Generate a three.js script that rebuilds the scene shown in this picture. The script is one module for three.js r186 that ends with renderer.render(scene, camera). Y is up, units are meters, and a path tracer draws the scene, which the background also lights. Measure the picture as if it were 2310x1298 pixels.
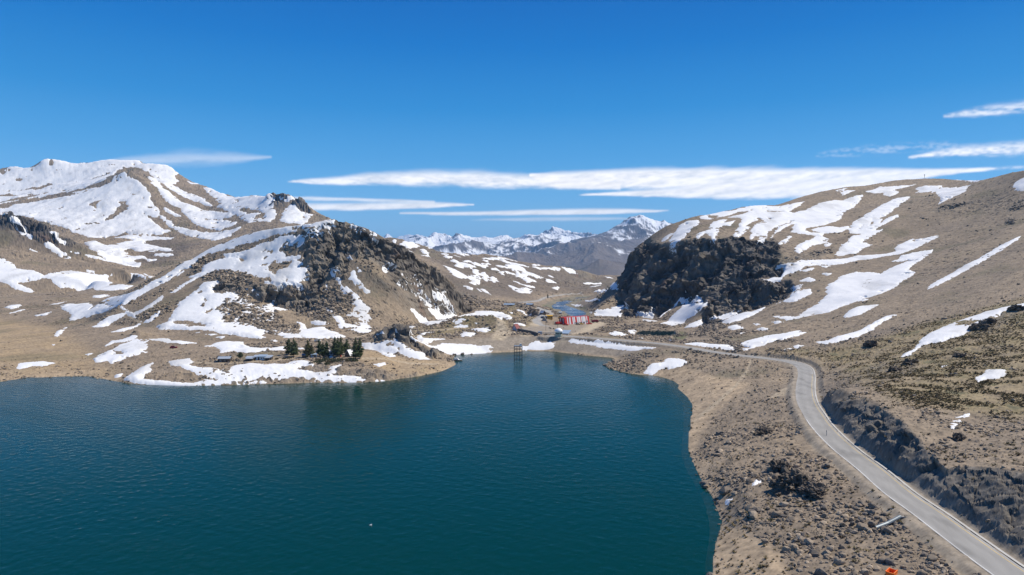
import * as THREE from 'three';
import { mergeGeometries } from 'three/addons/utils/BufferGeometryUtils.js';

// ------------------------------------------------------------------ camera, sky, sun, exposure
const scene = new THREE.Scene();
const EYE = 62;                                   // metres above the lake
const camera = new THREE.PerspectiveCamera(46.79, 2310 / 1298, 1, 120000);
camera.position.set(0, EYE, 0);
camera.rotation.x = -Math.atan(49 / 1500);
const renderer = new THREE.WebGLRenderer({ antialias: true });
renderer.toneMapping = THREE.LinearToneMapping;
renderer.toneMappingExposure = 1.14;
renderer.shadowMap.enabled = true;
const SUN_DIR = new THREE.Vector3(0.61, 0.80, -0.20).normalize();
const sun = new THREE.DirectionalLight(new THREE.Color().setRGB(1, 0.95, 0.86), 4.6);
sun.position.copy(SUN_DIR).multiplyScalar(3000).add(new THREE.Vector3(0, 0, -600));
sun.target.position.set(0, 0, -600);
sun.castShadow = true;
Object.assign(sun.shadow.camera, { left: -1600, right: 1600, top: 1600, bottom: -1600, near: 100, far: 7000 });
sun.shadow.mapSize.set(4096, 4096);
scene.add(sun, sun.target);

scene.fog = new THREE.FogExp2(new THREE.Color().setRGB(0.32, 0.60, 1.0), 0.000033);

// clouds: azimuth, top and bottom in degrees; opacity, raggedness, softness below and above, holes, scale, shear
const CLOUDS = [
{ p: [-31.93, 7.56, 7.53, -30.39, 8.06, 7.39, -28.37, 8.61, 7.31, -25.96, 9.06, 7.47, -23.46, 9.11, 7.72, -21.52, 8.96, 8.14, -19.79, 8.82, 8.61], a: 0.42, n: 0.3, sb: 1.2, st: 1.4, h: 0, f: 1, k: 0.25, s: 1, far: 0 },
{ p: [-18.59, 6.85, 6.81, -16.80, 7.20, 6.66, -14.68, 7.45, 6.66, -12.16, 7.86, 6.66, -9.60, 8.07, 6.71, -6.62, 8.28, 6.69, -3.60, 8.32, 6.61, -0.19, 8.11, 6.55, 2.28, 7.92, 6.51, 5.49, 7.59, 6.48, 9.23, 7.16, 6.35], a: 0.95, n: 0.3, sb: 0.7, st: 1, h: 0.25, f: 1, k: -0.12, s: 2, far: 1 },
{ p: [1.52, 7.89, 7.55, 3.98, 8.05, 6.49, 7.37, 8.19, 6.46, 11.07, 8.25, 6.32, 14.68, 8.21, 6.15, 18.17, 8.06, 5.97, 21.53, 7.86, 5.78, 24.74, 7.68, 5.71, 27.80, 7.45, 5.90, 30.69, 7.18, 6.18, 32.35, 7.02, 6.39, 33.94, 6.93, 6.56, 35.10, 6.86, 6.59, 35.86, 6.80, 6.68], a: 0.97, n: 0.22, sb: 0.6, st: 0.6, h: 0.15, f: 1, k: 0.25, s: 4, far: 1 },
{ p: [5.50, 6.07, 6.03, 9.24, 6.35, 5.87, 12.90, 6.53, 5.69, 16.45, 6.75, 5.45, 21.54, 6.75, 5.22, 26.30, 6.65, 5.17, 30.70, 6.44, 5.54], a: 0.97, n: 0.25, sb: 0.6, st: 0.9, h: 0.15, f: 1, k: 0.25, s: 6, far: 1 },
{ p: [-18.20, 5.62, 5.33, -16.81, 5.70, 5.26, -13.27, 5.68, 5.32, -9.61, 5.61, 5.27, -6.63, 5.54, 5.24], a: 0.7, n: 0.25, sb: 1.2, st: 0.7, h: 0, f: 1, k: 0.25, s: 7, far: 0 },
{ p: [-18.20, 5.19, 4.51, -16.82, 5.23, 4.54, -13.27, 5.35, 4.58, -9.61, 5.50, 4.75, -6.63, 5.50, 4.90, -4.75, 5.40, 5.07, -3.23, 5.26, 5.19], a: 0.95, n: 0.15, sb: 0.6, st: 1.1, h: 0.1, f: 1, k: 0.25, s: 8, far: 1 },
{ p: [-9.62, 4.53, 4.42, -5.88, 4.61, 4.31, -2.09, 4.70, 4.33, 1.71, 4.86, 4.33, 6.26, 4.94, 4.34, 9.99, 4.86, 4.41, 13.27, 4.62, 4.55], a: 0.85, n: 0.15, sb: 0.5, st: 0.9, h: 0, f: 1, k: 0.25, s: 9, far: 1 },
{ p: [-3.61, 3.98, 3.91, 1.71, 4.22, 3.76, 5.51, 4.24, 3.78, 9.25, 4.13, 3.86, 11.46, 3.95, 3.87], a: 0.4, n: 0.2, sb: 1, st: 1, h: 0, f: 1, k: 0.25, s: 10, far: 0 },
{ p: [30.67, 8.04, 7.85, 32.32, 8.34, 7.78, 33.39, 8.55, 7.69, 34.43, 8.63, 7.53, 35.95, 8.59, 7.51, 37.65, 8.58, 7.41, 42.10, 8.49, 7.11], a: 0.95, n: 0.5, sb: 1, st: 1.1, h: 0.7, f: 1.5, k: -0.3, s: 11, far: 0 },
{ p: [24.41, 8.74, 8.41, 26.27, 9.11, 8.25, 29.23, 9.25, 8.16, 31.49, 9.14, 8.19, 33.64, 8.92, 8.31], a: 0.28, n: 0.5, sb: 1.1, st: 1.1, h: 1.9, f: 1.9, k: -0.25, s: 12, far: 0 },
{ p: [32.82, 10.76, 10.51, 34.13, 10.99, 10.39, 35.40, 11.21, 10.26, 37.35, 11.23, 10.13, 41.62, 11.03, 9.67], a: 0.8, n: 0.5, sb: 1.1, st: 1.1, h: 0.9, f: 1.5, k: -0.3, s: 13, far: 0 },
{ p: [33.42, 6.78, 6.63, 35.98, 6.88, 6.58, 37.68, 6.82, 6.58, 41.72, 6.63, 6.35], a: 0.5, n: 0.5, sb: 1, st: 1, h: 1, f: 2.5, k: -0.3, s: 14, far: 0 }];

// ------------------------------------------------------------------ noise
function mulberry(a) { return () => { a |= 0; a = a + 0x6D2B79F5 | 0; let t = Math.imul(a ^ a >>> 15, 1 | a); t = t + Math.imul(t ^ t >>> 7, 61 | t) ^ t; return ((t ^ t >>> 14) >>> 0) / 4294967296; }; }
const PERM = new Uint8Array(512), GRX = new Float32Array(256), GRY = new Float32Array(256), GRZ = new Float32Array(256), RND = new Float32Array(256);
{
  const r = mulberry(7), p = [...Array(256).keys()];
  for (let i = 255; i > 0; i--) { const j = Math.floor(r() * (i + 1)); [p[i], p[j]] = [p[j], p[i]]; }
  for (let i = 0; i < 512; i++) PERM[i] = p[i & 255];
  for (let i = 0; i < 256; i++) { const a = r() * 6.2832, c = r() * 2 - 1, s = Math.sqrt(1 - c * c); GRX[i] = s * Math.cos(a); GRY[i] = s * Math.sin(a); GRZ[i] = c; RND[i] = r(); }
}
const fade = (t) => t * t * t * (t * (t * 6 - 15) + 10);
function noise3(x, y, z) {
  const X = Math.floor(x), Y = Math.floor(y), Z = Math.floor(z); x -= X; y -= Y; z -= Z;
  const u = fade(x), v = fade(y), w = fade(z), a = PERM[X & 255], b = PERM[X + 1 & 255];
  const y0 = Y & 255, y1 = Y + 1 & 255, z0 = Z & 255, z1 = Z + 1 & 255;
  const aa = PERM[a + y0], ab = PERM[a + y1], ba = PERM[b + y0], bb = PERM[b + y1];
  const d = (h, p, q, r) => GRX[h] * p + GRY[h] * q + GRZ[h] * r;
  const l = (t, p, q) => p + t * (q - p);
  return 1.5 * l(w, l(v, l(u, d(PERM[aa + z0], x, y, z), d(PERM[ba + z0], x - 1, y, z)), l(u, d(PERM[ab + z0], x, y - 1, z), d(PERM[bb + z0], x - 1, y - 1, z))),
    l(v, l(u, d(PERM[aa + z1], x, y, z - 1), d(PERM[ba + z1], x - 1, y, z - 1)), l(u, d(PERM[ab + z1], x, y - 1, z - 1), d(PERM[bb + z1], x - 1, y - 1, z - 1))));
}
function noise2(x, y) {
  const X = Math.floor(x), Y = Math.floor(y); x -= X; y -= Y;
  const u = fade(x), v = fade(y), a = PERM[X & 255], b = PERM[X + 1 & 255], y0 = Y & 255, y1 = Y + 1 & 255;
  const h0 = PERM[a + y0], h1 = PERM[b + y0], h2 = PERM[a + y1], h3 = PERM[b + y1];
  const p = GRX[h0] * x + GRY[h0] * y, q = GRX[h1] * (x - 1) + GRY[h1] * y, r = GRX[h2] * x + GRY[h2] * (y - 1), s = GRX[h3] * (x - 1) + GRY[h3] * (y - 1);
  const m = p + u * (q - p), n = r + u * (s - r);
  return 1.6 * (m + v * (n - m));
}
function fbm2(x, y, oct) { let s = 0, a = 0.5; for (let i = 0; i < oct; i++) { s += a * noise2(x, y); x = x * 2.03 + 17.3; y = y * 2.03 - 9.1; a *= 0.5; } return s; }
function ridge3(x, y, z, oct) { let s = 0, a = 0.55, w = 1; for (let i = 0; i < oct; i++) { let n = 1 - Math.abs(noise3(x, y, z)) * 1.5; n = n < 0 ? 0 : n * n; s += a * n * w; w = Math.min(1, n * 1.4 + 0.25); x = x * 2.1 + 5.2; y = y * 2.1 + 1.7; z = z * 2.1 - 8.4; a *= 0.5; } return s; }
// boulder-like domes: height above the ground of scattered rounded stones
function domes(x, y, keep) {
  const X = Math.floor(x), Y = Math.floor(y); let best = 0;
  for (let j = -1; j <= 1; j++) for (let i = -1; i <= 1; i++) {
    const h = PERM[(X + i & 255) + PERM[Y + j & 255]];
    if (RND[h] > keep) continue;
    const r = 0.22 + 0.42 * RND[h + 57 & 255], dx = (X + i + RND[h + 101 & 255] - x) / r, dy = (Y + j + RND[h + 199 & 255] - y) / r / (0.6 + 0.5 * RND[h + 31 & 255]);
    const d = dx * dx + dy * dy;
    if (d < 1) best = Math.max(best, Math.sqrt(1 - d) * r);
  }
  return best;
}
// blocky rock: the offset of the jointed block that a point lies in, and how near it is to a joint
function blocks(x, y, z) {
  const X = Math.floor(x), Y = Math.floor(y), Z = Math.floor(z); let d1 = 9, d2 = 9, id = 0, ox = 0, oy = 0, oz = 0;
  for (let k = -1; k <= 1; k++) for (let j = -1; j <= 1; j++) for (let i = -1; i <= 1; i++) {
    const h = PERM[(X + i & 255) + PERM[(Y + j & 255) + PERM[Z + k & 255]]], ax = X + i + RND[h] - x, ay = Y + j + RND[h + 83 & 255] - y, az = Z + k + RND[h + 171 & 255] - z, d = Math.abs(ax) * 0.9 + Math.abs(ay) * 0.75 + Math.abs(az) * 0.9;
    if (d < d1) { d2 = d1; d1 = d; id = h; ox = ax; oy = ay; oz = az; } else if (d < d2) d2 = d;
  }
  const tilt = (RND[id + 9 & 255] - 0.5) * ox + (RND[id + 77 & 255] - 0.5) * oy * 1.2 + (RND[id + 151 & 255] - 0.5) * oz;
  return [RND[id + 40 & 255] - 0.5 + 0.9 * tilt, d2 - d1];
}
const clamp = (x, a, b) => x < a ? a : x > b ? b : x;
const smooth = (a, b, x) => { const t = clamp((x - a) / (b - a), 0, 1); return t * t * (3 - 2 * t); };
const mix = (a, b, t) => a + (b - a) * t;

// ------------------------------------------------------------------ sky: clear mountain air and lenticular clouds
{
  const W = 4096, HH = 2048, data = new Float32Array(W * HH * 4);
  const lin = (c) => Math.pow((c / 255 + 0.055) / 1.055, 2.4);
  const stops = [[-5, 170, 212, 240], [0, 170, 214, 243], [2.5, 150, 204, 241], [5.5, 116, 186, 238], [9, 82, 166, 229], [13, 44, 143, 216], [18, 10, 119, 202], [23, 0, 100, 187], [35, 0, 82, 162], [60, 0, 66, 138], [90, 0, 56, 122]].map(([e, r, g, b]) => [e, 0.88 * lin(r), 0.88 * lin(g), 0.88 * lin(b)]);
  const skyAt = (e) => { let k = 0; while (k < stops.length - 2 && stops[k + 1][0] < e) k++; const A = stops[k], B = stops[k + 1], t = clamp((e - A[0]) / (B[0] - A[0]), 0, 1); return [mix(A[1], B[1], t), mix(A[2], B[2], t), mix(A[3], B[3], t)]; };
  const spans = (c, az) => { const P = c.p; if (az < P[0] || az > P[P.length - 3]) return null; let k = 0; while (P[k + 3] < az) k += 3; const t = (az - P[k]) / (P[k + 3] - P[k]); return [mix(P[k + 1], P[k + 4], t), mix(P[k + 2], P[k + 5], t)]; };
  const all = [];
  for (const c of CLOUDS) {
    all.push(c);
    for (const [turn, lift] of [[97, 2.2], [171, 0.4], [-104, 1.1]]) if (c.far) all.push({ ...c, p: c.p.map((v, i) => i % 3 ? v + lift : v + turn) });
  }
  for (let i = 0; i < W; i++) {
    let az = ((i + 0.5) / W * 360 - 180) + 90; if (az > 180) az -= 360;
    const near = all.map((c) => { let a = az; if (a < c.p[0] - 1) a += 360; if (a > c.p[c.p.length - 3] + 1) a -= 360; const s = spans(c, a); return s && [c, s[0], s[1], a]; }).filter(Boolean);
    for (let j = 0; j < HH; j++) {
      const el = (j + 0.5) / HH * 180 - 90, o = (j * W + i) * 4, s = skyAt(el);
      let [r, g, b] = s;
      if (el > 0 && el < 30) for (const [c, top, bot, a] of near) {
        const mid = (top + bot) / 2, half = Math.max(0.02, (top - bot) / 2);
        const n1 = fbm2(a * c.f * 0.30 + c.s, el * c.f * 2.2 - a * c.f * c.k, 5), n2 = fbm2(a * c.f * 1.3 + 3 + c.s, el * c.f * 6 - a * c.f * 2 * c.k, 5);
        const y = (el - mid) / half + c.n * (n1 * 1.2 + n2 * 0.35);
        if (y < -1.6 || y > 1.6) continue;
        let al = c.a * smooth(-1.12, -1.12 + c.sb, y) * (1 - smooth(1.1 - c.st, 1.12, y));
        al *= clamp(1 - c.h * (0.35 - n1 * 1.3 - n2 * 1.2), 0, 1);
        if (al <= 0.002) continue;
        const tone = clamp(0.93 + 0.14 * n2 + 0.30 * n1, 0.6, 1), cr = 1.16 * mix(0.80, 1, tone) * tone, cg = 1.12 * mix(0.90, 1, tone) * tone, cb = 1.10 * tone;
        r = mix(r, cr, al); g = mix(g, cg, al); b = mix(b, cb, al);
      }
      data[o] = r; data[o + 1] = g; data[o + 2] = b; data[o + 3] = 1;
    }
  }
  const tex = new THREE.DataTexture(data, W, HH, THREE.RGBAFormat, THREE.FloatType);
  tex.mapping = THREE.EquirectangularReflectionMapping; tex.magFilter = tex.minFilter = THREE.LinearFilter; tex.needsUpdate = true;
  scene.background = tex; scene.environment = tex;
}

// ------------------------------------------------------------------ survey of the place: x, height, z of ridge, foot and shore lines (metres), then outlines x, z
const RIDGES = [
[-308,0.00,-324.6,-285.2,0.00,-339,-273.5,0.00,-353.3,-269.7,0.00,-361.6,-271.9,0.00,-368.9,-262.1,0.00,-366,-250.9,0.00,-370.4,-236.9,0.00,-371.9,-216.5,0.00,-357.4,-205.6,0.00,-350.6,-194.7,0.00,-345.4,-167.9,0.00,-340.3,-145,0.00,-342.8,-132.9,0.00,-345.4,-110.5,0.00,-349.3,-104.1,0.00,-350.6,-81.3,0.00,-350.6,-68.7,0.00,-354.7,-60.1,0.00,-363.1,-51.6,0.00,-371.9,-40.4,0.00,-389.1,-34.5,0.00,-415.5,-39.7,0.00,-439.2,-45.1,0.00,-458.9,-29.5,0.00,-463.5,-12.7,0.00,-473,1.6,0.00,-475.4,8.4,0.00,-482.9,30.2,0.00,-480.4,48.2,0.00,-458.9,68,0.00,-447.7,69.3,0.00,-437.1,61.7,0.00,-425,57,0.00,-415.5,58.6,0.00,-399.3,62.6,0.00,-389.1,68.1,0.00,-379.5,74.6,0.00,-374.9,79.9,0.00,-374.9,84.2,0.00,-367.4,86.9,0.00,-357.4,87,0.00,-345.4,83.5,0.00,-334.1,83.1,0.00,-314.6,81,0.00,-298.3,78.2,0.00,-286.2,71.5,0.00,-264.7,65.1,0.00,-243,59.3,0.00,-221.8,57,0.00,-207.7,54.2,0.00,-185.7,53.7,0.00,-175.6,52.5,0.00,-168.8,51.1,0.00,-159.3,48.3,0.00,-152.9,44.8,0.00,-145.1,40,0.00,-131.4,30.3,0.00,-101.4,23.5,0.00,-81.1],
[-301.1,-5.00,-317.2,-264.3,-5.00,-341.2,-193.6,-5.00,-337.7,-80.9,-5.00,-340,-49.8,-5.00,-362.3,-28.7,-5.00,-408.5,-19.6,-5.00,-451,1.6,-5.00,-465.8,29.6,-5.00,-465.8,45.6,-5.00,-439.1,52.3,-5.00,-400.2,65.3,-5.00,-367.7,77.4,-5.00,-344.7,65.2,-5.00,-277.3,51.4,-5.00,-221.4,47.5,-5.00,-180.7,38,-5.00,-141.5,22.4,-5.00,-87.6],
[-269,-14.00,-282.8,-162.5,-14.00,-282.8,-51,-14.00,-297.8,24.1,-14.00,-377.9,47.5,-14.00,-314.5,37.3,-14.00,-225.8,29.9,-14.00,-160.5,16.6,-14.00,-99.4],
[-157.8,-16.00,-164.8,-84.2,-16.00,-164.8,-17.3,-16.00,-164.8,5,-16.00,-164.8],
[-205.7,2.20,-353,-193.2,3.00,-358.2,-179.2,4.00,-364,-157.5,4.50,-370.3,-129.9,4.50,-376.8,-98,4.50,-370.3,-71.9,3.50,-364.1,-52.2,2.50,-379.9,-40.9,1.50,-407.2],
[-231.1,6.00,-418.6,-180,5.50,-398.3,-149.5,6.00,-402.4,-117.9,6.20,-404.9,-90.2,6.00,-402.4,-64.9,4.00,-412.8,-47.2,2.50,-427.6],
[-252.5,10.00,-457.6,-220.4,9.50,-467.5,-171.1,9.00,-461,-137.3,9.00,-472,-111,9.00,-495.7],
[-105.7,9.16,-465,-94.9,14.56,-458,-79.7,20.22,-450,-69.5,19.39,-446,-66.2,14.36,-440,-58.1,9.19,-434,-48.9,5.34,-430],
[-92.1,6.50,-436.8,-78.4,5.00,-426.1,-62.1,3.50,-412.4],
[-101.2,9.00,-482,-81.6,9.00,-480,-67.6,8.00,-472],
[-279.2,10.03,-480,-270.6,16.34,-478,-262,13.45,-478],
[-297.8,11.00,-505,-286,12.00,-508,-270.9,11.00,-505],
[-332,12.50,-549,-293.1,13.00,-531.6,-226.9,11.50,-481.3,-184,11.00,-462.5,-157.1,11.00,-465.3,-127.2,10.50,-481.6,-110.7,10.00,-525.9,-88.2,9.50,-586.6,-69.1,8.50,-667.7,-49.3,6.50,-777.1,-25.7,5.00,-854.1],
[-172.8,108.6,-650,-164.2,106.5,-650,-153.4,103,-650,-130.9,94.16,-645,-112,81.76,-660,-89.6,66.59,-690,-70.1,49.92,-725,-59.6,34.68,-745,-39.6,14.56,-790,-22.7,5.84,-850],
[-172.8,108.6,-650,-197.3,104,-652,-226,101,-660,-266,95.51,-672,-295.5,86.80,-678,-322.6,68.67,-668,-338.3,59.82,-655,-343.9,45.34,-625,-345.6,27.65,-585,-342.3,19.00,-560],
[-177.4,104.7,-643,-197.9,98.16,-640,-194.6,78.66,-626,-186.8,62.00,-612,-174.9,46.00,-600,-166.9,27.17,-580,-167.2,16.71,-556,-162.3,9.68,-522],
[-194.6,78.66,-626,-225.9,72.55,-634,-257.3,62.00,-628,-277.7,49.85,-608,-296.2,38.47,-588,-308.5,24.63,-560],
[-174.8,47.60,-600,-183.6,46.22,-592,-198,45.54,-588,-215.7,46.32,-588,-236.5,49.29,-596,-262.9,51.97,-602,-278.3,46.22,-592],
[-166.9,21.53,-572,-177,20.14,-570,-198.1,24.71,-576,-214.2,28.06,-578,-224.5,31.05,-580],
[-174.6,91.79,-640,-163.1,74.54,-628,-153.3,72.35,-622,-132.5,59.96,-612,-119.6,51.87,-608,-105.8,41.27,-622,-93.9,34.26,-640,-85.3,22.66,-655,-69.1,17.33,-690,-56.4,12.95,-735],
[-161.1,62.00,-612,-161.3,42.10,-597,-156.1,23.96,-570,-143.4,14.21,-530],
[-367.1,14.00,-760,-344.8,15.00,-790,-295.8,18.00,-800,-210.6,20.00,-800,-155.3,14.00,-790,-113.4,10.00,-830,-82.1,8.00,-850,-55.7,7.00,-880],
[-524.9,30.00,-1150,-409.9,40.00,-1150,-287.3,45.00,-1150,-210.7,40.00,-1150],
[-407.5,3.00,-430.2,-332.6,3.00,-430.2,-276.8,3.20,-433,-246.7,3.50,-416.4],
[-566.3,8.00,-598.9,-462.2,8.00,-598.9,-384.4,8.50,-602.3,-357.9,10.00,-585.4],
[-738.7,14.00,-781.9,-615.5,13.00,-798.2,-545.9,13.50,-790,-455.7,14.50,-733.8],
[-1014.6,19.00,-1074.7,-782.3,18.00,-1015,-705.5,18.50,-1052.1,-676.2,20.00,-1145.3,-684.4,22.00,-1200],
[-1177,111.9,-1250,-961.2,95.27,-1250,-878.2,82.80,-1250,-788.9,70.26,-1240,-699.7,57.20,-1200,-606.5,39.41,-1130,-554.6,29.60,-1080],
[-1056.2,54.54,-1120,-854.6,48.69,-1110,-780.7,45.73,-1110,-694.1,38.76,-1090,-618.5,33.74,-1060,-561.3,29.36,-1020],
[-1409.1,70.00,-1360,-1046.6,70.00,-1360,-865.4,55.00,-1360,-731.1,50.00,-1330,-636.7,48.00,-1300],
[-1465.7,227.6,-1560,-1166.7,185.2,-1520,-1099.1,170.3,-1510,-1032.5,146.8,-1500,-966.9,113.5,-1490,-921.5,89.58,-1480,-868.7,64.92,-1460],
[-1099.2,114.3,-1430,-1004.6,90.55,-1430,-903.6,62.00,-1420],
[-1628.7,130,-1680,-1292.9,120,-1680,-1125,100,-1680,-998.5,88.00,-1620],
[-884.6,60.00,-1500,-797.2,55.24,-1450,-764.3,62.00,-1480,-724.4,73.98,-1500],
[-1041.2,107.2,-1700,-962.1,97.99,-1690,-872,104.7,-1690,-797.7,118.5,-1700],
[-1264.9,152.8,-1950,-1162.2,141.6,-1930,-1017.8,135.3,-1900,-907,139.5,-1880,-806.2,148.1,-1850],
[-1882.4,168.4,-2000,-1536.3,175,-2000,-1389.5,164.7,-1980],
[-2162.9,245.3,-2300,-1788,267.8,-2330,-1709.3,283.5,-2350,-1635.9,302.1,-2380,-1553.4,332.7,-2400,-1485.2,374.9,-2420,-1439.3,403.5,-2430,-1396.3,408.5,-2420,-1345.2,392.9,-2400,-1262.6,339,-2320,-1163,257.4,-2180,-1051.8,182.8,-2020,-967.2,140.3,-1900],
[-1635.4,214.8,-2130,-1493.7,220.5,-2130,-1412.4,243,-2180,-1337.2,266.5,-2200,-1281.1,284,-2230],
[-2442.9,338.1,-2600,-2024.5,349.3,-2640,-1912.4,373.1,-2680,-1782.8,398.7,-2700,-1608.8,431.6,-2680,-1462.1,433,-2640],
[-3094.9,459.8,-3000,-2696.5,469.7,-3000,-2297.9,493.5,-3000,-2262.2,505.9,-2990,-2218.8,512.2,-2980,-2183.4,508.3,-2980,-2140.9,495.1,-2970,-2094.6,517.4,-2950,-2055.9,533.3,-2940,-2020.8,533.3,-2940,-1978.1,525.6,-2940,-1919.9,512,-2940,-1871.1,515.9,-2940,-1825.7,525.9,-2930,-1771,524.4,-2920,-1707,526.6,-2910,-1662.9,517.4,-2900,-1614.8,523.4,-2890,-1594.1,518,-2880,-1577.4,501.3,-2870,-1521,498.2,-2850,-1476.6,495.2,-2830,-1429.6,475.8,-2800,-1377.1,444.8,-2750,-1306.9,413.9,-2680,-1243.1,390.4,-2620,-1168.3,365.3,-2540,-1111.3,343.4,-2480,-1043.7,321.6,-2400,-954.5,303.2,-2300,-869.8,293.3,-2220,-806.6,286,-2150,-756.8,285.6,-2080,-721.9,289.4,-2040,-707.6,285.6,-2030,-687.2,286.1,-2010,-664,275.7,-2000,-635.1,268.3,-1980,-616.3,251.6,-1970,-589.6,226.5,-1950,-578.9,216.6,-1940,-555.1,212.5,-1920,-529.2,203.4,-1900,-515.1,195.1,-1890,-461.4,170.2,-1850,-377.3,133.8,-1800],
[-1228,338.3,-2450,-1053.7,271.1,-2250,-942.2,215.5,-2100,-849.5,172.2,-1950],
[-810.4,239,-2050,-709.7,231.2,-1960,-644.3,221.4,-1920,-581.1,199.4,-1880],
[-748.4,171.5,-1830,-664.3,172.1,-1800,-589.2,171.5,-1790,-517.8,175,-1790],
[-3859.6,300,-3500,-2693.6,280,-3500,-1937,250,-3400,-1035.4,150,-2800,-567.7,80.00,-2400],
[-4686.7,0.00,-4250,-3270.8,0.00,-4250,-1571.7,-60.00,-4250,127.4,-120,-4250,1826.5,-100,-4250,4092,-60.00,-4250],
[-292.4,126.8,-1500,-274.5,127.8,-1500,-256.2,124.3,-1510,-229.1,117,-1530,-201.2,107.4,-1550,-165.1,96.07,-1600,-151,92.19,-1680,-124.5,93.99,-1780,-80.1,98.94,-1850,-43.1,94.01,-1850,-6.2,86.63,-1850,30.8,74.32,-1850,94.9,63.27,-1900,175.4,56.81,-1950,225.4,46.98,-2050,278.7,29.75,-2200,376,22.02,-2400,491.6,25.35,-2500,741.4,45.35,-2500],
[-225.8,97.40,-1330,-162.4,70.32,-1250,-124,52.41,-1200,-85.9,32.14,-1120,-50,15.31,-1000],
[-107.3,57.34,-1400,-51.3,43.35,-1400,4.6,34.41,-1380,59,25.74,-1360,125.1,14.00,-1500],
[-60,26.00,-1200,-11.8,18.73,-1180,20,13.99,-1200,65,14.33,-1300],
[-390.6,60.00,-1750,-297.3,60.00,-1750,-196.2,50.00,-1900,-80.6,20.00,-2200,151.9,0.00,-2400,350.8,-10.00,-2700],
[-528.4,20.00,-2600,-309.8,-30.00,-3000,95.9,-80.00,-3200,781.6,-80.00,-3400,1461.2,-60.00,-3400],
[-69.1,8.00,-480.9,-51.1,8.00,-492.7,-25.2,8.00,-501.9,-1.7,8.20,-512.8,15.4,8.40,-510.9,25.4,8.60,-507.4,45.3,8.80,-502.3,63.4,9.00,-486.5],
[-74,8.00,-514.7,-55.1,8.00,-531.7,-27.6,7.50,-551.2,-1.8,7.50,-551.2,16.5,7.00,-548.8,54.9,6.00,-566.3,73.2,5.00,-561.2],
[-50.1,15.93,-600,-29.6,17.89,-590,-17.6,19.04,-585,-7.6,13.28,-570,-1.8,9.21,-545],
[-59.8,8.00,-577.4,-36.5,9.00,-575,-20.7,8.50,-564],
[-2.5,15.34,-760,8.6,20.19,-755,19.9,18.26,-745,27.4,12.50,-720,30.9,9.02,-690],
[-19.1,4.00,-820,14,2.00,-840,40,2.00,-800,41.9,3.00,-740],
[-19.3,4.00,-827.6,12.8,4.50,-769,28.3,4.50,-705.8],
[2,6.50,-585.1,27.2,5.50,-626.6,57,5.00,-632.1,83.1,4.50,-672.7,108.9,3.00,-724.3],
[34.5,4.50,-688.9,65.3,4.00,-723.9,95.8,2.50,-775],
[83.5,5.00,-609.5,103.4,3.50,-658.6,114.2,3.00,-644.7],
[86.2,3.80,-575,103.4,3.00,-560,120.4,3.00,-556,139.4,3.20,-558,147.1,4.50,-545],
[106.1,2.60,-590,114.8,2.60,-622,136.4,2.60,-630,155.4,2.60,-622,151.9,2.60,-592],
[111.1,-0.60,-585,126,-0.60,-582,142.8,-0.60,-584],
[116.1,-0.40,-603,131.2,-0.40,-606,145.8,-0.40,-603],
[107.3,0.60,-528,117.6,0.40,-527,124,0.60,-527],
[119.4,3.00,-674.4,146.3,3.50,-634.6,170.3,4.00,-629.2],
[80.5,-3.40,-802.8,89.7,-3.40,-907.2,87,-3.40,-979.9,75.3,-3.40,-1053.8,76.6,-3.40,-1113.8,90.2,-3.40,-1195.5,116.2,-3.40,-1290,142.4,-3.40,-1334,188.9,-3.40,-1381,235.8,-3.40,-1442.1],
[71.9,-2.15,-821.2,75.3,-2.15,-924.1,64.8,-2.15,-991,61.4,-2.15,-1044.9,72.8,-2.15,-1124.5,92.2,-2.15,-1232.9,120.5,-2.15,-1317.5,141.9,-2.15,-1354.6,197.1,-2.15,-1374],
[91.1,-2.15,-821.2,99.6,-2.15,-898.2,100.8,-2.15,-961.2,88.1,-2.15,-1039.3,86.8,-2.15,-1092.5,96.1,-2.15,-1151.5,112.4,-2.15,-1194.5,130.9,-2.15,-1248.9,163.5,-2.15,-1317.5],
[62,0.00,-821.9,61.9,-0.50,-927.2,49.2,0.00,-1009.9,56.9,0.00,-1106.3,82.3,-0.50,-1232.8,121.4,0.00,-1347.2,162,0.00,-1387.5,213,0.50,-1418.7],
[102.5,0.00,-829.2,108.2,-0.50,-900.4,98,-0.80,-1011.9,97.8,-0.80,-1069.5,118.8,-0.80,-1148,154.5,-0.60,-1218.7,192.8,0.00,-1256.1],
[10.4,4.00,-1034.9,33.5,4.00,-1114.7,59.1,4.50,-1180.9,90.7,5.00,-1295,135.6,5.00,-1401.3,175.8,5.00,-1424.7,213.7,6.00,-1423.4],
[82,9.00,-1445.3,157.2,10.00,-1625,232.3,12.00,-1786,294.2,14.00,-1800.4],
[154.2,25.00,-1850.8,254.5,18.00,-2063.3,331.6,16.00,-2030.1],
[97.3,2.00,-832.3,116.4,2.00,-774.7,137.6,2.50,-748.9,157.3,3.00,-724.3,170.4,4.50,-662.3,173.2,7.00,-610],
[100.7,7.61,-815,120.9,15.50,-850,142.3,24.79,-900,149.5,27.90,-930],
[140.4,19.74,-880,138.5,9.38,-830,147,4.28,-772,169.7,6.49,-770,192,16.54,-757,201.4,23.24,-745,209.1,22.61,-720],
[154.9,33.20,-960,157.6,47.85,-965,170.3,74.85,-965,184.3,95.67,-955,202.2,108.7,-950],
[151.4,20.00,-1010,169.8,30.00,-1040,205.1,60.00,-1080,264.4,90.00,-1150],
[169.8,74.81,-962,186.8,88.93,-920,199.8,92.67,-870,215.5,94.72,-820,235.4,94.78,-795,251.1,90.46,-778,267.3,87.45,-765,289,77.80,-742,300.1,65.81,-715],
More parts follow.
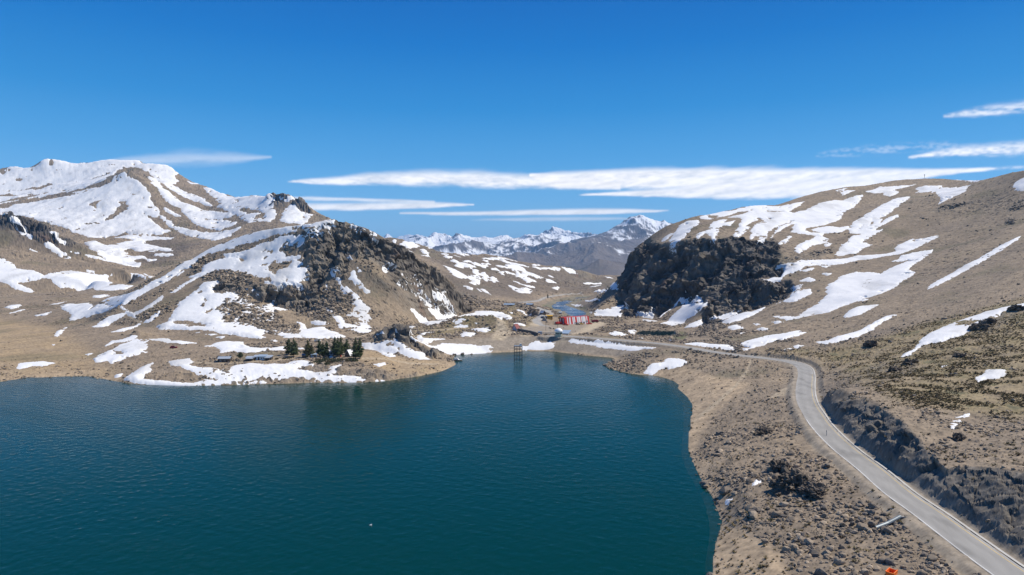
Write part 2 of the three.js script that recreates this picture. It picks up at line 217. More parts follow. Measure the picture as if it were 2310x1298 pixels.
[206,38.60,-702,227.7,43.23,-704,251.8,46.94,-706,277.6,55.36,-712],
[193.9,29.92,-668,199.5,36.24,-666,220.5,42.85,-668,251,43.35,-666,268.6,39.12,-660,275.3,35.79,-655],
[185.7,7.12,-642,199.8,9.62,-643,217.6,13.77,-645,235.8,18.32,-648,258.9,28.07,-652,274.1,34.17,-652],
[202.2,108.7,-950,218,118.8,-950,230.6,123.9,-950,246.3,128.3,-950,263.3,133.9,-950,290.3,137.2,-960,322.3,145.3,-980,342,150.1,-990,375.3,153,-1000,402.6,153.9,-1010,435.2,164.2,-1040,472.5,175.6,-1070,507.5,184.6,-1100,541.5,191.6,-1110,552.6,193.8,-1110,567.3,194.5,-1110,591,196.5,-1120,626.1,203.6,-1130,654.3,208.7,-1140,682.9,211.5,-1150,709.6,213,-1150,731,209.6,-1130,734.1,202.2,-1090,721.1,195.1,-1040,699,189.4,-980,674.4,187,-920,662.5,185.7,-880,662.3,185.4,-850,713.1,193.4,-800,831.7,204.9,-720],
[255.5,60.00,-1300,490.2,100,-1350,844.5,130,-1500,991.8,130,-1300,1235.3,150,-1200],
[373.5,0.00,-1900,859.5,20.00,-2000,1525.9,40.00,-2000,2058.9,40.00,-2000],
[237,114.6,-880,289.6,117.6,-880,362,121.8,-900,480.2,145.7,-970,618.1,172.4,-1040,680.5,173.5,-1000],
[296.2,62.00,-700,333.3,66.79,-720,377,76.16,-760,482.3,99.70,-810,569.5,127.4,-820,605.9,145.9,-790,678.2,162.8,-760],
[266.7,41.33,-620,296.6,44.94,-640,355,55.30,-670,431.2,73.65,-700,503.1,95.05,-710,537.5,110.8,-700,616.4,130.7,-690],
[163.7,10.71,-505,198.5,15.78,-545,241.2,22.75,-560,281,31.85,-565,329.7,44.45,-585,404.3,66.06,-610,468.8,86.34,-610,536.4,105.8,-600],
[158.7,10.17,-470,180.6,11.53,-478,202.7,14.27,-470,231.5,20.07,-465,262.4,27.85,-465,315.4,41.41,-475,369.5,58.80,-480,429.8,74.78,-480],
[134.8,9.00,-453,136.7,11.00,-421.4,143.5,12.00,-393.5,154.8,12.50,-370,162.3,12.50,-359.2],
[167.4,13.84,-360,197.8,19.23,-372,243.1,28.57,-385,304.5,43.56,-395,358.6,58.00,-400],
[141.5,10.78,-306,154.3,12.31,-320,171.2,15.19,-330,191.6,21.34,-320,222.7,27.25,-325,254.7,34.45,-330,296.3,44.39,-330],
[128.3,10.20,-276.1,114.7,10.20,-245.2,105,10.20,-218.7,98.3,10.20,-190.4,96.3,10.20,-170.8,92.8,10.20,-151.7,90.7,10.20,-138.2,90,10.20,-126.9,89.2,10.20,-114.1,88.3,10.20,-100.7,88.1,10.20,-89.8],
[120.5,14.72,-252,119.9,17.30,-240,116.4,18.46,-224,114.7,19.88,-206,107.5,19.02,-183,101.9,17.09,-163,98.9,15.79,-151,101.8,17.41,-147,102.6,18.94,-141,104.2,19.81,-134,108.2,19.41,-124,112.1,18.58,-115],
[136.5,13.33,-285,142.8,15.97,-275,149.5,18.81,-258,146.9,20.04,-232,143,20.17,-208,145.8,19.11,-188,153.6,18.62,-170],
[172.6,19.60,-288,188.7,23.36,-275,202.6,25.19,-262,225,28.56,-250],
[74.2,4.20,-389.1,89.9,4.20,-389.1,98.4,4.20,-362.8,98.2,4.20,-322,89.5,4.20,-269.3,74.6,4.20,-226.5,65.1,4.20,-195.4,59.5,4.20,-165,55.4,4.20,-145.2,48.5,4.20,-122.5,38.9,4.20,-94.5],
[100.1,7.20,-409.6,113.5,7.20,-380.9,117.5,7.20,-334.1,108.7,7.20,-282,87.6,7.20,-226.8,76.6,7.20,-185.2,72.2,7.20,-156.5,68.1,7.20,-135.4,63.2,7.20,-116.1,57.7,7.20,-95],
[25.9,8.75,-502.9,45,8.75,-498.2,63.1,8.95,-483.5,82.9,8.95,-467.8,97.8,9.15,-452.6,111.9,9.35,-429.9,123.2,9.55,-402.8,136.1,9.95,-380.1,143.1,9.95,-371.9,149.3,9.95,-363.2,151.4,9.95,-353.2,149.3,9.95,-339.3,140.8,9.95,-317,127.4,9.95,-287.5,118.2,9.95,-266.6,111.2,9.95,-248.6,106.1,9.95,-232.8,100.7,9.95,-215.2,94.8,9.95,-189.2,91.6,9.95,-167.7,88.5,9.95,-150.2,87.4,9.95,-138,86,9.95,-126.5,84.4,9.95,-112.1,83.9,9.95,-101,83.6,9.95,-90.2]];
const SNOW = [
[-1872.4,-2334.9,-1826,-2380,-1785.7,-2418.6,-1718.9,-2432.8,-1637.2,-2426.2,-1546.2,-2415.5,-1474.6,-2413,-1624.2,-2736.2,-1605.5,-2808.6,-1557.5,-2786.1,-1485.5,-2712.5,-1505.7,-2800.1,-1488,-2830.9,-1577,-2844.8,-1607.3,-2882.3,-1658,-2895.3,-1706.1,-2904,-1803.7,-2921.5,-1832.7,-2930.2,-1863.3,-2930.2,-1916.7,-2934.6,-2000.1,-2939,-2040.6,-2939,-2061,-2939,-2084.2,-2904.2,-2111.7,-2928.6,-2212.9,-2974.5,-2235.8,-2968.2,-2235,-2917.5,-2322.9,-2901.2],
[-1496.2,-2797.2,-1477.3,-2826.6,-1430.3,-2801.3,-1380.7,-2759.6,-1361.1,-2673.7,-1300.9,-2590.3,-1271.6,-2514,-1293.8,-2514.9,-1184.2,-2423.5,-1089.4,-2328.4,-1002.4,-2215.7,-1055.5,-2263.8,-1159.8,-2340,-1238,-2422,-1317.5,-2501.9,-1448,-2671.6],
[-1400.7,-2575.5,-1356.5,-2534.4,-1244.2,-2369.8,-1153.3,-2278.6,-1109.8,-2238.3,-1039.2,-2203.7,-877.2,-2073.8,-855.8,-2031.3,-915.2,-2061.4,-964.2,-2074.2,-885.9,-2026.9,-804.5,-1941.2,-806.2,-1912.8,-834.4,-1908.2,-917.3,-1979.9,-952.7,-2011.1,-1000.3,-2074,-1079.1,-2175.9,-1159.5,-2236.8,-1219.8,-2315.4,-1273.5,-2371.2],
[-1108.4,-2101.5,-1076.2,-2074.2,-1020.4,-2013.3,-943.3,-1954.8,-863.7,-1899.4,-795,-1854.9,-738.4,-1811.4,-749.7,-1770.6,-780.9,-1743.4,-885.8,-1875.5,-969.5,-1952.6,-1053.6,-2037.1],
[-1128.6,-2169.2,-1046.3,-2101.5,-1069.2,-2110.7,-1112,-2144],
[-1268.9,-2617,-1224,-2589,-1231,-2566.1],
[-1152.5,-2506.8,-1127.8,-2503.2,-1018.3,-2355.6,-932.9,-2266.5,-818,-2149.5,-729,-2026.1,-711.8,-1990.4,-708.9,-1962.9,-669.6,-1889.4,-675.3,-1845.1,-713,-1865.7,-727.9,-1876.4,-734.9,-1866.8,-789.5,-1960,-829.1,-2023.9,-902.7,-2114.7,-953,-2180.2,-969.1,-2199.8,-963.1,-2221.2,-1046.2,-2339],
[-632.6,-1832.3,-655.7,-1925.9,-646.9,-1953.3,-635.3,-1945.2,-608.5,-1916.7,-575.5,-1909.6,-575,-1864.8,-566.8,-1797.2,-596.1,-1811.1],
[-701.8,-2015.3,-691.2,-1994.3,-700.4,-2011.1],
[-672.3,-1975.6,-657.9,-1987.5,-653,-1986.4,-660.7,-1974.9],
[-1215.9,-1515.9,-1757.9,-2290.6,-1734.2,-2294.2,-1745.6,-2345.4,-1677.3,-2363.7,-1636.3,-2359.7,-1584,-2346.7,-1547.5,-2340.8,-1562.9,-2376.9,-1519.9,-2374.1,-1459.4,-2360.5,-1431.1,-2381.9,-1429.4,-2407.4,-1403.5,-2410.8,-1381.4,-2391.3,-1338.1,-2363,-1312.5,-2341.3,-1254.4,-2288.4,-1217.5,-2243.9,-1205.4,-2216.6,-1152.9,-2160.3,-1120.6,-2115.1,-1115.9,-2090.1,-1175.8,-2115.9,-1122.3,-2066.2,-1090.9,-2029.4,-1046.8,-1989.6,-1015.1,-1972.5,-1030.3,-1949.2,-1085.7,-1947.7,-1145.5,-1961.8,-1185.4,-1952.8,-1183.2,-1923.3,-1209.9,-1909.5,-1254.4,-1955.2,-1284.5,-1960,-1339.9,-2002.6,-1434.4,-2052.6,-1530.1,-2120.2,-1611.1,-2163.5,-1146.7,-1516.6,-1161.1,-1512.6,-1204.6,-1501.4],
[-1154.2,-1801.8,-1143.9,-1817.8,-1065.2,-1750.6,-1056.7,-1809.5,-1054.2,-1866.8,-1147.4,-1930.8,-1131.4,-1938,-1083.3,-1936.7,-1033.5,-1925.6,-970.7,-1907.5,-977.5,-1894.9,-1036.1,-1887.2,-1005.1,-1807.5,-949.2,-1756.4,-871.8,-1694.9,-850.4,-1658.7,-910.6,-1695.5,-931.1,-1663.2,-966.6,-1689.8,-931,-1593.3,-878.8,-1584.3,-857.4,-1555.4,-887.3,-1536.7,-827.6,-1491.5,-831.1,-1474.3,-883.8,-1512,-893.2,-1467.1,-917.2,-1481.2,-1073.2,-1700.3],
[-863.5,-1607.4,-821.5,-1596.6,-803.5,-1572.2,-844.1,-1581.6],
[-878.1,-1450,-878.2,-1502.2,-831.1,-1474.3,-840.2,-1450,-863,-1450],
[-798.5,-1450,-764.3,-1450,-769.6,-1450,-787.2,-1450],
[-906.8,-1666.6,-895,-1671.8,-888.8,-1649.4],
[-851.3,-1549.1,-825.5,-1541.4,-839,-1531.5],
[-1016.8,-1450.9,-1006.7,-1454.6,-953.9,-1435.3,-952.3,-1429.1,-971.9,-1432.4],
[-1118.3,-1493.5,-1109.2,-1495.2,-1083.5,-1479.2,-1083.3,-1469.9,-1097.7,-1479.3],
[-1028.3,-1484.8,-1025.4,-1493.8,-1009.6,-1489.4,-1005,-1480.6,-1016.4,-1480.4],
[-1030.4,-1427.3,-1011.7,-1425.3,-1017.7,-1419.9],
[-1066.2,-1465.6,-1055.8,-1467.1,-1055.7,-1459.7],
[-1002.6,-1473.1,-992.2,-1474.7,-997,-1470.4],
[-958.6,-1450,-933.3,-1450,-904.8,-1461.1,-884.6,-1452.8,-898.1,-1450,-913.2,-1450,-943.7,-1450],
[-705.4,-1226.4,-698.2,-1238.2,-628.9,-1139.7,-652.3,-1160.2],
[-700.6,-1264,-625.2,-1160.7,-622.6,-1142.9],
[-764.9,-1194.1,-747.1,-1188.9,-754.9,-1184.8],
[-963.4,-1172.4,-938.3,-1183.4,-915,-1197.5,-892,-1180.7,-854.4,-1146.4,-821.5,-1139.5,-779.7,-1108.1,-787.5,-1150.8,-778.2,-1173.3,-756,-1173.6,-731.6,-1177,-714.3,-1189.3,-711.7,-1171,-642.6,-1066.4,-637.7,-1049.1,-614.2,-1049.7,-591.4,-1035.3,-582.2,-1000.7,-599.4,-994.4,-631.9,-1010.2,-663.5,-1052,-709.4,-1080,-727.6,-1070.7,-747.5,-1083.5,-760.5,-1097,-774.9,-1098.4,-782.8,-1085.3,-803.4,-1074.7,-781.1,-1062.1,-747.7,-1042.4,-758.5,-1038.5,-785.2,-1050.1,-812,-1068.6,-830,-1077.6,-884.6,-1075.3],
[-586,-766.8,-615.2,-814.5,-607.3,-817.3,-591.7,-800,-556.5,-740],
[-517.3,-683,-529.8,-721.3,-514.9,-691.1],
[-565.8,-810,-564.6,-841.1,-558,-812.1],
[-468.7,-649.6,-461.2,-654.2,-459,-661,-451.9,-642.6,-457.6,-641.1],
[-575.4,-912,-573.7,-935.4,-548.9,-903.8,-545,-878.4,-554.6,-881.4],
[-540.9,-795.2,-538.6,-808.6,-509.4,-785.3,-422.5,-663.9,-401.7,-636.4,-401.1,-644.5,-373.6,-615.7,-360,-602,-376.9,-610.5,-391.7,-613.4,-400.2,-613.2,-408,-612,-415.2,-626.3,-451.4,-667],
[-343.6,-541.5,-344.7,-556.4,-336.6,-564.4,-328.6,-564.2,-328.6,-557.3,-334.7,-552.8,-333.1,-539.1],
[-342.5,-581.2,-328.8,-567.9,-320,-561.2,-314.8,-564.2,-311.5,-572.9,-308.8,-587,-305.7,-579.1,-307.1,-564.8,-315.1,-557.6,-317.7,-555.4,-328.6,-564.2],
[-316.5,-555,-301.3,-541.5,-298.8,-543.8,-294.8,-558.1,-292.7,-545,-295.3,-539.1,-302.5,-542],
[-307.9,-509.7,-310.7,-529.8,-303.2,-541.4,-302.8,-533.9,-300.2,-510.4],
[-352.4,-510.8,-366.8,-535.8,-364.1,-537.5,-354,-521.2,-344.3,-501.5],
[-371.1,-548.5,-377.2,-562.7,-368.6,-546.3],
[-295.2,-394.2,-303.8,-408.6,-299.3,-410.4,-294,-414,-281.8,-407.9,-281.9,-400.9,-281.6,-397.4,-289.3,-399.4,-289.4,-389.1],
[-280.5,-436,-277,-437.8,-277.2,-433.2],
[-326.1,-470.1,-324.8,-470.6,-322.8,-466.5],
[-405.1,-655.5,-405.7,-670.9,-371.8,-633.2,-343.5,-612.5,-338.1,-628.6,-333,-633.5,-329.3,-643.9,-329.6,-662.9,-316.6,-669.9,-306.7,-673.9,-311.2,-658.1,-311.9,-645.1,-320.3,-630.5,-322.6,-619.8,-331.2,-609.5,-336,-591.5,-341.5,-583,-363.9,-606.8,-383.3,-628.2],
[-277.3,-452.2,-283.1,-468.4,-275.4,-468,-272,-473.5,-265.6,-469.5,-268.6,-460.4,-277.7,-462.1],
[-264.9,-417.4,-269.7,-434.7,-266.8,-444,-268.7,-455.2,-263.7,-466.1,-254.3,-462.4,-243.3,-440.8,-236.4,-426.9,-239.5,-419.1,-241.7,-411.6,-241.2,-398.6,-250.7,-410.9,-254,-404.6],
[-255.2,-464,-243.7,-468.4,-237.6,-461.4,-227.6,-460.7,-218.6,-457.1,-225.7,-452.2,-240.8,-456.7],
[-221.2,-367.5,-218,-369.7,-215.3,-363.1,-217.1,-361.8],
[-208,-353.8,-211.4,-368.5,-215.3,-386,-215.3,-396.2,-209.5,-381.6,-203.4,-374.1,-201,-361.4,-197.1,-352,-184.9,-350.1,-170.7,-346.2,-163.2,-348.2,-160.3,-342,-168.4,-341.3,-181.3,-343.1,-195.4,-346.9],
[-207,-398.9,-204,-399.9,-197.6,-404,-189.5,-393.1,-187.4,-382.9,-176.8,-374.8,-169.9,-374.1,-161,-365.6,-157.1,-370.1,-143.9,-387.4,-129.1,-347,-145.7,-344.3,-159.6,-343.1,-164.4,-357.5,-170.7,-359.1,-181.7,-368.7,-190,-380.1,-196.7,-381.5],
[-164.6,-342,-163.2,-345.3,-164.9,-349,-160.4,-356.7,-161.3,-364.5,-159.1,-371.5,-157.6,-382.1,-153.6,-387.3,-145.5,-385.5,-139.3,-387.3,-132,-385.6,-130.1,-392.3,-123.8,-394,-113.7,-385.4,-111.3,-375.3,-119.4,-375.6,-121.2,-371.3,-108.3,-364.9,-102.3,-366.2,-103.2,-376.9,-98.7,-382.5,-99.5,-375.3,-95.3,-364.2,-95.8,-361,-84.9,-360.8,-80.8,-356.5,-77.4,-355.3,-68.9,-356.1,-74,-353.8,-81.1,-352.4,-92,-351.5,-104.5,-351.9,-110.9,-350.6,-107.5,-353.7,-111.7,-355.3,-120.6,-353.9,-129.7,-353.3,-133.1,-349.2,-137.4,-346.1,-144.7,-344.5,-154.1,-342.6],
[-206.7,-443.3,-204,-447.5,-204.1,-459.6,-197.3,-461.2,-186.4,-457.8,-180.9,-446.8,-173.4,-438.4,-165.2,-435.5,-156.1,-438.3,-152,-444.1,-147.2,-427.2,-157.2,-427.3,-162.6,-422.1,-169,-419.7,-178.6,-425.2,-184.3,-420.3,-190.6,-433.5,-199.6,-444.6],
[-240.7,-460.3,-231.4,-462,-219.1,-457.4,-225.2,-452.6,-236.2,-455.7],
[-167.7,-462,-164.8,-463,-164.4,-461.6],
[-141.4,-436.9,-136.4,-435.5,-135.8,-428.6,-138.2,-428.6],
[-275.9,-532.9,-283.9,-561.3,-282.1,-573.7,-279.9,-581.7,-276.7,-587.9,-275.7,-593.2,-273.1,-596.6,-264.1,-594.9,-267.5,-588.5,-263.2,-581.9,-261.1,-577.3,-252.3,-578.6,-244.7,-581.2,-238.5,-577.3,-231.5,-576.4,-227,-575.3,-223.2,-568.8,-217.3,-567.1,-212.3,-578.5,-202.6,-575.5,-193.3,-573.7,-201.8,-567.6,-198,-553.2,-193.1,-543,-189.7,-528.2,-195.1,-527.8,-200,-520,-192.6,-505.2,-183.2,-498.5,-174.3,-506.2,-173.8,-526.2,-158.9,-491.3,-170.2,-534,-175.5,-542.8,-168.9,-537.8,-163.2,-529.4,-155.2,-529.3,-149.6,-528.8,-144.5,-517.1,-132.5,-503.4,-122.8,-488,-128.9,-479.2,-138.5,-473.8,-142.3,-473.6,-162.7,-472.4,-174.5,-487,-180.9,-492.3,-182.7,-478.9,-171.3,-464.6,-177,-463.9,-196.7,-475.4,-211.8,-484.7,-224.9,-496.4,-236.3,-501,-250,-505.1,-258.4,-510.3,-266.1,-513.6,-270.3,-510.3,-282.3,-527.4],
[-224.1,-485.8,-216.6,-485.3,-218.3,-481.7],
[-236.7,-493.3,-232,-494.3,-234.1,-491.4],
[-210.9,-472.4,-205.2,-474.5,-205.3,-469.7],
[-318.1,-632,-326.3,-663.9,-318.3,-669.9,-314.5,-671.9,-304.2,-674.9,-287.1,-673.5,-281,-673.9,-276.3,-673.9,-266.1,-671.9,-252.2,-667.9,-231.6,-661.9,-220.1,-657,-209.9,-648.8,-221.7,-650.5,-233.3,-655.6,-242.2,-655,-257.4,-657.1,-274.3,-661.1,-289.8,-661.6,-304.5,-665.1,-305.3,-661.9,-306,-658.4,-314.2,-654.7,-317.3,-645.5,-315.4,-626.5],
[-229,-660.9,-208.4,-656,-194.7,-648.3,-180.3,-650.1,-172,-650.1,-177.3,-642,-188.4,-639.2,-201.6,-646.3,-216.1,-656.5],
[-194.2,-639.1,-188.1,-638.4,-184.6,-636.2,-185.2,-633.2,-189.8,-634,-194,-635.8],
[-279.8,-659.7,-276.8,-658.7,-278.6,-658.6],
[-301.8,-621,-293.5,-626.3,-296.2,-638.5,-291.6,-643.2,-277.5,-643.4,-277.4,-646.8,-281.9,-652,-272.4,-649,-264.4,-647.9,-251.1,-648.5,-241.6,-649.3,-232.2,-648.1,-226.7,-649.6,-212.5,-645.2,-202.4,-639,-198.3,-633,-198.5,-628.8,-219,-637.7,-221.2,-635.4,-213.2,-624.6,-207.9,-621.8,-197.6,-621.1,-193.3,-614,-197.1,-610.4,-186.8,-608.8,-186.2,-604.4,-188.4,-600.3,-218.5,-599.2,-225.1,-605.7,-233.5,-602.1,-237.5,-605.4,-251.6,-612.5,-277.8,-623.6,-288.8,-616.1],
[-303.7,-589.9,-301,-602.5,-296.1,-614.2,-291.7,-620,-296.1,-636,-290.3,-642.8,-284.3,-642.8,-275.4,-642.8,-254.9,-636.9,-235.2,-632.4,-214.7,-624.9,-195.3,-619.4,-194.1,-615.5,-200.5,-613.1,-193.5,-608.9,-187.1,-608.5,-186.2,-600.9,-188.9,-596.2,-190.6,-592.7,-187.4,-589.2,-195.5,-589,-206.4,-587,-213.6,-590.1,-217.9,-600.2,-226.9,-600.2,-233.2,-602.3,-237.8,-606.9,-249.8,-612.3,-265.3,-617.1,-278.2,-625.3,-284.5,-623.2,-290,-616.5,-297.6,-602.7,-297.7,-588.9],
[-250.8,-602.7,-240.9,-600.5,-237.4,-596.8,-246.8,-597.9],
[-233.8,-579,-231.3,-584.6,-228.1,-586.9,-224,-583.2,-230.4,-584.1],
[-221.6,-593.4,-217.3,-592.9,-217.1,-590.5],
[-148.7,-594.5,-145.6,-593,-140.6,-589.4,-134.1,-584.5,-128.8,-578.5,-122.4,-573.7,-123.3,-565.5,-118.7,-559.2,-120.9,-548.3,-116.7,-549.6,-114.6,-536.6,-119.3,-532.5,-112.5,-529.5,-111.1,-514.3,-117.9,-512.9,-127.1,-521.7,-124,-539.5,-127.2,-548.4,-127,-555.8,-133,-556.6,-137.6,-556.9,-135.2,-566.2,-138,-575,-138.5,-580,-144.6,-585.8,-149.2,-590.8],
[-167,-609.2,-162.6,-608.5,-156.5,-601,-162.6,-604.2],
[-155.9,-598.6,-147.3,-593.2,-140.2,-580.9,-150.9,-591.1],
[-163.1,-575.6,-158.3,-572.5,-146.8,-559,-134,-538.7,-129,-537.6,-126.2,-545.8,-124.3,-529.5,-136,-524.8,-141.7,-539.3,-149.1,-553.2],
[-168.8,-596.1,-167,-599.1,-162.6,-594.3,-164.7,-592.4],
[-167,-548.3,-163.3,-548.6,-148.8,-538,-152.5,-534.3,-163,-541.4],
[-165.5,-562.9,-162.9,-563.9,-157.9,-556.8],
[-148.3,-601.4,-145.6,-608,-143.4,-607.4,-142,-604.3,-137.4,-599.4,-132.6,-596.2,-127.9,-593.5,-130.5,-593,-137.2,-595.2,-142.8,-598.8],
[-142.4,-612.3,-138.9,-609.1,-140.7,-609.5],
[-151.7,-621.7,-148.9,-618.8,-150.4,-619.3],
[-122.1,-620.7,-118.5,-631.9,-116.3,-634,-118.2,-626.4,-119.6,-622.2],
[-106.6,-638.9,-103.6,-643,-98,-650.2,-91.9,-660.7,-88.2,-664.2,-95.4,-652.9,-101.6,-644.5],
[-106.9,-627.5,-102.7,-637.7,-97.2,-639.7,-92.9,-646,-85.1,-660.3,-80.2,-667.2,-86.7,-655.1,-93.5,-639.7,-99.9,-633.8],
[-80.2,-677.7,-75.3,-690.2,-71.4,-698.2,-66.7,-708.1,-69.6,-696.1,-74.2,-686.5],
[-93.6,-610.7,-91,-617.6,-87.2,-620.5,-81.2,-629.7,-68.5,-607.7,-57.3,-600.9,-65.9,-590.7,-74.8,-584.7,-82.2,-604.9,-87.8,-610],
[-81.5,-655.9,-78.5,-662.6,-72.1,-674.6,-66.9,-684.7,-58.9,-712.4,-63.1,-695.4,-64.1,-648.9,-73.6,-652.6,-78.7,-651.8],
[-88.2,-571.2,-83.3,-569.1,-84,-556.3],
[-76.5,-671.7,-73.9,-676.4,-75,-672.7],
[-158.5,-649.8,-149.1,-647.8,-139.7,-646,-131.6,-645.2,-131.8,-643.2,-137.1,-644.5,-148.8,-646.6],
[-58.1,-693.3,-54.6,-710.4,-44.2,-729,-40.1,-747.5,-31.4,-744.9,-13.9,-733.4,-3.6,-714.8,0.1,-674.2,-4.1,-663.1,-9,-679.5,-17.8,-582.4,-37.7,-702.7,-50.5,-698.9],
[-53.4,-588.4,-51.1,-593,-48.2,-591,-49.8,-585.8,-45.4,-591.1,-41.2,-589.5,-44.9,-584.6,-48.9,-583.9],
[-50.4,-576.8,-45.4,-581.9,-41.2,-579.8,-36.9,-575.4,-44.1,-573.1],
[-34.8,-562.2,-30.4,-566.5,-24.5,-566.9,-19.9,-566.1,-19,-557.2,-21,-542.1,-27.7,-550.4],
[-40.2,-522,-39.4,-545.2,-35,-535.4,-29.2,-531.9,-30.6,-504.5,-36.9,-501.7],
[-66.8,-442.3,-72.8,-517.7,-71.1,-527.2,-63.7,-536.7,-70.2,-511.7,-66.7,-494.5,-57.1,-491,-49.9,-492.4,-57.6,-485.8,-62.6,-444.9],
[-31.8,-578.8,-29,-576.3,-30.9,-575.6],
[-101.2,-447.1,-89.2,-442.2,-81.4,-441.9,-78.3,-441.7,-72.6,-435.2,-63.1,-428,-56.3,-427.4,-56.7,-424.5,-51.8,-421,-57.9,-416.7,-65.9,-421.4,-74.1,-426,-85.2,-429.6,-89.5,-435.7,-97.1,-435.6],
[-83.7,-425.6,-77.1,-426.3,-74,-421.2,-76.4,-414.1],
[-80.6,-385.8,-76.2,-394.6,-74.6,-389.6,-76,-379.7],
[-92.2,-453.3,-87,-450.7,-85.6,-447.8],
[-84.2,-444.3,-78.8,-444.6,-81.6,-443],
[-49.7,-479.8,-37.5,-482.9,-30,-484.4,-24.9,-483.2,-15.6,-486.6,-12.9,-479.4,-14.6,-474.1,-19.9,-468.9,-32.9,-462.7,-44.7,-460.1,-47.8,-460.6,-54.6,-443.4,-63.4,-440],
[7.6,-488.8,11.7,-489,17.1,-497,19.7,-498,22.1,-493.1,25.3,-491.7,28.6,-494.2,31.6,-490.7,30,-485,26.7,-482.9,12.9,-484.1,7.8,-483.9],
[40.5,-490.4,43.8,-491.3,50.8,-485,65,-473.5,78.4,-461.5,88,-446.1,87.2,-441.7,79.3,-449.5,72.2,-459.9,56,-475.3,44.5,-485.3],
[106.1,-901.5,105,-819.9,120.6,-824.4,137.2,-840.9,144.3,-825.6,140.3,-814.4,130.4,-792.7,125.6,-775.9,113,-786.1,101,-804.8],
[97.5,-1095.3,102.5,-1031.3,105.7,-986.4,98.7,-1019.2],
[116.2,-1058.1,121.3,-967.4,123.5,-936.2,116.8,-971.6],
[-2.5,-735.7,1.4,-731.2,-1.5,-727.4],
[6.2,-743.7,13.9,-742.5,19.6,-735.8,12.9,-737.5],
[1.9,-610.3,6.1,-631.5,12.4,-618.4,11.4,-608,5.1,-608.3],
[-39.8,-522.1,-38,-544.9,-34.9,-529.5,-29.1,-525.7,-30.7,-505.6,-37.7,-502.5],
[103.2,-589.6,108.4,-609.9,114.9,-615.1,107.9,-589.7],
[83.6,-565.6,89.9,-582.9,94.8,-575.8,97.9,-559.2,88.8,-548.2],
[61.5,-478.3,73.1,-466.4,86.6,-451.5,95.2,-440,93.7,-440,81.8,-447.1,71.7,-459.7,60.4,-469.2],
[-247.3,-1482.9,-240.5,-1504.2,-228.6,-1523,-215.9,-1522.5,-221.8,-1497.4,-230.8,-1479.3],
[-201.7,-1489.3,-197.6,-1502.9,-188.6,-1478,-187.3,-1456.4,-195.6,-1465.1],
[-190.7,-1423,-182.9,-1444.2,-180.6,-1425.9],
[-197.8,-1550.7,-184.6,-1541.3,-192.3,-1542.8],
[-160.3,-1525.3,-148.9,-1546.7,-150.1,-1513],
[-139.4,-1719.7,-125.1,-1744.1,-114.3,-1735.4,-122,-1677.4,-132.5,-1685.5],
[-149.1,-1488.2,-138.3,-1513.7,-135.1,-1494.4],
[-132.6,-1451.1,-128.4,-1467.5,-117.5,-1458.2,-120,-1435.9,-128.6,-1437.8],
[-135.1,-1545.2,-126.1,-1584.1,-128.8,-1541.4],
[-108.1,-1495.4,-94.3,-1522.2,-101.3,-1493.3],
[-92.7,-1496.3,-81.9,-1513.2,-68,-1500.8,-80.5,-1487.7],
[-121.4,-1410.9,-116.7,-1412.7,-107.6,-1458.5,-96.7,-1466.5,-79.9,-1436.2,-90.4,-1413.9,-98.7,-1413,-102.8,-1431.7,-108.4,-1412.7,-101.7,-1343.3,-110.1,-1317.5],
[-131.8,-1277.5,-122.8,-1274.4,-108.5,-1268.4,-94.7,-1250.1,-81.2,-1231.6,-79.3,-1258.7,-71.7,-1277.9,-79.1,-1384.8,-74.2,-1369.2,-65.7,-1281.8,-59,-1247.1,-60.5,-1202.9,-65.4,-1145,-73.1,-1159.1,-70.3,-1209.2,-80.1,-1214.8,-89.7,-1184,-102.6,-1185.5,-113.6,-1216.3],
[-59.5,-1312.6,-56.2,-1356.8,-48.7,-1300.1,-45.8,-1254.1,-47.6,-1235.8,-54.8,-1264],
[-42.5,-1302.9,-37.9,-1321.3,-28.1,-1288.1,-20.5,-1287.2,-27.6,-1264.3,-34.4,-1244.3,-38.8,-1267],
[-73.4,-1713,-56.5,-1789.9,-30.5,-1806.4,-10.8,-1768.9,18.8,-1772.1,41.4,-1771.9,13.5,-1762.7,-12.4,-1753.7,-33.4,-1774.8,-53.7,-1754.6],
[-36,-1819.4,-13,-1834.8,10.4,-1830.4,-3.9,-1815.7],
[-36.6,-1608.7,-19.7,-1648.4,-3.7,-1730.4,13.3,-1737.2,30,-1718,38.7,-1655.7,37.3,-1599.1,23.8,-1538.2,29.9,-1622.2,17.6,-1663.7,1.3,-1669.5,-11.5,-1621.8,-27,-1602.6],
[-1.9,-1631.2,10.8,-1618.4,22.5,-1548.6,16.9,-1457.9,11.2,-1467.2,15,-1557,4.4,-1602.1],
[-46.9,-1508.7,-36.4,-1532.3,-25.1,-1487.2,-11,-1559.8,5.7,-1531.5,-12.2,-1517.6,-27.6,-1464.7,-42.7,-1490.4],
[-70,-1614.8,-69.6,-1683.1,-63.3,-1691,-64.5,-1635.2],
[-71.6,-1546.9,-55.4,-1604.3,-64,-1545.9],
[-65.7,-1515.3,-54.5,-1533.8,-62.2,-1502.5],
[-65.9,-1485.2,-51.2,-1481.9,-56.7,-1474.5],
[-79.6,-1092.2,-75.5,-1111.8,-63.5,-1092,-67.1,-1064.6,-73.5,-1081.9],
[-52.8,-1115.8,-47.4,-1117.7,-33.3,-1052.6,-41.2,-1070.2],
[-57.7,-1104.7,-48.7,-1073.8,-53.4,-1083.6],
[-30,-1443.6,-19.8,-1422.4,-26.9,-1429.1],
[21.3,-1466.1,35.9,-1535.7,33.9,-1451.7,25.2,-1445.1],
[-8.9,-1255.3,1,-1253.4,13.1,-1236.9,22.2,-1269.2,30,-1281.8,28.9,-1234.5,11.4,-1187.2,-1.4,-1223.9],
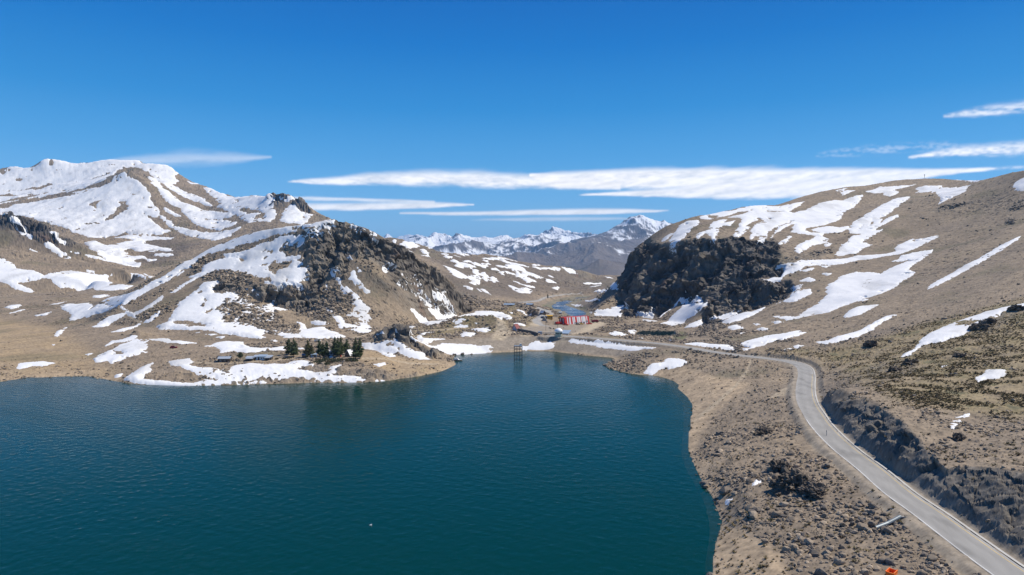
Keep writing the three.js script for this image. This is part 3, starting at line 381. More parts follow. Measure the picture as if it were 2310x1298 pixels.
[5,-1351.7,21.9,-1325.4,31.1,-1329.5,30.6,-1311,20.4,-1313.7],
[-278.2,-1485.4,-265.4,-1478.6,-273.3,-1482.5],
[-231.5,-1460.8,-215.1,-1432.4,-224.9,-1450.3],
[-265.6,-1492.4,-260.7,-1493.3,-261.9,-1487.9],
[-4.2,-1261.1,5.6,-1232.4,15.3,-1238.5,25.9,-1277.9,34.4,-1268.3,38.1,-1228.2,29,-1200.3,12.3,-1182.2,3.1,-1220.1,-4.1,-1235.1],
[20.9,-1459.5,30.9,-1526.4,41.6,-1534.3,55.2,-1536.2,31.5,-1361.6],
[4.1,-1347.8,21.6,-1323.1,43.7,-1324.3,25,-1300.2],
[78.8,-1618.1,90.6,-1629.9,104.1,-1616.1,88.7,-1597.4],
[56.4,-1792.4,76.4,-1827,103.4,-1862.4,128.5,-1909.8,154.3,-1928.2,172,-1934.6,195.1,-1967.1,163.7,-1926.9,133.7,-1904,102.8,-1850.8,67.8,-1791.2],
[53.3,-1836.1,76.3,-1869.7,62.6,-1843.4],
[29.1,-1686.4,42,-1673.7,62.1,-1638.5,75.9,-1624.1,57.6,-1603.7,38.9,-1613.4,25.1,-1538.6,12.3,-1456.2,17.1,-1501.2,27.6,-1600.2],
[187.7,-1728.6,203,-1773.2,237.7,-1799.2,199.3,-1740.9],
[189,-1596,209.4,-1584.6,190.2,-1518],
[179.4,-1431.7,193.6,-1453.9,135.8,-956,142.6,-1063.3],
[152.4,-1066.3,146.8,-930.7,140.5,-937.6],
[297.7,-2097.8,315.9,-2123.5,302.6,-2089.2],
[85,-1371.6,99.1,-1409.6,96.2,-1387.4],
[95.5,-1719.3,102.5,-1695.2,96.6,-1708.7],
[202.2,-896.1,208.7,-911,218.9,-914.1,215.3,-902.3,204.6,-886.4],
[207.5,-872.4,222.4,-908.6,235.4,-935.9,248.9,-937.6,263.6,-931.9,256.1,-916.5,236.3,-878.4,226.8,-865.3,210.4,-835.5,205.4,-833.1,201.7,-835.6,201.9,-845.5],
[231.5,-835.7,240.1,-853.7,254.6,-862.5,277.6,-913.7,289.3,-920.7,294.9,-918.2,280.2,-886.6,302.2,-906.5,287.5,-876.1,271.3,-868,258.3,-840.3,241.1,-795.3,248.8,-837.8,246,-848.2,230,-822.5],
[265.3,-943.9,292.3,-962.8,323.8,-971.9,338.4,-984.8,373,-999.6,395.4,-994.8,413.5,-1005.2,448.3,-1024.9,425.9,-993.2,398,-959,399.8,-947.3,428.5,-967.6,461.9,-1003.9,497.3,-1026.7,503.2,-1016.8,534.7,-1044.1,552.8,-1052.8,514.3,-993.8,462.5,-930.8,437.7,-890,407,-870.5,376.3,-855.8,371.1,-847.2,373.6,-832.8,389.1,-831.9,380.8,-817,382,-807.5,374.3,-794.1,349.6,-779,329.6,-754.6,322.4,-747.1,321.3,-756.9,342.1,-786.8,368.7,-812.2,374.9,-819.7,361.2,-827.7,351.8,-836.2,375.7,-882.5,365.6,-876.6,339.3,-845.2,315.1,-809.1,324.9,-827.1,346.8,-864.1,380.2,-896.9,361,-884.3,336.9,-857.8,322.3,-839.1,305.4,-802.3,289.7,-782.2,302.8,-814,295.5,-813.6,286,-796.7,306.3,-851.7,325.5,-884,346.6,-907,338.3,-914.5,314.4,-883.1,300.2,-864.3,307.7,-864.2,291,-833.2,271.7,-805.9,273.1,-820.8,290.9,-858.7,311,-900.1,319.3,-924.3,302.6,-932.3,326.8,-946,346.8,-965.3,325.2,-960.9,297.8,-937.6,280.6,-929.1,270.7,-934.1],
[311.7,-779.3,325.2,-799.3,341.4,-818.1,340.6,-811.1,322.7,-786.3,313.6,-777.3],
[368.2,-785.3,376.1,-792,380.1,-790.1,372.6,-781.6,366.7,-779.1],
[366.9,-754.2,389.9,-785,399.2,-792.7,414.9,-812.9,433.4,-823.9,418.9,-826.5,428.4,-845.5,445.6,-870.7,470.9,-895.9,504.9,-930.1,545.7,-974.5,582.4,-1011.8,602.8,-1013.7,580.2,-978.5,537.7,-931,516.1,-907.1,501.3,-891.9,491.6,-882.7,471.3,-853.9,487.8,-870.4,509.5,-884.5,508.3,-877.1,490.6,-861.8,466.3,-844.7,450.7,-829.5,466.4,-834.4,458.2,-827.4,431.2,-806.2,416.5,-791.3,422.4,-781.9,405.6,-770.5,383.7,-743.6,378.5,-748.6,364.3,-740.8],
[382.1,-847.1,394.2,-857.7,410.8,-861,417.7,-853.6,430.9,-856.4,428.4,-845.5,406.6,-830.8,393,-829.6,384.2,-835.6],
[569.1,-1071.7,606.7,-1097.8,631.4,-1094.4,661.7,-1097.3,646.8,-1088.3,629.4,-1081,608.3,-1070.1,614.8,-1055.8,582.9,-1031.5,581.5,-1043.6,594,-1061.3,573.7,-1057.7],
[628.9,-1042.6,644.8,-1053.9,646.1,-1068.3,668.6,-1080.7,683.5,-1063,673.8,-1044.9,683.2,-1031.8,695.4,-1015.6,620,-914.5,596.3,-902.5,570.3,-891,591.5,-919.3,651.1,-1023.3,642,-1040.3],
[731.6,-1105.2,728.7,-1064.6,701.3,-991.8,708.5,-1021.9,725.8,-1082.3],
[530,-1092.9,551,-1100.9,540.8,-1087.8,555.6,-1083.5,521.7,-1052.9,530.2,-1077.9],
[625.1,-833.6,637.5,-843.5,647.4,-841.3,655.4,-816.7,625.6,-778.9,617,-810.4],
[285.8,-714,293.3,-712.4,303.2,-715.3,315.3,-723.1,339.4,-726.2,362.3,-726.3,381,-733.2,406.1,-723.3,422.2,-729.4,426.4,-741.3,438.6,-753.5,462.4,-769.2,465.4,-758.9,483.6,-756.4,478.7,-748.7,447.2,-728.9,418.8,-714.9,396.3,-714.6,371.6,-715.1,347.1,-705.6,330.4,-706.7,308.9,-702.7,300.7,-695,290.3,-690.2,282.3,-688.2,272.7,-679.3,256.7,-674.4,257.3,-682.3,274.5,-689.7,287.6,-698.4,290.2,-707.9],
[300.8,-692.4,310.6,-695.4,317.1,-696.3,305.8,-689.9],
[315.7,-677.5,325.4,-675.5,319.1,-672.2],
[289.7,-669.1,300.7,-673,302,-662.9,296.3,-657.8],
[397.2,-693.1,409.3,-698.5,411.1,-705.9,430,-710.7,446.5,-707.5,435,-691.1,406.4,-662,381.7,-637.8,374.4,-629.1,365.6,-603.6,358,-596.1,340.6,-582.2,326.4,-564.7,305.7,-550.2,287.8,-545.3,270,-536.3,262.7,-532.9,250.8,-523.6,239.3,-526.3,223.5,-521.6,216.9,-523.2,219.8,-558.5,224,-557,228,-532.1,249.5,-561.8,263.8,-571.7,282.6,-594.7,288.8,-610.2,300.6,-630.6,317.9,-648.1,327.2,-662.3,348.4,-672.2,353.8,-660.3,353.7,-637.3,374.7,-656.7,402.4,-676.5],
[321.6,-515,335.2,-530.2,358,-548.4,388.7,-571.3,424,-596,453,-615.9,483.2,-631.8,466.9,-616,437.7,-595,395.5,-564,358.3,-537.3,332.7,-519.2],
[244.5,-488.7,255.4,-503.8,269.4,-513.6,278.8,-505.5,269,-496.3,252.1,-483.7,244.3,-485],
[242.2,-607.8,257.4,-611.3,279.5,-661.4,286.5,-659,267,-616.4,277.6,-621,275.8,-609.7,264.9,-601.7,252.3,-594.2,248.1,-606.8],
[284.2,-543.9,288.7,-538.1,281.8,-534],
[327.3,-702.8,335.7,-702.3,328.1,-696.4],
[179,-306.8,186,-314.1,194.4,-319.9,204.8,-333.1,210.9,-341.1,225.4,-355.8,236.8,-361.8,254.7,-371.4,269,-377.9,285.5,-378.1,302.2,-374.3,292.8,-362.6,282.1,-363,272,-364.2,247.2,-347.1,224.4,-330.4,207.7,-322.3,206.6,-325.8,198,-322,185,-308.7],
[166.6,-238,176,-245.9,180.1,-250.5,184.7,-248.5,179.2,-239.6,170.6,-233.2,167.9,-234.6,164.2,-232.9],
[120,-180.3,127,-188.2,133.5,-191.9,126.6,-184.7,119.7,-178.2,117.1,-175.2],
[173.5,-267.5,176.5,-267.8,173.2,-265.5],
[181.8,-395.6,187.5,-393.6,198.9,-402.9,212.3,-408.5,227.5,-422.2,251,-445.7,255.5,-440.1,240.8,-427.5,220.3,-406,203.6,-392.8,190.4,-385.7,181.6,-384],
[206.4,-526.8,210.7,-523.7,211.6,-517,205.3,-517],
[187.8,-506.2,193,-503.6,192.4,-497.4,186.6,-498.2],
[167.9,-394.6,170.2,-395,171.2,-391,167.1,-384.8,166,-388.4],
[158.5,-387.7,163.8,-388,159.4,-385.5],
[148.9,-431.6,158.6,-447.4,182.1,-473.8,198.3,-475.1,205.9,-477.2,203.4,-458.3,193.2,-440.6,172,-422.4,152.7,-406.3,141.6,-397.3,138.9,-393.4,138.2,-396.3,142.8,-408.6],
[149.9,-669.4,167.7,-702.3,181.2,-722.1,188.2,-734.8,197.1,-754.5,192.6,-762.7,184.4,-761.5,163.1,-726,160.4,-725.1,168.5,-738.6,187.6,-763.9,195.6,-764.1,199.5,-748.7,203.9,-745.5,191.9,-665.3,190.1,-661.2,188.5,-659.6,181,-661.2,174.9,-664.5,163.3,-654.9,155.3,-640.8],
[161.6,-623.9,172.9,-643.8,185.8,-645.8,184.8,-642,172.1,-608.9,163.9,-614.3],
[147.4,-777,156.3,-767.2,164.9,-776.4,160.4,-751.8,154.5,-733.2,149.8,-748],
[143.8,-730.8,152.6,-700.9,143.8,-693.7],
[195.5,-646,201.4,-645,208.9,-647.4,220.3,-647.6,220.8,-608.4,232.2,-610.6,224.8,-599.4,206.9,-581.4,192.1,-570.5,185.4,-571.3,188.5,-596.8,196.2,-608,198.8,-644.1],
[178.6,-548.8,185.2,-547,180.5,-519.6,173.6,-520.8],
[187.5,-505.5,192.8,-506.6,191.8,-497.1,186.7,-497.2],
[195.4,-535.6,196.4,-523.2,193.6,-523],
[169.3,-494.6,173.5,-494.5,168.6,-490.1],
[116.1,-447.8,127.3,-455.9,134.5,-440.1,140.2,-426.9,135.4,-401.3,132,-404.1,126.5,-426,119,-439.9],
[74.8,-376,79.1,-384,83.3,-391.2,89.8,-392.7,94.7,-401.7,100.2,-395.9,103.4,-387,99,-380.4,94.9,-377,89.2,-378.2,85,-380.1,81.5,-376.5,79.1,-374.4],
[105.7,-601,112.3,-614.4,113.8,-604.9,105.6,-583.1],
[104.2,-540.9,109.5,-541.3,97.3,-498.2],
[62.1,-170.8,64.6,-173.8,65.1,-173.5,62.9,-170.2],
[54.4,-168,55.4,-169.5,56.3,-167.7,54.8,-166.3]];
const BARE = [
[-1952.3,-2666.3,-1888.8,-2707.9,-1834.2,-2714.9,-1837.6,-2678.5,-1854.6,-2606.6],
[-2080.6,-2596.1,-1975.8,-2576.3,-1812.9,-2515,-1731,-2488.8,-1662,-2471.7,-1648,-2450.7,-1721.7,-2467.1,-1827.6,-2495.3,-1938.3,-2527.2,-2041.1,-2546.6],
[-1926.1,-2402.3,-1857.1,-2420.8,-1824.5,-2452.1,-1792.8,-2486.9,-1706.6,-2453.6,-1755.6,-2435,-1789.2,-2404.5,-1826,-2380],
[-2046,-2668.4,-1955.2,-2670.3,-1930.4,-2636.3,-2035.8,-2654.9],
[-1752.1,-2525.7,-1725.5,-2540.2,-1744.4,-2520.8],
[-2085.2,-2749.3,-2079.6,-2797.7,-2030.7,-2828.7,-2032.6,-2777.3,-2062.8,-2740.5],
[-1965.1,-2837.9,-1921,-2850.1,-1954.8,-2832.3],
[-1671,-2640,-1659.5,-2716.2,-1631.4,-2748.3,-1616,-2670,-1639.8,-2609.6],
[-2047.5,-2939,-2013,-2932.9,-1998.6,-2918.9,-2038.4,-2935.5],
[-2072,-2854.5,-2099.8,-2930.9,-2064.4,-2939,-2063.5,-2917.9,-2063.7,-2875.3],
[-2239.7,-2914.8,-2232.1,-2963.2,-2212.9,-2974.5,-2215.9,-2946,-2180.4,-2858.6],
[-1856.6,-2919.7,-1832.7,-2930.2,-1803.7,-2921.5,-1829.1,-2913.3],
[-1595,-2878,-1566.5,-2849.4,-1577.6,-2834],
[-978.6,-2074,-946.2,-2082.2,-859.6,-2015.1,-914,-2050.4],
[-912.4,-2023,-883.4,-1996.9,-899,-2000.8],
[-935.4,-2234.9,-901.1,-2207.5,-885.5,-2162.9,-910.8,-2187.9],
[-891.2,-2122.5,-858.6,-2120.9,-846.8,-2091.3,-874.2,-2099.2],
[-849.6,-2074.5,-820.7,-2062.2,-748.8,-1984.7,-708.5,-1924.4,-703.8,-1887.5,-728.6,-1884,-745.3,-1915.9,-738.3,-1944.4,-792.5,-1990.6,-832,-2042.8],
[-1415.2,-2212.9,-1420.6,-2237.8,-1381.9,-2250.5,-1368.8,-2208.1,-1348.4,-2178.8,-1357.8,-2173.7],
[-1276.6,-2081,-1278.4,-2128.5,-1296.9,-2181.1,-1291.6,-2215.4,-1284.8,-2239.4,-1271.3,-2202.2,-1241.4,-2171.6,-1246.5,-2137.1,-1243.5,-2090,-1260,-2061.4],
[-1425.6,-2081.4,-1418.1,-2109.9,-1389.6,-2099.7,-1405.2,-2079.6],
[-1270.2,-2005.6,-1256.8,-2021.4,-1260,-1993],
[-1144.8,-1964.5,-1152.8,-1990.5,-1144.9,-2013.1,-1137.5,-1983.7],
[-1568,-2212.2,-1544.9,-2219.6,-1523.2,-2199.1],
[-1401.2,-2406.8,-1375.8,-2401.1,-1351.9,-2378,-1376.5,-2382.7],
[-1483.7,-2216,-1475.2,-2218.6,-1477.7,-2210.9],
[-1355.1,-2025.7,-1345.8,-2040,-1340.8,-2018],
[-989.2,-1683.3,-986.9,-1715.2,-950.5,-1687.5,-916.2,-1572.6],
[-265.9,-441.1,-257.5,-436.1,-250.1,-425.9,-257.6,-428.5],
[-182.1,-438.6,-182.4,-444.1,-179,-435.8],
[-230.3,-530.2,-230.1,-541.5,-228.3,-549.2,-239.9,-555.5,-238.7,-564.9,-230,-562.9,-221.7,-553.3,-221.9,-541.2,-223.2,-530.8,-218.4,-520.8,-224,-518.3],
[-219,-525.1,-216.9,-542.7,-209.4,-536.5,-202.9,-524.2,-205.4,-518.3,-214.4,-521.3],
[-252.2,-544.6,-252.5,-555,-247.3,-550.4,-248.8,-541.2],
[-248.6,-554.9,-242.3,-561.3,-244.1,-550.5],
[-247,-569.1,-245.3,-574.5,-242.1,-568.5,-245,-565.9],
[-275.3,-580.4,-271,-584.3,-270.2,-581,-273.2,-578.9],
[-272.9,-531.8,-266.5,-532.5,-254.1,-526,-242.6,-518.2,-235.4,-509.1,-248.4,-514.1,-267.2,-525.3],
[-264.2,-567.9,-263.9,-571.6,-260.1,-567.5,-261.3,-564.4],
[-262.5,-558.6,-259.7,-561,-258.5,-555.4],
[-218.1,-557.2,-215.3,-556.6,-211.4,-545,-215.8,-549.7],
[-204.9,-541,-199.8,-549.2,-198.2,-539.7],
[-236.8,-640,-233.1,-640.1,-229.2,-637.4,-230.5,-634.6],
[-263.3,-637.7,-259.2,-638.5,-254.6,-634.4,-257.1,-633.2],
[-226.2,-610.6,-225,-617.2,-218.7,-619.7,-203.6,-617.5,-205.5,-610.2,-213.3,-608.3,-213.5,-600.8,-217.7,-604.6,-219,-610.3],
[-271.1,-642.2,-259.6,-643.4,-267.6,-641],
[-226.6,-610.9,-223.9,-617,-216,-619,-203.8,-616.8,-205.2,-610.2,-213,-608.4,-213.3,-600.9,-218.1,-604.8],
[-263,-637.7,-257.2,-638,-253.9,-633.4,-258.4,-633.6],
[-203.2,-591.8,-202.7,-598.5,-200,-596.6,-200.3,-591.1],
[-202.6,-619.6,-195.3,-619.4,-194.1,-615.5,-199.8,-615.3],
[-84.1,-439.5,-77.5,-437.5,-76.2,-434,-82.6,-435.7],
[-76,-432.8,-72.9,-432.6,-72.8,-429.6],
[366.6,-964.4,386.5,-963.6,390,-955.8,372.3,-953],
[363.9,-984.4,378,-985.2,367.4,-975.3],
[457.8,-853.7,476.8,-880.8,465.3,-856.6],
[482.9,-880.9,489.4,-884.3,498,-886,485.6,-871.8],
[427.8,-829.9,447.7,-851.4,437.7,-837.9],
[458.2,-764.4,461.8,-761.7,454.5,-751.6],
[238.1,-529.8,242.3,-530.8,236.4,-521.9],
[128.8,-188.8,129.3,-188.2,126.1,-185.9],
[122.9,-183,123.9,-183,122.1,-181.4]];
const AREAS = [
['crag',0.006,-202.2,-640.8,-193.8,-639,-183.9,-639.5,-172.1,-650.1,-163.1,-650.1,-146.6,-647.1,-131.4,-644.1,-118.8,-655,-105.2,-669.9,-89.5,-692.4,-77.3,-713.5,-69.5,-722.8,-63.9,-730.4,-53.2,-759.9,-27.9,-759.9,-29.3,-758.9,-46.5,-756.9,-65.3,-716.9,-77,-687.8,-84.8,-673.2,-97.3,-654.8,-107.3,-633.1,-117.6,-623,-120.2,-625.5,-141.3,-622.7,-151.8,-621.3,-150.1,-609.4,-151.6,-602.6,-160.4,-604,-169.7,-607.1,-170.1,-601,-168.9,-585.4,-177.9,-571.2,-181.1,-575,-181.2,-585.7,-187.2,-601.9,-188.1,-612.3,-197.1,-624.3],
['crag',0.006,-266.1,-588.4,-263.4,-594.9,-247.4,-590.9,-235.9,-587.8,-228.2,-589.1,-220,-591,-205.3,-587.7,-195.5,-589,-185.2,-588.5,-177.5,-589.9,-173.4,-573.5,-182.1,-571.9,-197.9,-575.3,-213.9,-579.4,-224,-583.2,-234.7,-584.7,-242.8,-579.8,-260.3,-578.4],
['crag',0.004,-107.2,-505.2,-104.4,-546,-95.2,-571.7,-87.6,-569.1,-66,-439.9,-60.5,-436,-50.6,-442.8,-44.9,-440.4,-51.5,-424.3,-59.8,-431.2,-71.5,-438,-81.6,-443,-92.2,-449.1],
['crag',0.006,144.1,-911.7,158.2,-969.7,175.1,-961,182.5,-956.6,191.7,-944.3,195.8,-874.2,201.5,-834.6,214.2,-828,230,-822.5,240.4,-790.5,268.9,-805.8,289.7,-782.2,315.1,-809.1,310.1,-771.8,292.2,-726.7,281.1,-717.7,290.2,-709.3,276.1,-686.1,261,-695.4,246.8,-708.6,227.4,-725.6,208.7,-700.8,191.6,-666.6,193.1,-734.1,193.3,-765.6,182.2,-763.6,159.1,-730.9,148.8,-756.5,127.8,-773.3,140.4,-868.7],
['crag',0.006,208.1,-698.6,227.9,-727.2,246.8,-708.6,259.7,-677.7,280.9,-674.5,278,-656.3,250.7,-611.7,234.2,-616,220.3,-647.7,197.6,-647.4,190.7,-603.9,176.4,-577.8,173.6,-603.1,191.5,-662.1],
['crag',0.006,-805.2,-2135.4,-716.7,-2038.2,-679.4,-2010.9,-633.9,-1983.9,-614,-1978,-577.2,-1930.1,-606.1,-1923.2,-643.3,-1956.1,-665.3,-1981.9,-685.9,-1975.3,-713.4,-1988.4,-745.6,-2039.6],
['crag',0.006,-1165.1,-1517.9,-1122.7,-1514.1,-1078.6,-1507.3,-1036.4,-1502.8,-989.3,-1498.3,-965.9,-1493.8,-984.9,-1467.4,-1015.8,-1453.1,-1048.5,-1464,-1083.9,-1460.3,-1136,-1479],
['cut',0.004,117.3,-256.6,113.6,-226.4,114.4,-212.9,110.1,-194.7,106.8,-179.7,103.9,-169.4,101.3,-160.1,98.3,-149.6,102.9,-148.6,104.1,-143.1,104.8,-138.1,106.5,-134.7,109,-132.6,103.7,-126,100.4,-121.8,97,-117.6,93.6,-113.4,90.1,-109.1,88.9,-113.8,89.1,-117.8,89.3,-122.1,89.5,-126.8,89.9,-132.2,90.3,-138.1,92.4,-151.5,94.1,-160.4,95.9,-170.5,96.8,-179.7,97.8,-189.9,104.5,-218.3,109.3,-235.9],
['rubble',0.006,-288.3,-617.3,-278.5,-626.1,-249.3,-612.9,-236.2,-602.7,-228.9,-590.9,-243.2,-589.1,-262.3,-593.8,-268.4,-593.7],
['rubble',0.006,-247.7,-567.7,-231.5,-576.4,-201.8,-567.6,-179.9,-522.7,-173.2,-539.4,-156.6,-487.7,-176,-486.6,-194.2,-504.8,-212.8,-514.5,-225.5,-516.3,-242.7,-547.3],
['rubble',0.006,-177.9,-571.2,-168.9,-585.4,-168,-600.9,-157.3,-600.2,-137.3,-581.3,-139.1,-559.8,-154.5,-544.7,-169.7,-557,-187.2,-562.8],
['rubble',0.006,-174.3,-369.2,-161.1,-368.6,-150.8,-375.2,-140.2,-382.2,-127.4,-383.9,-114.3,-385.4,-101,-373.4,-89.2,-365.5,-78.6,-360.9,-68.7,-358.7,-60.7,-367.3,-52.4,-377.1,-52.6,-369.1,-63.2,-359.7,-73.9,-353.1,-83.8,-351.5,-94.1,-351.5,-104.4,-351.4,-116,-349.4,-127.5,-347.3,-138.9,-345.2,-150.2,-343.3,-161.6,-342.1],
['rubble',0.006,-83.9,-370.4,-74,-372.7,-63.4,-364.2,-68.2,-356.1,-80.5,-355,-101.3,-362.8,-100.5,-371.7],
['rubble',0.006,0.6,-980.9,19.6,-1045.3,31.9,-964.8,29.3,-715.3,26.6,-717.9,17.9,-745.3,5.3,-745.5],
['rubble',0.006,-70.7,-708.2,-78.8,-1026.8,-42,-997.9,-30.3,-922.1,-40.6,-756.5,-56.8,-739.7,-66.9,-710.5],
['rubble',0.006,174.8,-607.2,187.6,-614.5,185.3,-586.7,175.2,-542.7,161.3,-543.9,161.5,-571.6],
['rubble',0.006,146.4,-479.3,149.1,-449.3,140,-404.6,136.3,-393.9,135.3,-399.1,141.2,-437.1],
['rubble',0.006,-267.7,-671.9,-259.1,-669.9,-252.2,-667.9,-259.2,-669.9,-272,-672.9,-285,-676,-302.3,-676,-307.6,-673.9,-295.9,-676,-281,-673.9],
['rubble',0.006,-332.5,-660.9,-326.7,-664.9,-320.8,-668.9,-317.4,-669.9,-323.4,-665.9,-319.2,-643.3],
['rubble',0.006,-307.4,-663.2,-292.5,-643.6,-293.5,-626.3,-299,-622.6,-307,-631.7,-309.1,-650.4],
['rubble',0.006,-234.9,-655.9,-209.9,-648.8,-195.8,-639.5,-203.2,-639.3,-226.7,-649.6,-240.9,-651.4],
['rubble',0.006,239.5,-705.2,254.5,-713,280.5,-716,313.6,-735.5,342.6,-757.3,372.1,-777.7,384.9,-778.8,349.1,-742.8,314,-714.2,287.9,-703.6,267.7,-683],
['rubble',0.004,279.1,-373.8,291.3,-368.8,269.5,-340.9,268.3,-351,231.9,-321.5,227.8,-327.8,242.3,-344.4],
['rubble',0.004,155.4,-293.4,165.8,-298.3,176.2,-302.9,175.1,-283.8,164,-267.2,148.1,-250.5,144.6,-256,148.3,-275.5],
['rubble',0.004,193.9,-364.2,198.5,-358.6,189.1,-343.9,183.8,-343.9],
['rubble',0.004,548.1,-870.3,575.7,-878,587.8,-844.9,563.7,-848.1,546.6,-853.6],
['rubble',0.004,569,-769.5,601.3,-780.6,577.2,-748.9,563.2,-749.2],
['rubble',0.004,547.2,-736.2,544.1,-718.6,525.1,-696.5,531.7,-718.6],
['ochre',0.03,-576,-699.2,-527.2,-660.9,-487.1,-631.2,-452.6,-614.3,-419.2,-590,-371.9,-543.3,-302.1,-464.8,-268.2,-426.2,-233.2,-385.5,-214.5,-362.7,-221.4,-359.4,-233.3,-361.1,-243.6,-360.3,-253.1,-358.4,-261.9,-355.6,-269.3,-351.4,-276.2,-346.6,-285.3,-345,-324.7,-393,-377.3,-457.2,-456.1,-553.2],
['ochre',0.02,-98.5,-435.3,-84.8,-427.4,-64.6,-413.1,-51.1,-421.5,-36.1,-419.1,-40.5,-389.9,-51.7,-372,-63.8,-366.7,-77.7,-371.7,-90,-397.3],
['beach',0.012,79.7,-374,85,-380.1,94.5,-375.7,99.1,-365.8,104.1,-340.2,110.3,-323.1,110.5,-307.8,101.8,-290.6,89.8,-277,76.4,-256.3,65.2,-235.3,60.4,-228.2,65.3,-245,78.2,-286.4,84.4,-335,86.9,-357.5],
['beach',0.01,58.9,-220.5,72.2,-268,83,-298.1,88.4,-286,76.6,-263.9,65.6,-235.2,60.4,-218.4],
['beach',0.01,39.5,-131.6,42.6,-139.5,46.6,-149.6,50.2,-153.4,52.1,-148.3,51.7,-141.5,53.4,-133.8,50.9,-120.3,47.8,-121.9,45.1,-124.7,42.2,-127.7],
['olive',0.03,152.6,-392.4,161.1,-385.5,169.2,-378.2,176.5,-370.5,190.3,-372.1,203.6,-372.7,217.8,-378.5,232.5,-384.8,247.2,-390.4,258.4,-391,269.3,-391.3,280.2,-391.4,291.2,-391.8,302,-391.8,280.3,-347,248.6,-307.5,222.4,-274.8,197,-243.2,176.8,-218,159.8,-196.8,145,-178.5,142.4,-182,139.5,-185.5,136.3,-188.9,133.1,-192.5,129.8,-196.3,126.4,-200.4,123.1,-204.9,126.1,-219.7,132.3,-241.6,141.9,-272.3,153.5,-310.4,159,-338.6,158.8,-358.7,155.1,-373],
['olive',0.01,-83.8,-550.4,-71.2,-577.5,-45.9,-596.8,-17.8,-584.2,-4.7,-629.9,-5.4,-553.9,-16.4,-537.6,-40.4,-525.2,-56.6,-506.7,-64.5,-440.6],
['olive',0.008,-22.9,-901,6.2,-745.5,24.8,-720.1,24.7,-667.4,14.6,-608.6,-1.2,-569.9,-11.6,-573.8,-22.4,-581.9],
['brown',0.02,-289.5,-1498.9,-252,-1511.6,-220.9,-1532.2,-167.1,-1590.7,-98.8,-1761.8,-30.9,-1833.1,42.8,-1834.4,26.7,-1142.8,-10.4,-1070.5,-43,-1004.4,-74.4,-980.8,-106.1,-1111.9,-132.9,-1263.5,-192.5,-1431.3,-237.1,-1447.1],
['brown',0.02,-6.1,-1840.8,66.7,-1857,165.7,-1950.7,258.6,-2081.5,359.9,-2283.4,142.6,-915.8,175.7,-1417.7,127.7,-1386.3,78.1,-1295.8,34.6,-1215.4,-3.8,-1151],
['brown',0.02,-1216.9,-1516.6,-1167.4,-1520.9,-1122.8,-1514.1,-1078.6,-1507.3,-1033.8,-1502.8,-989.3,-1498.3,-962.9,-1530.1,-920.5,-1503.5,-950.3,-1429.8,-987.1,-1429.2,-1025.4,-1430.7,-1093.6,-1422.5,-1140.5,-1419.3],
['brown',0.02,-1044.6,-1867.1,-947,-1867.2,-812.2,-1719.3,-787.9,-1579.5,-774.6,-1474.5,-826.7,-1491.3,-879.2,-1507,-888,-1450,-899.1,-1468.4,-870.5,-1554.5],
['gravel',0.008,-63.4,-440,-54.1,-487.9,-38.4,-494.8,-12.9,-505.4,6.9,-509.7,23.6,-510.9,41.5,-527.8,55.8,-514.7,69.6,-504.6,82.6,-492.9,93.9,-475.9,86.9,-440,67.6,-445.6,55.1,-455.9,42.1,-467.7,28.5,-480.8,6.5,-479.3,-14.5,-471.7,-29.6,-464.7,-44.4,-459.1,-57.1,-440],
['gravel',0.008,22.8,-687.8,33.3,-632.5,58.6,-639.3,79.4,-674.5,98,-681.7,67.1,-570.2,41.5,-527.8,21.5,-543.1,7.6,-563.2],
['sandcut',0.004,-14.1,-554.1,-9.7,-642.8,-5.6,-566.3,-1.1,-539.5,4.5,-542.6,0.3,-520.6,-6.2,-498.7,-15.3,-498.7],
['sandcut',0.004,5.7,-520.6,13.6,-512.2,13.5,-508,6.9,-509.3],
['sandcut',0.004,16.7,-629.7,22.3,-648.5,27.2,-623.9,19.5,-611.6],
['sandcut',0.006,47.3,-530.8,67.1,-570.2,98,-681.7,97,-707,76.9,-653.5,56,-563.1],
['track',0.0015,133,-371,133.5,-367.2,121.4,-340,105.7,-309.8,91.7,-286.2,77.2,-267,71.6,-258.7,68.7,-252.8,71.8,-264.4,79.7,-275.7,92.4,-291.7,105.8,-313.3,123,-346.5],
['track',0.0015,-344,-582,-332.6,-571.2,-315.4,-553,-302.5,-542,-295.4,-535.9,-302.1,-539.4,-316.7,-551.9,-329.8,-564.5],
['track',0.0015,-124.8,-475.5,-113.4,-498.4,-107.1,-524.3,-82.5,-542.1,-56.4,-564.1,-44.2,-575,-33.9,-569,-43.4,-564.8,-55.3,-552.2,-81.3,-534.2,-105.1,-514.2,-112,-492,-122.7,-467.5],
['track',0.0015,-189.7,-394.6,-168.7,-386,-152.2,-396,-133.6,-402.8,-121.7,-410.4,-120.3,-405.7,-132.2,-398.6,-150.6,-391.8,-167.1,-382.4,-187.3,-389.7],
['track',0.0015,-91.4,-403.5,-78.5,-410.1,-62.7,-400.9,-42.6,-410.3,-36.1,-419.1,-48.6,-400.3,-62,-396.2,-77.3,-403.8,-90.3,-398.7],
['track',0.003,144.4,-351.1,146,-341.9,136.3,-317.8,124.2,-295.5,114.3,-283.8,103.3,-269.2,110.7,-273.5,114.1,-272.5,108,-252.5,103.9,-239.9,111.9,-260.6,122.1,-285.7,132.6,-307.9,144.7,-334],
['track',0.003,102,-235.1,94.5,-206.3,89,-181.1,86.9,-164.7,84.6,-149,83.9,-141.2,83.3,-134.2,81.9,-124.3,80.9,-117.3,80,-111.1,76.6,-112,77.6,-117.5,78.6,-123.6,79.8,-130.4,80.1,-136.3,80.4,-142.7,81.7,-150.4,83.1,-159,85.4,-175.4,87.8,-192.5,93.9,-214],
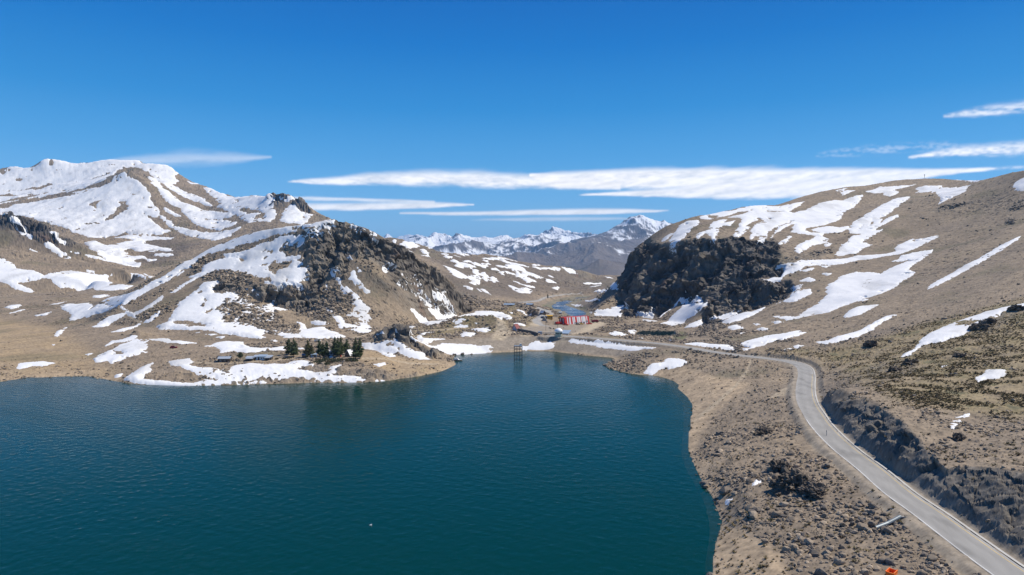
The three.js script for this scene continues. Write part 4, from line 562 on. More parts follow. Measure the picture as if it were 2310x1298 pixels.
['roadg',0.0015,46.6,-931.2,38.7,-977.6,31.9,-929,39.5,-857.6,50.1,-866.7,25.6,-692.1,19.6,-672.8,21.2,-640,27.2,-623.9,35.6,-614.9,29.4,-637.4,28.3,-670,35,-700.3,53.8,-854.1,53.3,-922],
['roadg',0.0015,8.7,-1043.3,45,-1136.6,54.3,-1179.7,83.4,-1271.5,109.8,-1353,148.3,-1418.3,135.2,-959.5,134.4,-953.8,147.1,-1406.8,110.8,-1343.5,82.2,-1254.1,58.4,-1169.1,43.8,-1108,14.1,-1036.9],
['green',0.003,48.4,-1049.9,62.1,-1074,68.2,-1000.3,56.6,-936.4,47.4,-973.4],
['green',0.003,100,-1006.1,107.4,-955.3,105.5,-949.8,99.5,-975.2],
['green',0.003,213.1,-1498.6,147.7,-936.1,146,-933.3,154.3,-1075.6],
['green',0.005,137.4,-566.8,154.1,-601.1,147,-554.2,125.8,-483.7,115.9,-464.4,116.8,-475]];
const ROADLINE = [25.9,8.8,-502.9,45,8.8,-498.2,63.1,9,-483.5,82.9,9,-467.8,97.8,9.2,-452.6,111.9,9.4,-429.9,123.2,9.6,-402.8,136.1,10,-380.1,143.1,10,-371.9,149.3,10,-363.2,151.4,10,-353.2,149.3,10,-339.3,140.8,10,-317,127.4,10,-287.5,118.2,10,-266.6,111.2,10,-248.6,106.1,10,-232.8,100.7,10,-215.2,94.8,10,-189.2,91.6,10,-167.7,88.5,10,-150.2,87.4,10,-138,86,10,-126.5,84.4,10,-112.1,83.9,10,-101,83.6,10,-90.2];
const SPOT = { pine0: [-139.4, -413.6, 9.4, 2.1], pine1: [-134.4, -407.9, 10.1, 2.6], pine2: [-124.9, -404.6, 9.6, 2.3], pine3: [-122.6, -405.0, 7.0, 1.5], pine4: [-119.0, -409.0, 9.6, 1.7], pine5: [-116.1, -406.8, 7.7, 1.9], pine6: [-114.2, -408.0, 8.1, 1.5], pine7: [-109.6, -409.3, 10.6, 2.1], pine8: [-106.2, -403.7, 10.8, 2.4], pine9: [-105.2, -407.1, 11.4, 1.7], pine10: [-103.1, -412.4, 8.5, 2.3], pine11: [-94.1, -398.1, 12.1, 2.3], pine12: [-91.7, -399.3, 12.0, 1.7], broadleaf: [-162.7, -396.1, 5.0, 2.0], bush0: [-115.4, -387.7, 1.6], bush1: [-115.5, -394.7, 1.8], bush2: [-112.4, -390.7, 2.0], bush3: [-111.1, -394.8, 2.2], bush4: [-107.1, -388.9, 2.0], bush5: [-106.2, -392.9, 2.0], bush6: [-103.5, -390.1, 2.2], bush7: [-102.3, -393.1, 2.0], bush8: [-106.5, -380.9, 1.5], bush9: [-110.5, -382.8, 1.4], bush10: [-97.9, -391.5, 1.8], bush11: [-96.0, -393.6, 2.2], bush12: [-93.2, -392.0, 1.8], bush13: [-86.8, -393.2, 0.6], bush14: [-135.1, -401.9, 1.2], bush15: [-137.7, -399.9, 1.0], bush16: [-141.8, -398.8, 0.9], shed: [-169.9, -391.7], cabin_low: [-156.6, -396.6], cabin_blue: [-153.7, -397.2], cabin_mid: [-150.2, -397.8], cabin_end: [-146.1, -398.4], house_blue: [-121.2, -405.0], hut_dark: [-126.7, -404.3], house_white: [-111.6, -409.8], tent: [-109.8, -402.2], chalet: [-99.6, -406.5], red_tank: [-104.6, -404.5], car_white: [-136.2, -464.0], car_red: [-224.0, -438.3], hall_l: [51.1, -639.4], hall_r: [76.1, -657.9], truck0: [46.2, -640.0], truck1: [51.2, -636.0], truck2: [67.2, -648.7], truck3: [74.5, -654.0], truck4: [84.2, -673.5], truck5: [63.8, -645.5], yellow: [39.1, -701.5], yellow_annex: [33.7, -691.9], aframe: [32.9, -673.7], loader: [51.9, -715.6], grey_house: [33.1, -712.2], hut: [62.4, -860.8], booth: [42.3, -642.7], red_house: [3.3, -554.8], black_shed: [13.9, -684.1], wall_a: [5.6, -553.7], wall_b: [12.5, -534.4], wall_c: [19.7, -508.5], box: [22.8, -537.9], gate: [35.0, -497.8], roof: [42.9, -539.5], pole0: [28.9, -565.6], pole1: [40.3, -585.8], far_roof0: [-3.7, -932.9], far_roof1: [25.9, -969.7], far_tree: [63.9, -1187.2], sign: [109.4, -458.0], mast: [708.0, -1146.3], post: [96.4, -202.1], crate: [66.9, -114.8], flume_a: [74.4, -134.3], flume_b: [80.8, -136.7], flume_c: [84.0, -136.3], outcrop0: [70.9, -164.3], outcrop1: [83.0, -217.8], outcrop2: [72.2, -177.4], outcrop3: [72.4, -158.0], crop0: [237.4, -335.0], crop1: [246.2, -341.1], crop2: [191.6, -354.5], crop3: [171.6, -284.4], crop4: [159.2, -274.2], crop5: [274.5, -360.2], crop6: [190.4, -281.4], crop7: [113.9, -168.2] };

const FARLINES = [
[-2029,-250,-4650,0,-250,-4650,1998,-250,-4650],
[317,-50,-5600,504,-5,-5600,676,62,-5800,859,102,-6000,995,119,-6100,1218,128,-6200,1699,167,-6300,2286,188,-6300],
[-264,-150,-7200,696,-40,-7200,1175,0,-7200,2135,0,-7200],
[-191,62,-8200,83,128,-8300,311,203,-8500,550,247,-8700,869,302,-9000,1233,340,-9500,1764,381,-10000],
[-1359,62,-8000,-847,73,-8200,-588,107,-8400],
[-686,60,-9800,-34,120,-10200,520,220,-10400],
[1618,632,-12800,1831,734,-12800,1983,819,-12800,2043,811,-12800,2187,902,-12900,2360,934,-13000,2463,995,-13000,2541,1021,-13000,2619,978,-13000,2722,960,-13000,2852,917,-13000,3026,874,-13000,3502,736,-13000,4283,538,-13000],
[2541,1021,-13000,2250,757,-12300,1859,479,-11400,1674,347,-10700],
[1469,300,-15200,3047,250,-15500,4596,200,-15500],
[-1915,215,-11500,-1611,298,-11800,-1238,341,-12000,-599,381,-12000,-41,387,-12200,614,389,-12300,1123,461,-12500,1563,569,-12700],
[-2217,535,-14800,-2011,670,-15500,-1866,830,-16500,-1732,889,-16800,-1565,855,-16800,-1301,898,-17000,-1074,910,-17000,-735,887,-17000,-396,910,-17000,-170,887,-17000,57,887,-17000,396,842,-17000,744,851,-17200,1087,851,-17200,1640,853,-17000,1921,841,-16500],
[-3963,250,-19500,-2014,400,-19500,0,600,-19500,1203,700,-19000],
[955,1003,-20500,1176,1141,-20800,1383,1221,-21000,1816,1221,-21000,1998,1151,-21000,2193,1137,-21000,2515,1109,-21000,2864,1039,-21000,3703,900,-21000],
[-8505,300,-23000,-2375,400,-23000,0,500,-23000,5287,300,-23000],
[-6364,995,-25500,-5259,1215,-25500,-4971,1283,-25500,-4631,1300,-25500,-4445,1249,-25500,-4241,1384,-25500,-4003,1486,-25500,-3748,1503,-25500,-3545,1486,-25500,-3342,1384,-25500,-3054,1266,-25500,-2630,1113,-25500,-1952,944,-25500],
[-13529,0,-31000,0,0,-31000,13323,0,-31000]];

// ------------------------------------------------------------------ terrain: a height field on a fan of rays and rings, so that the detail follows the distance
const V_MIN = Math.log(75), V_MAX = Math.log(4300), U_MAX = 1.02, STEP = 0.003;
const base = (() => {
  const nu = Math.round(2 * U_MAX / STEP) + 1, nv = Math.round((V_MAX - V_MIN) / STEP) + 1;
  let G = null, pw = 0, ph = 0;
  for (const k of [16, 8, 4, 2, 1]) {
    const w = Math.floor((nu - 1) / k) + 2, h = Math.floor((nv - 1) / k) + 2, S = new Float64Array(w * h), C = new Uint16Array(w * h);
    for (const ln of RIDGES) for (let i = 0; i + 5 < ln.length; i += 3) {
      const x0 = ln[i], h0 = ln[i + 1], z0 = -ln[i + 2], x1 = ln[i + 3], h1 = ln[i + 4], z1 = -ln[i + 5];
      const n = Math.floor(Math.max(Math.abs(x1 / z1 - x0 / z0), Math.abs(Math.log(z1 / z0))) / STEP * 2) + 2;
      for (let q = 0; q < n; q++) {
        const t = q / (n - 1), z = mix(z0, z1, t), iu = Math.round((mix(x0, x1, t) / z + U_MAX) / STEP / k), iv = Math.round((Math.log(z) - V_MIN) / STEP / k);
        if (iu >= 0 && iu < w && iv >= 0 && iv < h) { S[iv * w + iu] += mix(h0, h1, t) / z; C[iv * w + iu]++; }
      }
    }
    const N = new Float64Array(w * h);
    for (let j = 0; j < h; j++) for (let i = 0; i < w; i++) {
      const o = j * w + i;
      if (C[o]) N[o] = S[o] / C[o];
      else if (G) { const y = Math.min(j / 2, ph - 1.001), x = Math.min(i / 2, pw - 1.001), a = Math.floor(y), b = Math.floor(x), p = a * pw + b; N[o] = mix(mix(G[p], G[p + 1], x - b), mix(G[p + pw], G[p + pw + 1], x - b), y - a); }
    }
    for (let it = 0; it < { 16: 500, 8: 250, 4: 150, 2: 90, 1: 60 }[k]; it++) for (let j = 0; j < h; j++) for (let i = 0; i < w; i++) {
      const o = j * w + i; if (C[o]) continue;
      N[o] += 1.5 * ((N[j ? o - w : o] + N[j < h - 1 ? o + w : o] + N[i ? o - 1 : o] + N[i < w - 1 ? o + 1 : o]) / 4 - N[o]);
    }
    G = N; pw = w; ph = h;
  }
  for (let it = 0; it < 3; it++) { const M = G.slice(); for (let j = 1; j < ph - 1; j++) for (let i = 1; i < pw - 1; i++) { const o = j * pw + i; M[o] = (G[o - 1] + G[o + 1] + G[o - pw] + G[o + pw] + 4 * G[o]) / 8; } G = M; }
  return (u, v) => { const y = clamp((v - V_MIN) / STEP, 0, ph - 1.001), x = clamp((u + U_MAX) / STEP, 0, pw - 1.001), a = Math.floor(y), b = Math.floor(x), p = a * pw + b; return mix(mix(G[p], G[p + 1], x - b), mix(G[p + pw], G[p + pw + 1], x - b), y - a); };
})();

// road centre line, resampled every 2 m
const road = (() => {
  const P = []; for (let i = 0; i < ROADLINE.length; i += 3) P.push(new THREE.Vector3(ROADLINE[i], ROADLINE[i + 1], ROADLINE[i + 2]));
  const c = new THREE.CatmullRomCurve3(P, false, 'centripetal');
  return c.getSpacedPoints(Math.round(c.getLength() / 2));
})();
function leftOfRoad(x, z) { let b = 1e9, q = 0; for (const p of road) { const d = (p.x - x) ** 2 + (p.z - z) ** 2; if (d < b) { b = d; q = p.x; } } return x < q; }
function roadNear(x, z) { let b = 1e9, h = 0; for (const p of road) { const d = (p.x - x) ** 2 + (p.z - z) ** 2; if (d < b) { b = d; h = p.y; } } return [Math.sqrt(b), h]; }

const ROWS = (() => { const r = []; let v = Math.log(84); const end = Math.log(3900); while (v < end) { r.push(v); const Z = Math.exp(v); v += Z < 230 ? 0.0032 : Z < 430 ? 0.0052 : Z < 560 ? 0.0032 : Z < 960 ? 0.0013 : Z < 1350 ? 0.005 : Z < 2450 ? 0.0045 : 0.009; } return r; })();
const NV = ROWS.length, NU = 1180, UM = 0.93, DU = 2 * UM / (NU - 1);
const U = new Float64Array(NU).map((_, i) => -UM + i * DU), Zr = Float64Array.from(ROWS, Math.exp);
const CELLS = NU * NV;
console.log('grid', NU, NV);

// signed distance to an outline, in parts of the viewing distance (positive inside), over its own neighbourhood
function stamp(poly, reach, put) {
  const n = poly.length / 2, pu = new Float64Array(n), pv = new Float64Array(n); let u0 = 9, u1 = -9, v0 = 99, v1 = -99;
  for (let i = 0; i < n; i++) { const Z = -poly[2 * i + 1]; pu[i] = poly[2 * i] / Z; pv[i] = Math.log(Z); u0 = Math.min(u0, pu[i]); u1 = Math.max(u1, pu[i]); v0 = Math.min(v0, pv[i]); v1 = Math.max(v1, pv[i]); }
  const i0 = Math.max(0, Math.floor((u0 - reach + UM) / DU)), i1 = Math.min(NU - 1, Math.ceil((u1 + reach + UM) / DU));
  for (let j = 0; j < NV; j++) {
    const v = ROWS[j]; if (v < v0 - reach || v > v1 + reach) continue;
    for (let i = i0; i <= i1; i++) {
      const u = U[i]; let d = 1e9, inside = false;
      for (let a = 0, b = n - 1; a < n; b = a++) {
        const eu = pu[b] - pu[a], ev = pv[b] - pv[a], t = clamp(((u - pu[a]) * eu + (v - pv[a]) * ev) / (eu * eu + ev * ev + 1e-12), 0, 1);
        const du = u - pu[a] - eu * t, dv = v - pv[a] - ev * t; d = Math.min(d, du * du + dv * dv);
        if ((pv[a] > v) !== (pv[b] > v) && u < pu[a] + (v - pv[a]) / (pv[b] - pv[a]) * (pu[b] - pu[a])) inside = !inside;
      }
      d = Math.sqrt(d); if (d < reach || inside) put(j * NU + i, inside ? d : -d);
    }
  }
}
const area = {};
for (const kind of ['crag', 'cut', 'rubble', 'ochre', 'beach', 'olive', 'brown', 'gravel', 'sandcut', 'track', 'roadg', 'green']) area[kind] = new Float32Array(CELLS);
for (const [kind, feather, ...poly] of AREAS) stamp(poly, feather, (o, d) => { const w = smooth(-feather, feather, d); if (w > area[kind][o]) area[kind][o] = w; });
const snowField = new Float32Array(CELLS).fill(-0.05);
for (const poly of SNOW) stamp(poly, 0.03, (o, d) => { if (d > snowField[o]) snowField[o] = d; });
for (const poly of BARE) stamp(poly, 0.02, (o, d) => { if (-d < snowField[o]) snowField[o] = -d; });

// patches where bedrock and blocks break through the scree
const rockSpot = (x, z, Z) => { const f = Z < 330 ? 0.45 : Z < 1200 ? 1 : 2.6, m = noise2(x / (90 * f) + 21, z / (90 * f)); return smooth(0.30, 0.52, 0.62 * noise2(x / (5.5 * f), z / (5.5 * f)) + 0.5 * noise2(x / (2.1 * f) + 4, z / (2.1 * f)) + 0.30 * m); };
const baseH = new Float32Array(CELLS), landH = new Float32Array(CELLS), lowH = new Float32Array(CELLS), roadD = new Float32Array(CELLS).fill(99);
for (let j = 0; j < NV; j++) {
  const Z = Zr[j], far = smooth(1000, 1500, Z), near = 1 - smooth(220, 420, Z);
  for (let i = 0; i < NU; i++) {
    const o = j * NU + i, x = U[i] * Z, z = -Z; let h = base(U[i], ROWS[j]) * Z;
    baseH[o] = h;
    let rd = 99, rh = 0;
    if (x > 10 && x < 190 && Z < 530) { [rd, rh] = roadNear(x, z); roadD[o] = rd; }
    const rough = 0.75 + 0.6 * noise2(x / 130 + 3, z / 130);
    let low = 0.9 * noise2(x / 38, z / 38) + 0.45 * noise2(x / 15 + 7, z / 15), fine = 0.36 * noise2(x / 6.3, z / 6.3) + 0.28 * noise2(x / 2.7, z / 2.7) + 0.17 * noise2(x / 1.2, z / 1.2);
    if (near > 0) fine += near * (0.06 * noise2(x / 0.5, z / 0.5));
    if (far > 0) { low += far * (7 * noise2(x / 150, z / 150) + 3.5 * noise2(x / 60 + 4, z / 60)); fine = mix(fine, 2.4 * noise2(x / 25, z / 25) + 1.6 * noise2(x / 11, z / 11) + 1.1 * noise2(x / 5, z / 5), far); }
    const calm = clamp(Math.abs(h) / 2.2, 0.12, 1) * (1 - 0.85 * area.gravel[o]) * (1 - 0.6 * Math.max(area.beach[o], area.ochre[o], area.track[o], area.roadg[o]));
    const rb = area.rubble[o];
    if (rb > 0.02) { const k = Z < 350 ? 0.4 : 1; fine += rb * k * (1.9 * domes(x / (5.2 * k), z / (5.2 * k), 0.62) + 1.3 * domes(x / (2.6 * k) + 9, z / (2.6 * k), 0.5) * 1.2); }
    fine += (Z < 330 ? 0.35 : Z < 1200 ? 0.75 : 2.4) * rockSpot(x, z, Z) * (1 - area.gravel[o]) * (1 - area.ochre[o]) * (1 - area.beach[o]);
    low *= rough * calm; fine *= rough * Math.max(calm, rb);
    if (rd < 16) { const k = smooth(4.6, 12, rd); low *= k; fine *= k; h = mix(rh - 0.25, mix(rh - 0.04 + 0.14 * noise2(x / 2.3, z / 2.3), h, smooth(4.6, 7.5, rd)), smooth(2.7, 3.5, rd)); }
    lowH[o] = h + low; landH[o] = h + low + fine;
  }
}
// stand-off of crags from the smooth slope, along its normal
const px = new Float32Array(CELLS), py = new Float32Array(CELLS), pz = new Float32Array(CELLS), steep = new Float32Array(CELLS);
for (let j = 0; j < NV; j++) for (let i = 0; i < NU; i++) {
  const o = j * NU + i, Z = Zr[j], x = U[i] * Z, i0 = Math.max(0, i - 2), i1 = Math.min(NU - 1, i + 2), j0 = Math.max(0, j - 2), j1 = Math.min(NV - 1, j + 2);
  const hx = (lowH[j * NU + i1] - lowH[j * NU + i0]) / ((i1 - i0) * DU * Z);
  const hz = (lowH[j1 * NU + i] - lowH[j0 * NU + i]) / (Zr[j1] - Zr[j0]) - hx * U[i];       // dh/dZ at fixed x
  const l = Math.sqrt(hx * hx + hz * hz + 1), nx = -hx / l, ny = 1 / l, nz = hz / l;
  steep[o] = 1 - ny;
  let X = x, Y = landH[o], W = -Z;
  const c = Math.max(area.crag[o], area.cut[o] * 0.9, 0.55 * smooth(0.30, 0.5, steep[o]) * smooth(300, 400, Z));
  if (c > 0.01) {
    const off = smooth(4.5, 9, roadD[o]);
    const s = Z < 330 ? 0.30 : Z < 1300 ? 1 : 2.6, big = Z > 560 && Z < 1100 && x > 90 ? 1 : 0, L = (big ? 30 : 17) * s;
    const bx = X + 3 * s * noise3(X / (6 * s), Y / (6 * s), W / (6 * s)), bz = W + 3 * s * noise3(X / (6 * s) + 9, Y / (6 * s), W / (6 * s));
    const r = ridge3(bx / L, Y / (L * 2.3), bz / L, 3), q = noise3(X / (40 * s), Y / (60 * s), W / (40 * s));
    const cut = area.cut[o] > area.crag[o] ? 1 : 0, e = cut ? 2.2 : 1;                     // block size against crag size
    const b1 = blocks(bx / (13 * s * e), Y / (24 * s * e), bz / (13 * s * e)), b2 = blocks(X / (6 * s * e) + 7, Y / (9 * s * e), W / (6 * s * e));
    const st = Y / (10 * s * e) + 0.9 * noise3(X / (30 * s * e), Y / (50 * s), W / (30 * s * e)) + 0.5 * b1[0], ledge = 0.5 - (st - Math.floor(st));
    const a = off * c * s * ((big ? 12 : 5) * (r - 0.55) * (cut ? 0.5 : 1) + (big ? 6 : 3.2) * q + 5.6 * b1[0] + 2.0 * b2[0] + 2.0 * ledge - 1.6 * (1 - smooth(0, 0.10, b1[1])));
    X += nx * a; Y += ny * a * 0.8; W += nz * a;
  }
  px[o] = X; py[o] = Y; pz[o] = W;
}

// ---- ground colours (linear, what the ground is made of)
const tint = {
  tan: [0.280, 0.212, 0.140], dust: [0.200, 0.155, 0.110], ochre: [0.365, 0.262, 0.148], beach: [0.40, 0.295, 0.185], olive: [0.265, 0.203, 0.098], brown: [0.142, 0.111, 0.082], gravel: [0.275, 0.228, 0.172],
  sand: [0.43, 0.345, 0.235], rock: [0.092, 0.079, 0.066], pale: [0.200, 0.168, 0.130], dark: [0.042, 0.039, 0.037], cut: [0.120, 0.108, 0.092], roadg: [0.33, 0.31, 0.28], green: [0.115, 0.120, 0.045], moss: [0.105, 0.098, 0.050], rust: [0.15, 0.085, 0.06],
};
const col = new Float32Array(CELLS * 3);
for (let j = 0; j < NV; j++) for (let i = 0; i < NU; i++) {
  const o = j * NU + i, Z = Zr[j], x = px[o], y = py[o], z = pz[o], f = Z < 1200 ? 1 : 2.6;
  let r, g, b;
  const to = (t, k) => { r += (t[0] - r) * k; g += (t[1] - g) * k; b += (t[2] - b) * k; };
  [r, g, b] = tint.tan;
  const n0 = noise2(x / (60 * f), z / (60 * f)), n1 = noise2(x / (17 * f) + 5, z / (17 * f)), n2 = noise2(x / (4.5 * f), z / (4.5 * f) + 8), n3 = noise2(x / 1.6, z / 1.6), n4 = noise2(x / 0.55, z / 0.55);
  to(tint.dust, clamp(0.35 + 0.5 * n0 + 0.45 * n1, 0, 1));
  to(tint.brown, 0.85 * area.brown[o]);
  to(tint.ochre, area.ochre[o] * clamp(0.8 + 0.5 * n1, 0, 1));
  to(tint.gravel, area.gravel[o] * 0.9);
  to(tint.olive, area.olive[o] * clamp(0.62 + 0.5 * n1 + 0.3 * n2, 0, 1));
  to(tint.moss, area.olive[o] * 0.85 * smooth(0.18, 0.5, n1 * 0.5 + n2 * 0.6 + 0.1 * n3));
  if (Z > 330) to(tint.moss, 0.45 * smooth(0.2, 0.6, noise2(x / (45 * f) + 31, z / (45 * f)) + 0.3 * n2) * (1 - area.gravel[o]));
  to(tint.rock, 0.55 * rockSpot(U[i] * Z, -Z, Z) * (1 - area.gravel[o]) * (1 - area.ochre[o]));
  to(tint.beach, area.beach[o] * clamp(0.85 + 0.4 * n2, 0, 1));
  to(tint.green, area.green[o] * clamp(0.8 + 0.5 * n2, 0, 1));
  to(tint.sand, area.sandcut[o]);
  to(tint.sand, area.track[o] * 0.62);
  to(tint.roadg, area.roadg[o]);
  to(tint.pale, 0.7 * area.rubble[o] * clamp(0.6 + n2, 0, 1));
  // scattered stones as colour grain
  const grain = Math.max(0.3, 1 + 0.34 * n3 + 0.30 * n4 + 0.22 * n2 + 0.16 * noise2((0.8 * x - 0.6 * z) / 70, (0.6 * x + 0.8 * z) / 8));
  const c = Math.max(area.crag[o], 0.85 * smooth(0.27, 0.45, steep[o] + 0.06 * n2));
  if (c > 0.01) {
    const k = clamp((x < 60 && Z < 1200 ? 0.62 : 0.42) + 0.9 * noise3(x / (26 * f), y / (26 * f), z / (26 * f)) + 0.5 * noise3(x / (7 * f), y / (16 * f), z / (7 * f)), 0, 1);
    let R = mix(tint.rock[0], tint.pale[0], k), Gc = mix(tint.rock[1], tint.pale[1], k), B = mix(tint.rock[2], tint.pale[2], k);
    const d = smooth(-0.12, 0.38, noise3(x / (33 * f) + 40, y / (33 * f), z / (33 * f)) + 0.35 * noise3(x / (5 * f), y / (9 * f), z / (5 * f)));
    const deep = x < 60 && Z < 1200 ? 0.42 : 0.75; R = mix(R, tint.dark[0], deep * d); Gc = mix(Gc, tint.dark[1], deep * d); B = mix(B, tint.dark[2], deep * d);
    const u = 0.55 * smooth(0.35, 0.7, noise3(x / (20 * f) + 90, y / (20 * f), z / (20 * f)));
    R = mix(R, tint.rust[0], u); Gc = mix(Gc, tint.rust[1], u); B = mix(B, tint.rust[2], u);
    to([R, Gc, B], c);
  }
  to(tint.cut, area.cut[o] * 0.9);
  if (area.cut[o] > 0.05) to(tint.pale, area.cut[o] * 0.5 * smooth(0, 0.6, noise3(x / 6, y / 3, z / 6) + 0.4 * n3));
  if (roadD[o] < 9) to(tint.gravel, 0.8 * (1 - smooth(4.5, 8, roadD[o] + n2)));
  // water-worn fringe of the drawn-down lake: pale silt
  if (Z < 520 && baseH[o] < 1.6) to(tint.beach, 0.55 * (1 - smooth(0.3, 1.6, baseH[o] + 0.5 * n1)) * (1 - area.rubble[o]));
  if (baseH[o] < -0.1) to([0.16, 0.15, 0.10], 0.6);
  col[3 * o] = Math.max(0.02, r * grain); col[3 * o + 1] = Math.max(0.02, g * grain); col[3 * o + 2] = Math.max(0.02, b * grain);
}

// what lies well below the line of sight behind a ridge is left out
const unseen = new Uint8Array(CELLS);
for (let i = 0; i < NU; i++) { let top = -9; for (let j = 0; j < NV; j++) { const o = j * NU + i, s = (py[o] - EYE) / -pz[o]; if (s < top - 0.05) unseen[o] = 1; if (s > top) top = s; } }
function sheet(name, keep, heightOf, material, colours) {
  const id = new Int32Array(CELLS).fill(-1), P = [], C = [], I = []; let n = 0;
  const use = (o) => { if (id[o] < 0) { id[o] = n++; const q = heightOf(o); P.push(q[0], q[1], q[2]); if (colours) C.push(col[3 * o], col[3 * o + 1], col[3 * o + 2]); } return id[o]; };
  for (let j = 0; j < NV - 1; j++) for (let i = 0; i < NU - 1; i++) {
    const a = j * NU + i, b = a + 1, c = a + NU, d = c + 1;
    if ((unseen[a] & unseen[b] & unseen[c] & unseen[d]) || !keep(a, b, c, d)) continue;
    const A = use(a), B = use(b), Cc = use(c), Dd = use(d);
    if ((i + j) & 1) I.push(A, B, Cc, B, Dd, Cc); else I.push(A, B, Dd, A, Dd, Cc);
  }
  const g = new THREE.BufferGeometry();
  g.setAttribute('position', new THREE.Float32BufferAttribute(P, 3));
  if (colours) g.setAttribute('color', new THREE.Float32BufferAttribute(C, 3));
  g.setIndex(new THREE.BufferAttribute(new Uint32Array(I), 1)); g.computeVertexNormals();
  const m = new THREE.Mesh(g, material); m.name = name; m.castShadow = m.receiveShadow = true; scene.add(m);
  console.log(name, I.length / 3);
  return m;
}
const groundMaterial = new THREE.MeshStandardMaterial({ vertexColors: true, roughness: 0.95, metalness: 0, flatShading: true });
const terrain = sheet('terrain', (a, b, c, d) => Math.max(landH[a], landH[b], landH[c], landH[d]) > -6, (o) => [px[o], py[o], pz[o]], groundMaterial, true);
terrain.userData = { kind: 'structure', label: 'brown volcanic slopes and crags around the lake', category: 'terrain' };

// ---- snow: a sheet that rises out of the ground inside each patch, so that its edge is where the two meet
const snowTop = new Float32Array(CELLS);
for (let j = 0; j < NV; j++) for (let i = 0; i < NU; i++) {
  const o = j * NU + i, Z = Zr[j], x = U[i] * Z, z = -Z;
  let s = snowField[o];
  if (s < -0.02) { snowTop[o] = -9; continue; }
  const spot = noise2(x / 55 + 60, z / 55), sp = Z > 1300 ? 3 : 1;
  s += 0.0022 * noise2(U[i] * 90, ROWS[j] * 60) + 0.0022 * noise2(U[i] * 260, ROWS[j] * 150) + 0.0016 * noise2(U[i] * 620, ROWS[j] * 330);
  s += Z > 1300 ? 0.003 : 0.0012;
  s -= 0.014 * smooth(-0.05, 0.45, spot) * smooth(0.30, 0.55, noise2(x / (7 * sp), z / (7 * sp)) + 0.35 * noise2(x / (2.6 * sp), z / (2.6 * sp)));
  const dune = (1 - 0.8 * area.gravel[o]) * (1.3 * noise2(x / 44 + 2, z / 44) + 0.55 * noise2(x / 17, z / 17) + 0.16 * noise2(x / 6, z / 6)) - 0.5 * area.gravel[o], deep = s * Math.min(Z, 1500) * 0.30;
  snowTop[o] = (deep < 0 ? Math.max(deep, -1.5) : (1.1 + dune) * (1 - Math.exp(-deep / 1.1))) * (Z > 1300 ? 2.2 : 1);
}
const snowMaterial = new THREE.MeshPhysicalMaterial({ color: new THREE.Color().setRGB(0.80, 0.79, 0.775), vertexColors: true, roughness: 0.75 });
const snowCol = (o) => { const x = px[o], z = pz[o]; return clamp(0.985 - 0.20 * smooth(0.1, 0.6, fbm2(x / 28 + 11, z / 60, 5) * 1.7) - 0.10 * smooth(0.2, 0.7, noise2(x / 2.6, z / 6)) * smooth(-0.2, 0.4, noise2(x / 50, z / 50 + 9)), 0.7, 1); };
for (let o = 0; o < CELLS; o++) if (snowTop[o] > -8) { const k = snowCol(o); col[3 * o] = k; col[3 * o + 1] = k * (0.985 + 0.015 * k); col[3 * o + 2] = k * (0.95 + 0.05 * k); }
const snow = sheet('snow_patches', (a, b, c, d) => Math.max(snowTop[a], snowTop[b], snowTop[c], snowTop[d]) > -0.45 && Math.min(snowTop[a], snowTop[b], snowTop[c], snowTop[d]) > -8, (o) => {
  const k = smooth(0, 0.6, snowTop[o]);
  return [px[o], mix(py[o], Math.min(lowH[o], py[o] + 0.6), 0.75 * (1 - area.crag[o])) + snowTop[o], pz[o]];
}, snowMaterial, true);
snow.userData = { kind: 'stuff', label: 'spring snow left in patches on the slopes', category: 'snow' };

// height of the ground as built, for whatever stands on it
function groundAt(x, z) {
  const Z = -z, u = x / Z, v = Math.log(Z); let j = 0; { let a = 0, b = NV - 2; while (a < b) { const m = a + b + 1 >> 1; if (ROWS[m] <= v) a = m; else b = m - 1; } j = a; }
  const i = clamp(Math.floor((u + UM) / DU), 0, NU - 2), tu = clamp((u + UM) / DU - i, 0, 1), tv = clamp((v - ROWS[j]) / (ROWS[j + 1] - ROWS[j]), 0, 1), o = j * NU + i;
  return mix(mix(landH[o], landH[o + 1], tu), mix(landH[o + NU], landH[o + NU + 1], tu), tv);
}

